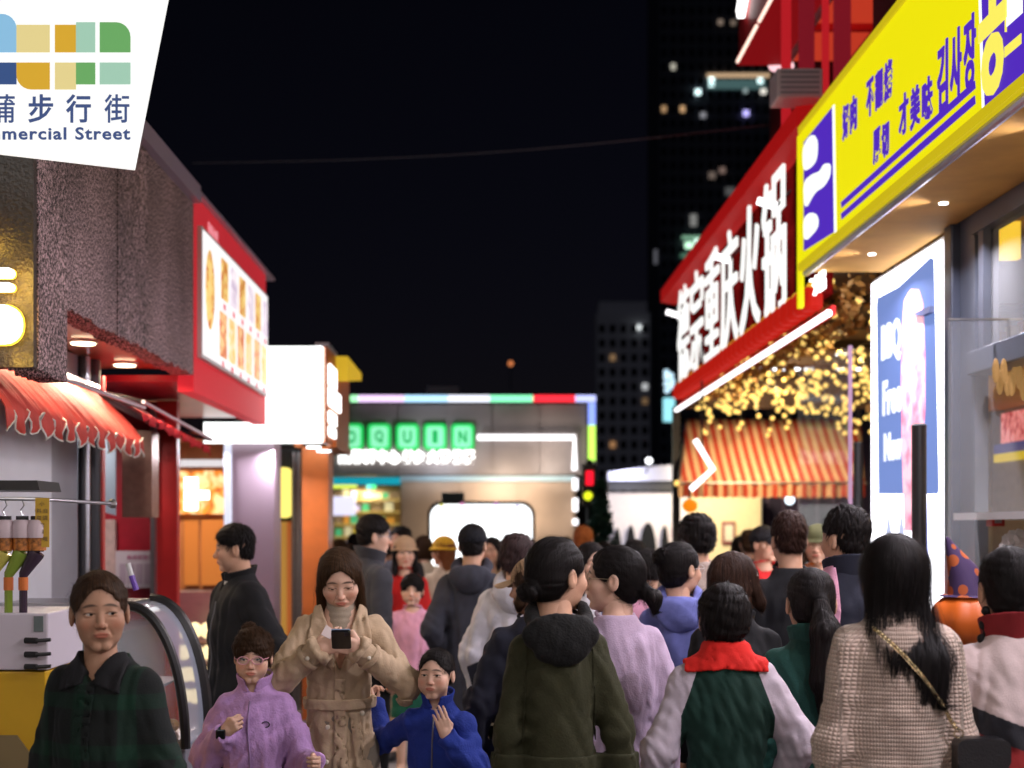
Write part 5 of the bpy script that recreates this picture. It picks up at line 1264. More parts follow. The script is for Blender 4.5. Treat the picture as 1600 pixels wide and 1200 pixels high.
q = MB(); q.tube([((1086-1098)*k, 0, 43*k), ((1114-1098)*k, 0, -3*k), ((1079-1098)*k, 0, -35*k)], .028, 10); q.build('neon_tube', G_tube, ar); q = MB(); q.tube([(0, .05, .2), (0, .05, 1.2)], .01, 6); q.build('hanger', M_dark, ar)
pk = thing('pumpkin_lantern', 'small orange pumpkin lantern hanging below the neon arrow', 'lantern', P3(1078, 790, 13.5))
q = MB(); q.sphere((0, 0, 0), (.075, .075, .065), 16); q.build('lantern_body', glow('pumpkin_glow', (1, .28, .01), .9, False), pk, smooth=True); q = MB(); q.cyl((0, 0, .06), .01, .16); q.build('stem', M_dark, pk)

# second floor sign and red glow
s8 = thing('upper_red_sign', 'upper storey red sign with white strokes and neon edge at the top of the picture', 'sign', (2.13, 12, 5.55))
q = MB(); q.box(0.0, .36, -5.5, 0, .10, 1.6); q.build('sign_box', mat('dark_red_box', (.35, .008, .012), rough=.5), s8)
q = MB(); q.box(-.01, .37, -5.5, .02, .02, .095); q.build('lower_edge', glow('red_edge', (.42, .008, .012), .42), s8)
q = MB(); q.box(.37, .41, -5.5, .02, -.02, .12); q.build('grey_edge', M_greywall, s8)
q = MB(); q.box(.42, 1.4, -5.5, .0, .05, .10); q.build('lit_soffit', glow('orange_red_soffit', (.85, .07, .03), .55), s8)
for i in range(6): q = MB(); q.box(.42, 1.4, -5.4+.9*i, -5.34+.9*i, .0, .05); q.build('soffit_batten', M_redmetal, s8)
for i in range(5): q = MB(); q.tube([(-.02, -.05-.95*i, .03), (-.02, -.90-.95*i, .03)], .014); q.build('neon_line', glow('peach_neon', (1, .72, .6), 1.6), s8)
for i, ch in enumerate('火锅城'): text('white_character', ch, G_letter, s8, (-.05, -.75-1.1*i, .75), R(-90), size=.9, depth=.06, off=.01, fit=(.85, .95))
for x_ in (.12, .22): q = MB(); q.sphere((x_+.2, .06, .03), (.06, .05, .05)); q.build('pink_lamp', glow('pink_lamp', (1, .6, .65), 1.3), s8)
s9 = thing('red_upper_storey', 'glassy upper storey with red lit beams above the yellow sign', 'building', (2.75, 9.3, 4.4))
random.seed(2)
q = MB(); q.box(.3, 3, 0, 6, 0, 7); q.build('wall', mat('dark_red_wall', (.18, .012, .014), rough=.4, noise=.4, nscale=2), s9)
for (x0, z0, x1, z1) in ((-.28, 1.35, .25, 1.75), (-.25, .9, .3, .95), (.1, -.1, .1, 3), (-.3, 1.9, .3, 2.4), (-.1, .4, .3, 1.4), (.22, 0, .22, 3)):
    q = MB(); q.tube([(x0, -.02, z0), (x1, -.02, z1)], .035, 6); q.build('red_beam', glow('red_beam', (.75, .03, .03), .55, False), s9)
for i in range(12): q = MB(); q.sphere((random.uniform(-.3, .3), -.05, random.uniform(0, 2.2)), .03); q.build('red_bulb', glow('red_bulb', (1, .03, .05), 1.6, False), s9)
for (x0, x1, z0, z1, c) in ((-.72, -.66, -.2, 1.0, 0), (-.60, -.50, .05, 1.3, 1), (-.44, -.40, -.1, 1.5, 0), (-.36, -.25, -.3, .95, 1)):
    q = MB(); q.box(x0, x1, .45, .5, z0, z1); q.build('red_panel', (glow('red_panel_a', (.75, .02, .03), .55, False), glow('red_panel_b', (.45, .02, .04), .35, False))[c], s9)
q = MB(); q.box(-.10, -.04, 0, .1, -1.0, 2.5); q.build('glass_post', mat('grey_post', (.2, .2, .24), rough=.4), s9)
ac = thing('air_conditioner', 'pale grey air conditioner box above the yellow sign', 'air conditioner', P3(1250, 128, 9.2)); k = 9.2/F
q = MB(); q.box(-36*k, 36*k, 0, .25, -24*k, 22*k, bev=.01); q.build('case', mat('ac_grey', (.72, .66, .70), rough=.5), ac)
for i in range(5): q = MB(); q.box(-30*k, 30*k, -.006, 0, (-18+8*i)*k, (-15+8*i)*k); q.build('slat', M_greywall, ac)

# ================================================================== RIGHT near: yellow sign, light box, window
YX = 1.98
s10 = thing('barbecue_shop', 'barbecue shop with big yellow sign and white light box pillar', 'shop', (YX, 8.94, 0))
def S10(o): o.parent = s10; o.location = Vector(o.location)-Vector((YX, 8.94, 0)); return o
G_yel = glow('yellow_sign_face', (.86, .78, .004), .98); G_pur = glow('purple_print', (.085, .025, .52), .95); G_ywh = glow('white_print', (.97, 1, .92), 1.15)
q = MB(); q.box(YX, YX+.5, 1.0, 8.94, 3.28, 4.17); S10(q.build('sign_body', mat('yellow_sign_body', (.6, .5, .02), rough=.4)))
q = MB(); q.box(YX-.006, YX, 1.0, 8.92, 3.32, 4.14); S10(q.build('sign_face', G_yel))
q = MB(); q.box(YX-.02, YX+.01, 1.0, 8.95, 4.14, 4.18); q.box(YX-.02, YX+.01, 1.0, 8.95, 3.275, 3.32); S10(q.build('sign_rim', glow('yellow_rim', (.70, .55, .01), .8)))
q = MB(); q.tube([(YX+.02, 1, 3.255), (YX+.02, 8.9, 3.255)], .022, 10); S10(q.build('lower_rail', mat('lilac_white_rail', (.6, .58, .68), rough=.25, metal=.4)))
q = MB(); q.box(YX-.01, YX+.02, 8.95, 9.02, 3.05, 4.14); S10(q.build('yellow_end_trim', G_yel))
def on_sign(x, y):  # point of the photograph -> (Y, Z) on the sign plane
    d = YX*F/(x-VX); return d, PZ(y, d)
def flat(name, poly, m, t=.003):
    pts = [on_sign(*p) for p in poly]; q = MB(); q.prism(pts, 'x', YX-.006-t, YX-.0055); return S10(q.build(name, m))
flat('purple_panel', [(1258, 222), (1302, 168), (1306, 362), (1258, 392)], G_pur)
flat('panel_border', [(1303, 166), (1306, 163), (1309, 362), (1306, 364)], G_ywh, .004)
def blob(name, pts, m, r=.02, t=.007):
    P_ = [on_sign(*p) for p in pts]; cx = sum(p[0] for p in P_)/len(P_); cz = sum(p[1] for p in P_)/len(P_)
    out = []
    n_ = len(P_)
    for i in range(n_):   # rounded corners
        a, b, c = P_[i-1], P_[i], P_[(i+1) % n_]
        for s_ in (0, .25, .5, .75, 1):
            u = ((1-s_)*(b[0]*.7+a[0]*.3)+s_*(b[0]*.7+c[0]*.3)); v = ((1-s_)*(b[1]*.7+a[1]*.3)+s_*(b[1]*.7+c[1]*.3)); w_ = 4*s_*(1-s_)*.35
            out.append((u+(b[0]-u)*w_, v+(b[1]-v)*w_))
    q = MB(); q.prism(out, 'x', YX-.006-t, YX-.0055); return S10(q.build(name, m))
blob('white_glyph', [(1257, 232), (1266, 214), (1275, 210), (1281, 222), (1279, 250), (1270, 262), (1258, 268)], G_ywh)
blob('white_glyph', [(1258, 284), (1272, 272), (1284, 268), (1290, 256), (1301, 255), (1300, 276), (1290, 292), (1276, 300), (1260, 330)], G_ywh)
blob('white_glyph', [(1258, 342), (1268, 332), (1278, 334), (1282, 344), (1280, 358), (1259, 380)], G_ywh)
def glyphs(s, x0, y0, x1, y1, sz, st=1.0):
    n_ = len(s)
    for i, ch in enumerate(s):
        if ch == ' ': continue
        t = (i+.5)/n_; a = YX*F/(x0-VX); b = YX*F/(x1-VX); d = a+(b-a)*t; za = PZ(y0, a); zb_ = PZ(y1, b); z = za+(zb_-za)*t
        S10(text('character', ch, G_pur, None, (YX-.009, d, z), R(-90), size=sz, depth=.006, off=sz*.022, fit=(abs(b-a)/n_*.80, sz*st)))
glyphs('好肉 不翻烤', 1318, 195, 1398, 118, .19)
glyphs('厚切', 1366, 232, 1393, 214, .17); glyphs('才美味', 1406, 184, 1462, 148, .19); glyphs('김사장', 1466, 130, 1530, 72, .26, 1.15)
flat('purple_line', [(1316, 316), (1526, 126), (1527, 138), (1317, 325)], G_pur); flat('purple_line', [(1316, 334), (1526, 149), (1527, 162), (1317, 343)], G_pur)
for a_ in ((1316, 310, 1320, 318), ): pass
flat('purple_block', [(1535, -60), (1720, -240), (1720, 20), (1542, 168)], G_pur); flat('block_border', [(1531, -60), (1535, -64), (1542, 168), (1538, 170)], G_ywh, .004)
G_cy = glow('cream_yellow_print', (.95, .85, .12), 1.0)
dch, zch = on_sign(1556, 68); S10(text('character', 'ㅎ', G_cy, None, (YX-.014, dch, zch), R(-90), size=.5, depth=.008, off=.012, fit=(.30, .40)))
flat('yellow_stroke', [(1574, 74), (1600, 52), (1600, 68), (1574, 90)], G_cy, .006); flat('cream_square', [(1575, 44), (1602, 20), (1602, -40), (1575, -20)], G_ywh, .006)
flat('yellow_block', [(1575, 50), (1577, 50), (1577, -20), (1575, -20)], G_cy, .007)
for (x, y, w_) in ((1345, 108, 4), (1388, 64, 5), (1338, 280, 5), (1457, 44, 5)):
    blob('light_glint', [(x-w_, y+16), (x-w_*.4, y-14), (x+w_, y-20), (x+w_*.6, y+12)], glow('pale_yellow_glint', (.98, .98, .6), 1.0), t=.004) if False else None
# soffit
q = MB(); q.box(YX+.5, 4.2, 1.0, 8.9, 3.30, 3.34); q.box(YX+.05, YX+.5, 1.0, 8.9, 3.262, 3.278); S10(q.build('soffit', M_ochre))
for y in (8.3, 7.0, 5.7, 4.4, 3.1, 1.8):
    q = MB(); q.cyl((2.25, y, 3.254), .022, .007, 18); S10(q.build('soffit_spot', G_cool)); S10(lamp('soffit_lamp', (2.25, y, 3.24), 36, (.98, .90, 1), .1, rot=(0, R(22), 0)))  # spots and lamps added under the soffit to brighten the crowd
# light box pillar
WX = 2.5
def on_wall(x, y):
    d = WX*F/(x-VX); return d, PZ(y, d)
q = MB(); q.box(WX+.005, WX+.10, 7.77, 9.2, .0, 3.26); S10(q.build('pillar_body', M_white))
q = MB(); q.box(WX-.012, WX, 7.79, 9.19, .9, 3.235); S10(q.build('light_box_face', glow('pillar_light', (.94, .93, 1), 4.8)))
def wflat(name, poly, m, t=.003, off=.012):
    q = MB(); q.prism([on_wall(*p) for p in poly], 'x', WX-off-t, WX-off+.0005); return S10(q.build(name, m))
G_blue = glow('blue_poster', (.17, .26, .60), 1.0)
wflat('poster', [(1373, 478), (1374, 466), (1408, 448), (1458, 402), (1463, 405), (1471, 768), (1468, 772), (1376, 772)], G_blue)
G_pw = glow('poster_white', (.9, .95, 1), 1.25)
mt_ = food('raw_meat_print', (.74, .22, .34), (.95, .60, .68), 9)
wflat('meat_picture', [(1414, 520), (1418, 470), (1428, 452), (1440, 453), (1447, 475), (1450, 560), (1450, 640), (1446, 700), (1442, 830), (1418, 830), (1414, 700), (1413, 600)], mt_, .004, .0155)
for s_, y0, y1, x0, x1 in (('BBQ', 498, 572, 1382, 1412), ('Free', 588, 650, 1384, 1413), ('New', 672, 722, 1386, 1414)):
    a, b = WX*F/(x0-VX), WX*F/(x1-VX); zt_ = PZ(y0, (a+b)/2); zb_ = PZ(y1, (a+b)/2)
    S10(text('poster_lettering', s_, G_pw, None, (WX-.018, (a+b)/2, (zt_+zb_)/2), R(-90), size=.2, depth=.006, off=.008, fit=(a-b, (zt_-zb_)*.9)))
wflat('poster_corner_clip', [(1436, 492), (1466, 478), (1465, 488), (1452, 494)], mat('slate_clip', (.08, .10, .22)), .03, .018)
for x0 in (1392, 1412): wflat('pale_spire', [(x0-5, 836), (x0, 795), (x0+5, 836)], glow('pale_blue', (.55, .62, .85), 1.0), .003)
wflat('blue_strip', [(1449, 800), (1452, 770), (1456, 930), (1449, 930)], glow('pale_blue2', (.25, .3, .75), 1.0), .003)
# slate column, window, sill
q = MB(); q.box(WX+.0, WX+.07, 7.28, 7.765, 0, 3.29); S10(q.build('slate_column', M_slate))
q = MB(); q.box(WX-.05, WX+.1, 7.50, 7.62, 0, 3.29, bev=.01); S10(q.build('column_fin', mat('slate_fin', (.06, .07, .10), rough=.3, metal=.3)))
q = MB(); q.box(WX-.04, WX+.1, 1.0, 7.28, 2.44, 2.56, bev=.008); S10(q.build('window_sill', M_slate))
q = MB(); q.box(WX-.02, WX+.08, 1.0, 7.28, 3.16, 3.26); S10(q.build('window_head', M_slate))
yy = 7.2
while yy > 1.2:
    q = MB(); q.box(WX-.01, WX+.07, yy-.07, yy, 2.56, 3.16); S10(q.build('window_mullion', M_slate))
    q = MB(); q.box(WX+.03, WX+.04, yy-.80, yy-.07, 2.56, 3.16); S10(q.build('window_pane', M_glass))
    q = MB(); q.box(WX+.35, WX+.4, yy-.42, yy-.18, 2.78, 3.05); S10(q.build('lit_panel', glow('amber_window', (1, .62, .03), 1.1, False)))
    q = MB(); q.box(WX+.30, WX+.42, yy-.36, yy-.22, 2.56, 2.76); S10(q.build('stored_box', mat('brown_box', (.22, .12, .07)))); yy -= .80
q = MB(); q.box(2.753, 2.856, 7.60, 7.66, 3.10, 3.31); S10(q.build('lit_panel', glow('amber_window', (1, .62, .03), 1.1, False)))
for z_ in (2.62, 2.83): q = MB(); q.box(WX+.1, 3.1, 7.5, 7.7, z_, z_+.015); S10(q.build('inner_shelf', M_slate))
for i_ in range(5): q = MB(); q.box(2.70+.07*i_, 2.75+.07*i_, 7.52, 7.60, 2.637, 2.70+.03*(i_ % 3)); S10(q.build('shelf_jar', (mat('brown_box', (.22, .12, .07)), M_cream, M_orange)[i_ % 3]))
q = MB(); q.box(WX+.6, WX+.65, 1, 9.7, 2.5, 3.3); S10(q.build('inner_wall', mat('dim_blue_grey', (.22, .22, .27), rough=.6)))
q = MB(); q.box(WX+.1, 3.6, 1, 9.75, 2.45, 2.50); S10(q.build('inner_ceiling', M_ochre))
q = MB(); q.box(3.45, 3.6, 1, 9.75, 0, 2.45); S10(q.build('inner_back_wall', mat('khaki_wall', (.32, .24, .15), rough=.6, noise=.2)))
q = MB(); q.box(WX+.56, 3.45, 9.70, 9.75, 0, 2.45); S10(q.build('inner_end_wall', mat('khaki_wall', (.3, .2, .1))))
q = MB(); q.box(WX, WX+.12, 1, 7.27, 0, 1.05); S10(q.build('shop_counter_front', M_slate))
q = MB(); q.box(WX-.12, WX+.5, 1, 7.25, 1.70, 1.735); S10(q.build('shelf', M_white))
for i in range(9):
    y = 9.5-.55*i; q = MB(); q.box(3.43, 3.448, y-.5, y-.02, 2.16, 2.42); S10(q.build('meat_photo', food('meat_photo', (.45, .03, .04), (.85, .30, .28), 18)))
q = MB(); q.box(3.425, 3.447, 1, 9.6, 2.10, 2.155); S10(q.build('yellow_strip', glow('yellow_band', (.85, .6, .01), .7)))
q = MB(); q.box(3.425, 3.447, 1, 9.6, 2.155, 2.22); S10(q.build('navy_strip', glow('navy_band', (.08, .08, .28), .5)))
random.seed(31)
for i in range(14):
    x = 1556+i*6.2; d_ = random.uniform(6.7, 7.0); q = MB(); z = PZ(590+random.uniform(-14, 18), d_); q.sphere((PX(x, d_), d_, z), (.018, .02, .06), 8); S10(q.build('hanging_packet', glow('packet_amber', (.75, .42, .15), .35, False)))
for x, y in ((1590, 530), (1598, 536)): q = MB(); q.sphere(P3(x, y, 7.0), .018, 10); S10(q.build('small_bulb', G_warm))
S10(lamp('inner_lamp', (3.0, 7.5, 2.4), 30, (1, .85, .6), .3)); S10(lamp('inner_lamp', (3.0, 4.5, 2.4), 12, (1, .85, .6), .3))
# upper wall above everything at the right
q = MB(); q.box(WX, 5, 1, 9.2, 4.2, 7); S10(q.build('upper_wall', mat('dark_upper_wall', (.03, .01, .02), rough=.6)))
# things on the shelf at the right edge
rb = thing('red_code_box', 'small red box standing on the white shelf', 'box', P3(1560, 822, 6.85)); q = MB(); q.box(-.03, .03, 0, .08, 0, .06); q.build('carton', M_red, rb); q = MB(); q.box(-.018, .016, -.003, 0, .014, .044); q.build('grey_patch', M_greywall, rb)
wb = thing('white_bag', 'crumpled white bag on the shelf at the right edge', 'bag', P3(1590, 852, 6.6)); q = MB()
bmx = bmesh.new(); bmesh.ops.create_icosphere(bmx, subdivisions=3, radius=1)
for v in bmx.verts: k_ = 1+.18*math.sin(v.co.x*9+v.co.z*7)*math.cos(v.co.y*8); v.co = Vector((v.co.x*.075*k_, v.co.y*.06*k_, v.co.z*.07*k_))
q.bm(bmx); q.build('bag_body', M_white, wb, smooth=True)
# black posts and glass screens of the terrace
for (x, ytop, d_, w_, lab) in ((1436, 662, 7.0, .036, 'black round post standing before the blue and pink poster'), (1341, 690, 9.4, .032, 'dim black post beside the light box pillar')):
    t_ = thing('black_post', lab, 'post', (PX(x, d_), d_, 0)); q = MB(); q.cyl((0, 0, 0), w_, PZ(ytop, d_)-.02, 16); q.build('shaft', M_black, t_); q = MB(); q.lathe((0, 0, PZ(ytop, d_)-.02), [(w_*1.02, 0), (w_*1.02, .012), (w_*.7, .02)], 16); q.build('cap', M_dark, t_); q = MB(); q.cyl((0, 0, 0), w_*2, .02, 16); q.build('foot', M_dark, t_)
t_ = thing('glass_screen', 'clear glass screen with a pink lit edge left of the light box', 'glass screen', (PX(1328, 9.0), 9.0, 0)); q = MB(); q.box(0, .01, 0, 1.5, 0, PZ(540, 9.0)); q.build('pane', M_glass, t_); q = MB(); q.box(-.012, .012, -.012, 0, 0, PZ(540, 9.0)); q.build('edge_strip', glow('pink_edge', (.55, .33, .5), .55, False), t_)
t_ = thing('glass_screen', 'clear glass screen before the slate column at the right', 'glass screen', (PX(1482, 6.9), 6.9, 0)); q = MB(); q.box(0, .95, 0, .01, 0, PZ(500, 6.9)); q.build('pane', M_glass, t_); q = MB(); q.box(0, .95, -.004, .014, PZ(500, 6.9), PZ(500, 6.9)+.008); q.build('top_rail', M_steel, t_)
# pumpkin figure with a witch hat
pf = thing('pumpkin_figure', 'big orange pumpkin wearing a purple and orange witch hat by the pillar', 'decoration', (PX(1515, 6.2), 6.2, 0))
def lobes(nm, R_, H_, zc, m_):
    q = MB(); vs = []; nu, nv = 48, 14
    for j in range(nv+1):
        f_ = math.pi*j/nv
        for i in range(nu):
            a = 2*math.pi*i/nu; r_ = R_*math.sin(f_)**.8*(1-.07*abs(math.cos(a*5))**4); vs.append((r_*math.cos(a), r_*math.sin(a), zc-H_*math.cos(f_)))
    q.add(vs, [(j*nu+i, j*nu+(i+1) % nu, (j+1)*nu+(i+1) % nu, (j+1)*nu+i) for j in range(nv) for i in range(nu)]); return q.build(nm, m_, pf, smooth=True)
lobes('pumpkin', .17, .12, 1.26, mat('orange_pumpkin', (.62, .12, .01), rough=.5)); q = MB(); q.lathe((0, 0, 0), [(.16, .0), (.13, .02), (.05, .5), (.05, 1.16)], 20); q.build('stand', M_black, pf, smooth=True)
q = MB(); q.tube([(0, 0, 1.37), (-.03, 0, 1.47), (-.075, 0, 1.56), (-.10, 0, 1.62)], [.10, .065, .03, .006], 20); q.lathe((0, 0, 1.362), [(.13, .0), (.12, .008)], 24)
hm = mat('hat_cloth', (.10, .035, .16), rough=.8); N, L = nodes(hm); tc = N.new('ShaderNodeTexCoord'); vo = N.new('ShaderNodeTexVoronoi'); vo.inputs['Scale'].default_value = 16; L.new(tc.outputs['Object'], vo.inputs['Vector']); cr = N.new('ShaderNodeValToRGB'); cr.color_ramp.interpolation = 'CONSTANT'; e = cr.color_ramp.elements; e[0].color = (.42, .09, .02, 1); e[1].position = .42; e[1].color = (.05, .025, .09, 1); L.new(vo.outputs['Distance'], cr.inputs[0]); L.new(cr.outputs[0], N['Principled BSDF'].inputs['Base Color'])
q.build('witch_hat', hm, pf, smooth=True)

# unseen shops made up to light the crowd follow below

lamp('red_lamp', (-.2, -.3, 1.2), 10, (1, .12, .08), .2, kind='POINT', parent=s9)  # added point light that brightens the red upper storey
lamp('red_lamp', (.5, -.4, .6), 8, (1, .25, .12), .2, kind='POINT', parent=s8)  # added point light that brightens the upper red sign
# ================================================================== unseen shops and stall behind the camera, made up as front light for the crowd
def fill_shop(name, label, x, y0, y1, side, face, warm):
    t = thing(name, label, 'shop', (x, y0, 0))
    q = MB(); q.box(min(0, side*.3), max(0, side*.3), 0, y1-y0, 0, 4.2); q.build('wall', M_greywall, t)
    q = MB(); q.box(min(0, -side*.35), max(0, -side*.35), 0, y1-y0, 2.9, 3.0); q.build('canopy', M_dark, t)
    q = MB(); q.box(min(-side*.40, -side*.36), max(-side*.40, -side*.36), .1, y1-y0-.1, 3.02, 3.75); q.build('sign_face', face, t)
    n = int((y1-y0)/1.5)
    for i in range(n):
        q = MB(); q.cyl((-side*.2, .75+1.5*i, 2.888), .05, .01, 16); q.build('downlight', G_cool, t); lamp('downlight_lamp', (-side*.25, .75+1.5*i, 2.87), (46 if side < 0 else 26), warm, .1, rot=(0, R(-18*side), 0), parent=t)  # these downlights are added fill for the crowd
        q = MB(); q.box(min(-side*.01, -side*.03), max(-side*.01, -side*.03), .3+1.5*i, 1.4+1.5*i, .9, 2.3); q.build('window', mat('shop_glass_dark', (.05, .06, .07), rough=.1), t)
    return t
fill_shop('noodle_shop', 'unseen shop added on the left to light the crowd from the front, with pale glowing band', -3.0, -9, 2.4, -1, glow('pale_sign_band', (1, .92, .86), 5), (1, .88, .76))
fill_shop('tea_shop', 'unseen shop added on the right as fill light for the crowd, with white glowing band', 2.7, -9, .9, 1, glow('cool_sign_band', (.93, .88, 1), 4.0), (1, .90, .85))
e11 = thing('end_stall', 'unseen stall added behind the camera, its warm glowing board lights the crowd', 'stall', (-.4, -7.5, 0))
q = MB(); q.box(-2.2, 2.2, -2, 0, 0, 1.0); q.build('counter', M_red, e11); q = MB(); q.box(-2.3, 2.3, -2, .3, 3.2, 3.3); q.build('roof', M_red, e11)
q = MB(); q.box(-2.2, 2.2, -1.9, -1.8, 1.0, 3.2); q.build('back_wall', M_white, e11); q = MB(); q.box(-2.1, 2.1, -.02, .04, 2.45, 3.15); q.build('menu_board', glow('warm_menu_board', (1, .80, .55), 3), e11)
for x in (-1.4, 0, 1.4): lamp('stall_lamp', (x, -.8, 3.1), 40, (1, .78, .52), .2, parent=e11)  # lamps of the made-up stall, added as warm front fill
# ================================================================== people
def tubes_head(ctx, name, paths, r, m, n=6):
    q = MB()
    for p in paths: q.tube([Vector(v.tolist()) for v in ctx['h2l'](np.array(p, f32))], r*ctx['hs'], n)
    return q.build(name, m, ctx['root'], smooth=True)
def ring(c, rx, rz, n=20, yb=0.0):
    return [(c[0]+rx*math.cos(2*math.pi*i/n), c[1]-yb*abs(math.cos(2*math.pi*i/n))*(1), c[2]+rz*math.sin(2*math.pi*i/n)) for i in range(n+1)]
def glasses(col=(.5, .5, .5), r=.0011, rx=.0225, rz=.0195, metal=.8):
    m = mat('spectacle_frame_%d' % int(sum(col)*100), col, rough=.3, metal=metal)
    def f(ctx):
        P_ = [ring((s*.032, .1005, .004), rx, rz) for s in (-1, 1)]+[[(-.010, .102, .006), (0, .1045, .008), (.010, .102, .006)]]
        P_ += [[(s*.054, .098, .008), (s*.074, .075, .009), (s*.080, .0, .008), (s*.079, -.022, -.004)] for s in (-1, 1)]
        tubes_head(ctx, 'glasses', P_, r, m)
        for s in (-1, 1):
            lens = MB(); pts = ctx['h2l'](np.array([(s*.032+rx*.95*math.cos(a), .1, .004+rz*.95*math.sin(a)) for a in np.linspace(0, 2*math.pi, 17)[:-1]], f32)); lens.add([p.tolist() for p in pts], [tuple(range(16))]); lens.build('lens', M_glass, ctx['root'])
    return f
def hat_cap(m, brim=True, sc_=1.0, button=False):
    def f(ctx):
        def fn(p):
            g = ell(p, (0, -.012, .040), (.087*sc_, .108*sc_, .092)); g = smax(g, .022+.10*(p[..., 1])*.3-p[..., 2], .006)
            g = smax(g, -ell(p, (0, -.012, .038), (.083*sc_, .104*sc_, .087)), .003)
            if brim:
                b = ell(p, (0, .105, .035), (.072, .068, .5)); b = smax(b, np.abs(p[..., 2]-.040+.25*(p[..., 1]-.09)+6*p[..., 0]**2)-.003, .003); b = smax(b, .07-p[..., 1], .004); g = np.minimum(g, b)
            return g
        put(ctx, 'cap', fn, (-.11, -.14, -.0), (.11, .19, .15), .0045, m, body=False)
    return f
def hat_bucket(m, brim=.15):
    def f(ctx):
        def fn(p):
            g = ell(p, (0, -.010, .05), (.090, .108, .090)); g = smax(g, .030-p[..., 2], .006); r = np.sqrt((p[..., 0]/.9)**2+(p[..., 1]+.01)**2)
            b = smax(np.abs(p[..., 2]-.045+(r-.09)*.55)-.004, r-brim, .004); return smin(g, b, .01)
        put(ctx, 'hat', fn, (-.17, -.19, -.03), (.17, .17, .16), .006, m, body=False)
    return f
def conv(pts, front=1):
    """convex polygon in the XZ plane (anticlockwise), on the front (+1) or the back (-1) of the figure"""
    def f(p):
        g = None
        for (a, b) in zip(pts, pts[1:]+pts[:1]):
            n = np.array((b[1]-a[1], -(b[0]-a[0]))); n = n/np.linalg.norm(n); v = (p[..., 0]-a[0])*n[0]+(p[..., 2]-a[1])*n[1]
            g = v if g is None else np.maximum(g, v)
        return np.maximum(g, -front*p[..., 1]).astype(f32)
    return f
def surf(ctx, x, z, front=1, off=0.0):
    """point of the garment under (x, z)"""
    return march(ctx['fn'], (x, front*.5, z), (0, -front, 0), off)*ctx['sb']
def buttons(ctx, pts, m, r=.009):
    for (x, z) in pts:
        c = surf(ctx, x, z, 1, .002); q = MB(); q.sphere(c.tolist(), (r, r*.45, r), 12); q.build('button', m, ctx['root'], smooth=True)
def seam(ctx, name, pts, m, r=.003, front=1):
    q = MB(); q.tube([surf(ctx, x, z, front, .001).tolist() for x, z in pts], r, 6); q.build(name, m, ctx['root'], smooth=True)
def chain_ex(*fs):
    def f(ctx):
        for g in fs: g(ctx)
    return f
WSL = (.061, .054, .044)        # slimmer sleeves
MSL = (.072, .062, .047)
K_beige = cloth('beige_wool_coat', (.52, .38, .25), 'wool'); K_blackplaid = cloth('black_green_plaid_wool', (.006, .008, .008), 'plaid'); K_black = cloth('black_cloth', (.010, .010, .012)); K_navy = cloth('navy_cloth', (.018, .020, .035))
K_lilac = cloth('lilac_fleece', (.56, .33, .66), 'fleece'); K_blue = cloth('royal_blue_fleece', (.020, .045, .30), 'fleece'); K_olive = cloth('dark_olive_knit', (.030, .030, .012), 'wool'); K_lilacsw = cloth('pale_lilac_sweater', (.50, .38, .52), 'wool')
K_whiteh = cloth('white_hoodie', (.66, .64, .70)); K_grey = cloth('charcoal_jacket', (.050, .050, .060)); K_slate = cloth('dark_slate_jacket', (.040, .042, .058)); K_jean = cloth('pale_blue_denim', (.30, .36, .46)); K_dkjean = cloth('dark_denim', (.03, .04, .07))
K_bluehood = cloth('periwinkle_hoodie', (.16, .18, .48)); K_teal = cloth('bottle_green_fleece', (.020, .085, .070), 'wool'); K_knit = cloth('beige_waffle_knit', (.60, .45, .37), 'knit', sheen=.4)
K_uni = cloth('school_uniform', (.006, .030, .022), 'plain', col2=[(.52, .45, .52)]); K_tri = cloth('white_black_red_jacket', (.58, .46, .44), 'plain', col2=[(.012, .012, .018), (.30, .015, .015)])
K_redscarf = cloth('red_scarf', (.62, .015, .010)); K_pink = cloth('pink_jacket', (.75, .36, .50)); K_cream = cloth('cream_cloth', (.6, .5, .38)); K_red = cloth('red_cloth', (.6, .02, .02)); K_tan = cloth('tan_cloth', (.55, .36, .22)); K_green = cloth('green_skirt', (.01, .10, .06))
K_khaki = cloth('khaki_trousers', (.26, .22, .17)); K_white = cloth('white_shirt', (.7, .68, .72)); K_curly = cloth('beige_boucle', (.42, .33, .28), 'fleece'); K_yel = cloth('yellow_felt', (.75, .42, .03)); K_fur = cloth('black_hood_lining', (.006, .006, .006), 'fleece')
DN = lambda o=.20, f=-.04: ((o, f, -1), (.05, .20, -1))
M_button = mat('pale_button', (.75, .68, .55), rough=.25); M_phone = mat('phone_black', (.012, .012, .014), rough=.15)

# --- woman in dark plaid coat, nearest at the left
def ex_plaid(ctx):
    applique(ctx, 'lapel', conv([(-.10, 1.46), (-.115, 1.33), (-.02, 1.36), (-.012, 1.46)]), K_black, .004, .006, (-.2, 0, 1.25), (.2, .3, 1.55), .006)
    applique(ctx, 'lapel', conv([(.012, 1.46), (.02, 1.36), (.115, 1.33), (.10, 1.46)]), K_black, .004, .006, (-.2, 0, 1.25), (.2, .3, 1.55), .006)
    applique(ctx, 'coat_front', conv([(-.03, .70), (.045, .70), (.035, 1.37), (-.03, 1.37)]), K_blackplaid, .003, .004, (-.2, 0, .65), (.2, .35, 1.42), .007)
    for s in (-1, 1): applique(ctx, 'pocket_flap', conv([(s*.11-.05, 1.0), (s*.11+.05, 1.0), (s*.11+.05, 1.05), (s*.11-.05, 1.05)]), K_blackplaid, .004, .004, (-.3, 0, .9), (.3, .35, 1.1), .007)
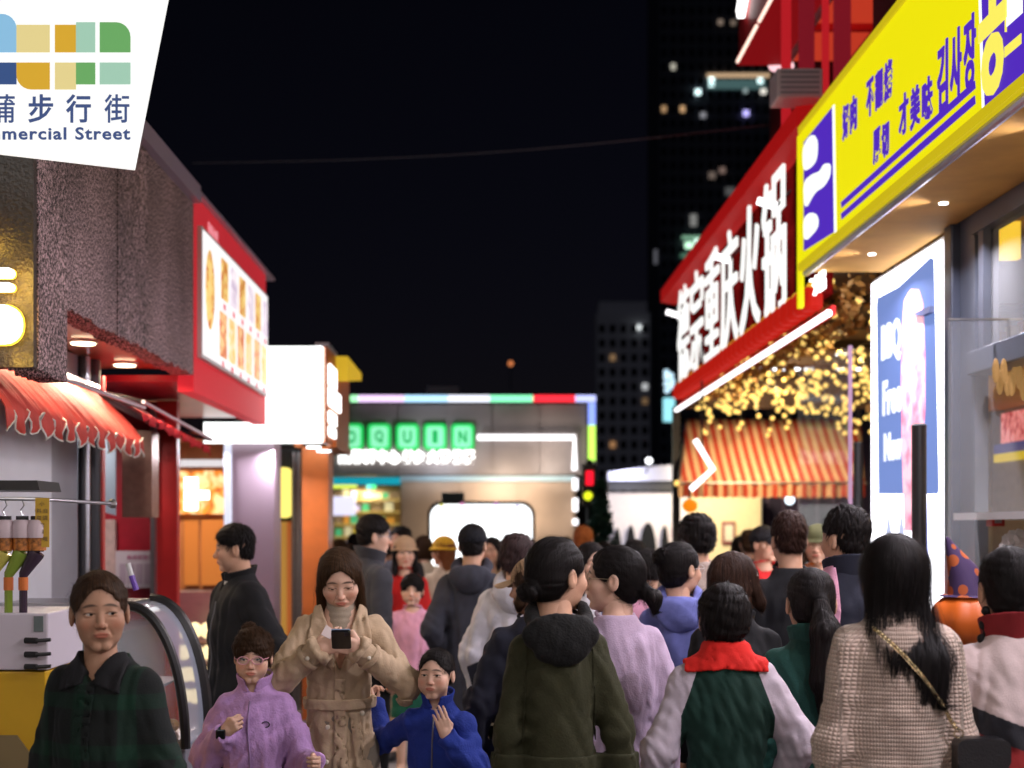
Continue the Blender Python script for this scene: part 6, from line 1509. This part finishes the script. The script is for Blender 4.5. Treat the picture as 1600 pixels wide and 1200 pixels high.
def vneck(zv, k=.5, yb_=0):
    def add(p, f): return smax(f, -np.maximum(np.abs(p[..., 0])-(p[..., 2]-zv)*k, -p[..., 1]).astype(f32), .006)
    return add
person('woman with tied back hair in dark green plaid coat nearest at the left', 163, 889, 4.15, 163, 34, -1, 2, 'f', 1.04, 2, SKIN_TAN, ('bun', (0, -.108, -.045), .026), BROWNHAIR,
       dict(m=K_blackplaid, hem=.62, collar='none', sl=(.078, .070, .056), flare=.05, neck=.074, body=1.14, add=vneck(1.36, .75), amp=.008, seed=3, hoodm=K_black), dict(m=K_black), (DN(.26), DN(.26)), lid=.12, wide=1.02, extra=ex_plaid, gaze=(-.45, .02))
# --- man in black jacket at the left counter
def ex_zip(m_=None, z0=.9, z1=1.42):
    def f(ctx): seam(ctx, 'zip', [(.0, z0+(z1-z0)*i/10) for i in range(11)], mat('zip_metal', (.25, .25, .27), rough=.4, metal=.8), .0035)
    return f
def ex_inner(m_, z0=1.33):
    def f(ctx): put(ctx, 'undershirt', lambda p: smax(cone(p, (0, .022, 1.30), (0, .012, 1.45), .062, .054), p[..., 2]-1.452, .005), (-.12, -.1, 1.25), (.12, .14, 1.5), .008, m_)
    return f
person('man with short hair in black jacket looking left toward the glowing counter', 374, 820, 6.75, 118, -20, -4, 0, 'm', .96, 2, SKIN, ('short', .012), BLACKHAIR,
       dict(m=K_black, hem=.80, collar='shirt', sl=(.086, .076, .058), body=1.22, add=vneck(1.36, .3), amp=.010), dict(m=K_dkjean), (((.40, -.35, -1), (-.1, .1, -1)), ((.35, -.1, -1), (.1, .1, -1))), wide=1.15, extra=chain_ex(ex_inner(K_white), ex_zip()))
# --- woman reading her phone
def ex_coat(ctx):
    for s in (-1, 1):
        pl = [(s*.03, 1.455), (s*.10, 1.43), (s*.125, 1.30), (s*.02, 1.17)]; applique(ctx, 'lapel', conv(pl if s < 0 else pl[::-1]) if False else conv(pl[::-1] if s > 0 else pl), K_beige, .008, .005, (-.2, 0, 1.1), (.2, .3, 1.52), .0055)
    applique(ctx, 'belt', lambda p: (np.abs(p[..., 2]-1.055+.02*p[..., 0])-.022).astype(f32), K_beige, .010, .005, (-.28, -.25, .98), (.28, .28, 1.13), .006)
    applique(ctx, 'front_placket', conv([(-.05, .42), (.035, .42), (.02, 1.16), (-.02, 1.16)]), K_beige, .006, .004, (-.2, 0, .38), (.2, .4, 1.2), .007)
    applique(ctx, 'belt_end', conv([(-.115, .74), (-.07, .74), (-.035, 1.03), (-.075, 1.03)]), K_beige, .011, .004, (-.25, 0, .7), (.2, .35, 1.06), .006)
    buttons(ctx, [(.045, .97), (.05, .84), (.055, .70), (.085, 1.30), (-.085, 1.02)], M_button, .0095)
    put(ctx, 'turtleneck', lambda p: smax(smax(cone(p, (0, .012, 1.36), (0, .012, 1.50), .058, .053), p[..., 2]-1.505, .006), 1.28-p[..., 2], .01)+(np.sin(p[..., 2]*260)*.0012).astype(f32), (-.1, -.1, 1.27), (.1, .12, 1.53), .005, cloth('grey_beige_rib', (.40, .33, .25)))
    A = ctx['A']
    for (S, E, W, fd) in A:
        c = (E+(W-E)*.80); put(ctx, 'cuff_strap', lambda p, c=c, ax=(W-E)/np.linalg.norm(W-E): smax(cone(p, c-.012*ax, c+.012*ax, .055, .054), np.abs((p-c.astype(f32))@ax.astype(f32))-.012, .003), tuple(c-.08), tuple(c+.08), .006, K_beige)
        b = (c+np.array((0, .056, 0)))*ctx['sb']; q = MB(); q.sphere(b.tolist(), (.008, .005, .008), 10); q.build('button', M_button, ctx['root'])
pa = ((.44, .40, -.78), (-.74, .36, .60))
c3 = person('woman in beige belted coat looking down at her phone', 532, 855, 5.3, 184, 2, -24, 3, 'f', .99, 2, SKIN_PALE, ('bob', -.215), hair_mat('chestnut_hair', (.028, .015, .009), (.11, .055, .024)),
       dict(m=K_beige, name='coat', hem=.42, collar='none', sl=(.060, .058, .052), flare=.03, body=.90, add=vneck(1.18, .34), amp=.009, seed=12), dict(m=K_khaki), (pa, pa),
       hands=(dict(dir=(-.80, .25, .28), back=(.25, .80, -.45), curl=.85, thumb=.9), dict(dir=(-.80, .25, .34), back=(.25, .80, -.35), curl=.9, thumb=.9)), lid=.62, wide=.94, extra=ex_coat, gaze=(0, -.5), up=.04)
ph = thing('phone', 'dark smartphone held in both hands by the woman in beige', 'phone', (PX(536, 4.9), 4.84, PZ(996, 4.93)), R(4)); q = MB(); q.prism(rect(0, 0, .066, .125, .010), 'y', -.004, .004); o = q.build('case', M_phone, ph); o.rotation_euler = (R(58), 0, 0)
q = MB(); q.prism(rect(0, 0, .064, .135, .006), 'y', .0042, .005); o = q.build('screen', glow('phone_screen', (.6, .7, 1), .25, False), ph); o.rotation_euler = (R(58), 0, 0)
q = MB(); q.box(.012, .028, -.0062, -.0042, .035, .062, bev=.001); o = q.build('camera', M_dark, ph); o.rotation_euler = (R(58), 0, 0)
tc_ = thing('tissue', 'folded white tissue beside the phone at the coat lapel', 'tissue', P3(512, 986, 4.97)); q = MB(); q.prism([(-.022, -.016), (.012, -.028), (.024, .006), (-.008, .022)], 'y', 0, .004); o = q.build('sheet', mat('tissue_paper', (.66, .55, .52), rough=.8), tc_); o.rotation_euler = (R(-20), R(10), R(15))
# --- girl in lilac fleece
def ex_girl(ctx):
    seam(ctx, 'zip', [(.005*math.sin(i), .80+.064*i) for i in range(10)], mat('lilac_zip', (.34, .22, .42), rough=.4), .004)
    for s in (-1, 1): seam(ctx, 'pocket_seam', [(s*.06, 1.02), (s*.075, .95), (s*.10, .88)], mat('lilac_zip', (.34, .22, .42)), .0025)
    c = surf(ctx, -.075, 1.27, 1, .002); q = MB(); q.tube([(c[0]+.014*math.cos(a), c[1]+.001, c[2]+.010*math.sin(a)) for a in np.linspace(.4, 5.6, 12)], .0022, 6); q.build('chest_logo', M_black, ctx['root'])
    S, E, W, fd = ctx['A'][1]; ax = (W-E)/np.linalg.norm(W-E); c = W-ax*.004
    put(ctx, 'watch_band', lambda p: smax(cone(p, c-ax*.014, c+ax*.014, .040, .036), np.abs((p-c.astype(f32))@ax.astype(f32))-.013, .003), tuple(c-.07), tuple(c+.07), .005, mat('dark_teal_rubber', (.02, .05, .05), rough=.4))
    b = (c+np.array((.006, .036, .0)))*ctx['sb']; q = MB(); q.box(b[0]-.017, b[0]+.017, b[1]-.004, b[1]+.008, b[2]-.017, b[2]+.017, bev=.004); q.build('watch_face', M_phone, ctx['root'])
person('girl with pink glasses and fringe in lilac fleece jacket', 398, 980, 5.1, 176, 6, -6, 0, 'c', .84, 2, SKIN_PALE, ('bowl', (.02, -.06, .125)), BROWNHAIR,
       dict(m=K_lilac, hem=.78, collar='high', neck=.058, sl=(.076, .074, .060), body=1.08, amp=.013, seed=21), dict(m=K_khaki), (((.34, .05, -.92), (.34, .80, .10)), ((.36, .02, -.95), (-.55, .62, .62))),
       hands=(dict(curl=1.1), dict(dir=(-.62, .25, .52), back=(.15, .85, .1), curl=.95, thumb=.7)), lid=.12, wide=.98, extra=chain_ex(glasses((.75, .35, .42), .0020, .0245, .0175, .1), ex_girl), gaze=(.1, -.1))
# --- boy in blue fleece
person('small boy in royal blue fleece with one hand at his mouth', 684, 1010, 5.2, 168, -4, 2, 0, 'c', .83, 2, SKIN_PALE, ('buzz',), BLACKHAIR,
       dict(m=K_blue, hem=.76, collar='high', neck=.060, sl=(.074, .070, .060), body=1.06, amp=.011, seed=5), dict(m=K_navy), (((.30, .28, -.80), (-.62, .30, .80)), ((.62, -.45, -.45), (.30, -.50, .60))),
       hands=(dict(dir=(-.25, .12, .95), back=(.35, .8, .1), curl=.35, thumb=.6), dict(curl=.9)), lid=.12, wide=.98, extra=ex_zip(None, .85, 1.43))
# --- man with glasses in charcoal jacket
person('man with thin glasses in charcoal jacket behind the woman in beige', 578, 806, 8.2, -62, -12, -3, 0, 'm', 1.0, 1, SKIN_PALE, ('short', .016), BLACKHAIR,
       dict(m=K_grey, hem=.78, collar='high', sl=MSL, body=1.04, amp=.009), dict(m=K_black), ('pocket', 'down'), extra=glasses((.5, .5, .55)))
# --- man in dark jacket and black cap, seen from behind
person('man in dark slate hooded jacket and black cap seen from behind', 738, 819, 8.0, -4, -6, 0, 0, 'm', 1.0, 1, SKIN, ('short', .006), BLACKHAIR,
       dict(m=K_slate, hem=.62, collar='crew', sl=(.076, .068, .055), body=1.06, amp=.009, hood=1.15), dict(m=K_khaki), ('pocket', 'pocket'), extra=hat_cap(cloth('black_cap', (.008, .009, .014)), True, 1.02))
# --- person in white hoodie holding a black phone
c8 = person('person in baggy white hoodie with brown hair seen from behind', 808, 833, 7.0, -8, -14, -6, 0, 'f', 1.02, 1, SKIN, ('shag', .016), hair_mat('mauve_brown_hair', (.035, .020, .020), (.10, .06, .06)),
       dict(m=K_whiteh, hem=.80, collar='crew', sl=(.082, .080, .060), body=1.16, amp=.013, seed=14, hood=1.35), dict(m=K_khaki, r=(.105, .09, .085)), (((.30, -.05, -1), (-.15, .20, -1)), 'down'), wide=1.0)
hp = thing('phone', 'black phone hanging in the hand of the person in white', 'phone', P3(746, 1060, 6.85), R(30)); q = MB(); q.prism(rect(0, 0, .075, .15, .010), 'y', -.005, .005); q.build('case', M_phone, hp).rotation_euler = (0, R(-18), 0)
# --- olive hoodie woman in the centre
def ex_olive(ctx):
    seam(ctx, 'necklace', [(.0, 1.40)], M_steel) if False else None
    applique(ctx, 'hem_band', lambda p: (np.abs(p[..., 2]-.982)-.028).astype(f32), K_olive, .004, .006, (-.28, -.25, .92), (.28, .28, 1.05), .007)
    for s in (-1, 1): applique(ctx, 'raglan_seam', conv([(s*.118-.003, 1.05), (s*.118+.003, 1.05), (s*.105+.003, 1.36), (s*.105-.003, 1.36)], -1), K_olive, .002, .003, (-.2, -.3, 1.0), (.2, 0, 1.4), .005)
person('woman with black hair bun in dark olive hooded sweater at the centre', 872, 837, 4.4, 2, -52, 0, 0, 'f', 1.04, 2, SKIN, ('bun', (-.005, -.122, -.045), .034), BLACKHAIR,
       dict(m=K_olive, hem=.955, collar='crew', sl=(.060, .054, .044), body=.96, amp=.008, seed=33, hood=.95, hoodm=K_fur), dict(m=K_jean), (((.14, -.05, -1), (.05, .14, -1)), ((.26, -.03, -1), (.16, .12, -1))), wide=.84, extra=ex_olive, up=.0)
# --- lilac sweater woman
person('woman with glasses and clipped ponytail in pale lilac sweater talking', 962, 850, 4.95, 12, 66, 2, 0, 'f', 1.04, 2, SKIN_PALE, ('pony', (.0, -.118, -.035), .022, (((0, -.118, -.035), (0, -.148, -.055), (0, -.155, -.10)), (.022, .028, .012))), BLACKHAIR,
       dict(m=K_lilacsw, hem=.72, collar='crew', sl=(.078, .074, .056), body=1.10, amp=.009, seed=41), dict(m=K_dkjean), (DN(.2), DN(.22)), wide=.95,
       extra=chain_ex(glasses((.75, .62, .40)), lambda c: tubes_head(c, 'hair_clip', [[(-.018, -.135, -.030), (0, -.148, -.026), (.018, -.135, -.030)]], .005, mat('pearl_clip', (.7, .65, .6), rough=.2, metal=.5))))
# --- periwinkle hoodie woman
person('woman with messy bun and glasses in periwinkle blue hooded top', 1062, 845, 6.1, -10, -42, 0, 0, 'f', 1.03, 1, SKIN, ('messy', (-.02, -.10, .055), .042), BLACKHAIR,
       dict(m=K_bluehood, hem=.80, collar='crew', sl=(.072, .066, .050), body=1.08, amp=.009, seed=43, hood=1.15), dict(m=K_dkjean), wide=.93, extra=glasses((.6, .6, .6)))
# --- tousled hair, boucle top
person('person with thick tousled dark hair in beige boucle top', 1090, 804, 7.2, 6, 10, 0, 0, 'm', 1.0, 1, SKIN, ('shag', .024), BLACKHAIR, dict(m=K_curly, hem=.8, collar='crew', sl=MSL, body=1.04, amp=.008, seed=44), dict(m=K_dkjean))
# --- woman with brown bob in black
person('woman with brown bob and white hair clip in black shirt', 1148, 860, 5.45, -14, -38, 8, 0, 'f', 1.06, 1, SKIN, ('bob', -.10), hair_mat('brown_bob_hair', (.022, .012, .010), (.075, .035, .022)),
       dict(m=K_black, hem=.8, collar='shirt', sl=(.068, .06, .048), body=1.06, amp=.009, seed=45), dict(m=K_black), wide=.98, extra=lambda c: tubes_head(c, 'hair_clip', [[(.078, .035, .055), (.090, .030, .030)]], .004, mat('pearl_clip', (.7, .65, .6))))
# --- school boy
def zone_uni(V, ctx):
    X = np.abs(V[:, 0]); lim = np.where(V[:, 2] > 1.22, .085+(1.44-V[:, 2])*.36, .165); zz = np.clip((X-lim)/.012+.5, 0, 1)
    st = np.zeros(len(V))
    for s, (S, E, W, fd) in zip((-1, 1), ctx['A']):   # dark stripe down the outer sleeve below the elbow
        ax = (W-S)/np.linalg.norm(W-S); rel = V-S; t = rel@ax/np.linalg.norm(W-S); q = rel-(rel@ax)[:, None]*ax
        st = np.maximum(st, ((V[:, 0]*s > .16) & (t > .62)).astype(float)*np.clip((V[:, 1]-S[1]+.0)/.03+.3, 0, 1))
    return zz*(1-st)
def ex_uni(ctx):
    def sf(p):
        r = np.sqrt(p[..., 0]**2+(p[..., 1]+.0)**2); g = smax(np.abs(ctx['fn'](p)-.007)-.006, (-(p[..., 2]-1.385-.10*np.abs(p[..., 0])*-1)), .004)
        g = smin(g, torus(p, (0, .008, 1.455), .070, .013, .2), .01); g = smax(g, np.abs(p[..., 0])-.15, .004); return g+folds(p, .002, 30, 2)
    put(ctx, 'scarf', sf, (-.2, -.2, 1.32), (.2, .2, 1.52), .0055, K_redscarf)
    put(ctx, 'collar_band', lambda p: torus(p, (0, .010, 1.478), .062, .009, .2), (-.12, -.1, 1.44), (.12, .12, 1.52), .005, cloth('dark_green_collar', (.006, .030, .022)))
person('schoolboy in dark green jacket with white sleeves and red scarf', 1133, 912, 4.5, -2, -3, 3, 0, 'c', .97, 2, SKIN, ('bowl',), BLACKHAIR,
       dict(m=K_uni, hem=.84, collar='none', sl=(.076, .070, .056), body=1.08, amp=.011, seed=51, zone=zone_uni), dict(m=K_navy), (((.42, -.12, -1), (.06, .25, -1)), ((.52, -.15, -.85), (-.42, .45, -.75))), wide=.93, extra=ex_uni, up=.025)
# --- man in black tee, man in dark collar
person('man with short brown hair in plain black top seen from behind', 1235, 802, 6.4, 4, 0, 0, 0, 'm', 1.03, 1, SKIN, ('short', .020), hair_mat('reddish_dark_hair', (.02, .010, .008), (.06, .026, .018)), dict(m=K_black, hem=.8, collar='crew', sl=MSL, body=1.02, amp=.008, seed=52), dict(m=K_black))
def ex_strap(ctx):
    applique(ctx, 'pink_strap', conv([(-.105, 1.16), (-.068, 1.16), (-.062, 1.47), (-.10, 1.47)], -1), K_pink, .006, .006, (-.2, -.3, 1.1), (.1, .2, 1.5), .006)
    applique(ctx, 'pink_strap', lambda p: np.maximum(np.abs(p[..., 0]+.088)-.018, -p[..., 2]+1.32).astype(f32), K_pink, .007, .006, (-.2, -.3, 1.25), (.1, .2, 1.5), .006)
person('man with neat black hair in dark jacket with a pink shoulder strap', 1324, 793, 5.5, 6, 26, 0, 0, 'm', 1.04, 1, SKIN, ('short', .018), BLACKHAIR, dict(m=K_navy, hem=.8, collar='high', sl=MSL, body=1.02, amp=.008, seed=53), dict(m=K_black), extra=ex_strap)
# --- bottle green woman with long ponytail
person('woman with long black ponytail in bottle green jacket', 1268, 885, 4.85, -6, 4, 2, 0, 'f', 1.05, 1, SKIN, ('pony', (.012, -.112, .01), .024, (((.012, -.115, .01), (.022, -.155, -.08), (.026, -.165, -.24), (.030, -.165, -.43)), (.026, .050, .056, .016))), BLACKHAIR,
       dict(m=K_teal, hem=.66, collar='high', sl=(.078, .070, .055), body=1.14, amp=.010, seed=61), dict(m=K_black), wide=1.0)
# --- waffle knit woman with long hair
c18 = person('woman with long straight black hair in beige waffle knit cardigan', 1400, 834, 3.9, -2, -4, 0, 0, 'f', 1.06, 2, SKIN, ('long', -.33, .092, .060, -.045), BLACKHAIR,
       dict(m=K_knit, hem=.76, collar='crew', sl=(.066, .062, .052), body=1.02, amp=.008, seed=71, knit=True, flare=.01), dict(m=K_dkjean), (((.16, -.06, -1), (.04, .10, -1)), ((.14, -.02, -1), (.03, .2, -1))), wide=.90, up=.05)
def surf18(x, z, off=.012): return surf(c18, x, z, -1, off)
M_gold = mat('chain_gold', (.75, .62, .38), rough=.25, metal=1)
X18, Y18 = PX(1400, 3.9), 3.9
bg_ = thing('crossbody_bag', 'small black crossbody bag on a gold chain over beige knit', 'bag', (X18, Y18, 0), R(-2))
n_ = 62; pts = [Vector(surf18(-.080+.225*t, 1.40-.28*t+.02*math.sin(t*3), .014).tolist()) for t in [i/(n_-1) for i in range(n_)]]; q = MB()
for i in range(n_-1):
    a, b = pts[i], pts[i+1]; t = (b-a).normalized(); u = Vector((0, 1, 0)).cross(t).normalized(); v = t.cross(u); c = (a+b)/2; w1 = u if i % 2 else (u*.6+v*.8).normalized()
    q.tube([c+t*(.0070*math.cos(2*math.pi*k/8))+w1*(.0050*math.sin(2*math.pi*k/8)) for k in range(9)], .0019, 4)
o = q.build('chain_strap', M_gold, bg_); o['kind'] = 'stuff'
e_ = pts[-1]; q = MB(); q.prism(rect(e_.x+.055, e_.z-.075, .135, .12, .022), 'y', e_.y-.045, e_.y+.015); q.build('pouch', mat('black_leather', (.012, .012, .014), rough=.32, bump=.3, bscale=220), bg_, smooth=True)
q = MB(); q.prism(rect(e_.x+.055, e_.z-.055, .14, .075, .020), 'y', e_.y-.053, e_.y-.046); q.build('flap', mat('black_leather', (.012, .012, .014)), bg_, smooth=True); q = MB(); q.tube([(e_.x+.012*math.cos(a), e_.y-.01, e_.z-.006+.012*math.sin(a)) for a in np.linspace(0, 6.283, 14)], .0022, 6); q.build('ring', M_gold, bg_)
# --- braided girl at the right edge
def zone_tri(V, ctx):
    z = V[:, 2]+.10*np.sin((V[:, 0]+.1)*4); a = np.clip((1.235-z)/.006, 0, 1)*.5+np.clip((1.165-z)/.006, 0, 1)*.5
    sl_ = np.zeros(len(V)) 
    S, E, W, fd = ctx['A'][0]; ax = (W-S)/np.linalg.norm(W-S); t = ((V-S)@ax); on = V[:, 0] < -.165
    b = np.where(t < .17, 0., np.where(t < .25, .5, np.where(t < .40, 0, 1.)))
    return np.where(on, b, a)
def ex_braid(ctx):
    for s in (-1, 1):
        def bf(p, s=s):
            f = None
            for k in range(11):
                g = ell(p, (s*(.070+.012*math.sin(k*.3))+.007*(1 if k % 2 else -1), -.040+.002*k, -.055-.020*k), (.013-.0005*k, .012-.0004*k, .014)); f = g if f is None else smin(f, g, .004)
            return f
        put(ctx, 'braid', bf, (s*.075-.05, -.09, -.31), (s*.075+.05, .04, -.03), .0035, BLACKHAIR, body=False)
person('girl with two braids in white, black and red jacket at the right edge', 1580, 851, 3.95, -4, 2, 0, 0, 'f', 1.04, 2, SKIN, ('bun', (0, -.085, -.055), .016), BLACKHAIR,
       dict(m=K_tri, hem=.80, collar='high', sl=(.080, .074, .058), body=1.12, amp=.010, seed=81, zone=zone_tri, hoodm=cloth('dark_red_collar', (.20, .012, .015))), dict(m=K_dkjean), (((.34, .0, -1), (-.35, .45, -.8)), 'down'), wide=1.0, extra=ex_braid)
# --- person hidden behind the olive sweater, with a tan brim
person('person in tan cap and long navy coat half hidden behind olive sweater', 836, 868, 5.5, 6, 60, -4, 0, 'f', 1.0, 1, SKIN, ('bob', -.08), BROWNHAIR, dict(m=K_navy, hem=.50, collar='crew', sl=(.078, .072, .06), body=1.12, flare=.10, amp=.010, seed=85), dict(m=K_black), (((.36, -.05, -1), (.2, .1, -1)), 'down'), extra=hat_cap(K_tan))
# --- pink child, far women
person('small child in pink jacket and green skirt facing the camera', 645, 896, 9.4, 176, 0, 0, 0, 'c', .92, 1, SKIN_PALE, ('bowl',), BLACKHAIR, dict(m=K_pink, hem=.82, collar='crew', sl=(.078, .072, .06), body=1.08, amp=.010), dict(m=K_green, skirt=(.52, .19)), wide=1.0)
person('woman in tan bucket hat and red top among the crowd', 634, 838, 10.2, 168, 20, 0, 0, 'f', 1.0, 1, SKIN_PALE, ('bob', -.16), BLACKHAIR, dict(m=K_red, hem=.8, sl=WSL, amp=.008), dict(m=K_tan), ('down', ((.3, .2, -.8), (-.3, .6, .8))), wide=.92, extra=hat_bucket(K_tan, .125))
person('woman in yellow felt hat with long brown hair before the screen', 694, 838, 11.2, 20, 30, 0, 0, 'f', 1.0, 0, SKIN, ('long', -.2, .075, 0, 0), hair_mat('copper_hair', (.16, .05, .015), (.35, .12, .04)), dict(m=K_cream, hem=.8, sl=WSL, amp=.006), dict(m=K_black), wide=.92, extra=hat_bucket(K_yel, .135))
person('woman in white top with blue strap facing the camera between two heads', 923, 846, 7.6, 188, 14, 0, 0, 'f', 1.0, 1, SKIN_PALE, ('bob', -.16), BLACKHAIR, dict(m=K_white, hem=.8, sl=WSL, amp=.008), dict(m=K_navy), wide=.92,
       extra=lambda c: applique(c, 'blue_strap', conv([(-.075, 1.0), (-.035, 1.0), (-.045, 1.42), (-.085, 1.42)]), cloth('blue_strap_cloth', (.06, .08, .5)), .006, .005, (-.2, 0, .95), (.2, .3, 1.46), .008))
person('person with orange dyed hair below the yellow signal light', 911, 822, 11.0, -10, 0, 0, 0, 'm', 1.0, 0, SKIN, ('short', .012), hair_mat('orange_dyed_hair', (.30, .06, .01), (.6, .18, .04)), dict(m=K_black, hem=.8, sl=MSL), dict(m=K_black))
person('person in red jacket and black cap before the cream wall', 1192, 822, 9.2, 196, 20, 0, 0, 'm', 1.0, 0, SKIN, ('short', .010), BLACKHAIR, dict(m=K_red, hem=.8, sl=MSL, amp=.009), dict(m=K_black), extra=hat_cap(K_black))
person('person in olive bucket hat and orange vest in the right crowd', 1276, 820, 8.3, 180, -20, 0, 0, 'f', 1.0, 0, SKIN, ('bob', -.1), BROWNHAIR, dict(m=cloth('orange_cloth', (.7, .18, .02)), hem=.8, sl=MSL), dict(m=K_black), extra=hat_bucket(cloth('olive_felt', (.10, .10, .04)), .13))
person('person in yellow top far off beside the red framed picture', 1158, 836, 13.0, 10, 0, 0, 0, 'f', .98, 0, SKIN, ('bob', -.08), BLACKHAIR, dict(m=K_yel, hem=.8, sl=WSL), dict(m=K_black))
FAR = [('person with curly black hair right of the man with thin glasses', 628, 822, 11.6, 150, ('shag', .018), K_slate), ('person with straight dark hair left of the yellow hat', 662, 836, 12.6, 10, ('bob', -.1), K_cream), ('person in grey jacket between the phone woman and the tan hat', 604, 836, 12.0, -20, ('short', .012), K_slate),
       ('dark haired person right of the black cap before the screen', 770, 838, 11.5, 160, ('bob', -.16), K_tan), ('dark haired person at the right end of the glowing screen', 798, 844, 12.4, 0, ('short', .014), K_black), ('person in tan top far behind the olive sweater', 858, 840, 13.5, -30, ('short', .014), K_tan),
       ('person with reddish hair beside the dark evergreen tree', 946, 846, 12.2, 30, ('bob', -.12), K_cream), ('dark haired person before the black pointed arches', 992, 842, 9.8, 0, ('shag', .014), K_grey), ('person in pink top behind the messy bun', 1015, 858, 7.9, 20, ('short', .012), K_pink),
       ('small dark haired person before the cream wall at the right', 1172, 826, 11.5, 0, ('shag', .012), K_navy), ('dark haired person between the two men with short hair', 1288, 826, 9.6, 170, ('shag', .014), K_black), ('person with black hair under the neon dashes of the grey shop', 884, 838, 14.5, 15, ('bob', -.1), K_slate),
       ('person with short hair before the glowing shelves', 556, 834, 14.0, 30, ('short', .014), K_black), ('hooded dark figure before the orange column', 530, 842, 13.0, -20, ('bob', -.12), K_grey), ('pale dressed woman far behind the white hoodie', 735, 846, 15.5, 12, ('bob', -.14), K_cream), ('person in black far behind the screen edge', 828, 842, 15.0, 0, ('shag', .014), K_black)]
for i, (lab, x, y, d_, yw, hr, mm) in enumerate(FAR):
    person(lab, x, y, d_, yw, 0, 0, 0, 'm' if hr[0] == 'short' else 'f', 1.0, 0, (SKIN, SKIN_PALE, SKIN_TAN)[i % 3], hr, (BLACKHAIR, BROWNHAIR)[i % 4 == 1], dict(m=mm, hem=.8, sl=(MSL, WSL)[i % 2], amp=.007, seed=100+i), dict(m=(K_black, K_dkjean, K_khaki)[i % 3]), wide=(1.0, .92)[i % 2], group='people in the far crowd')
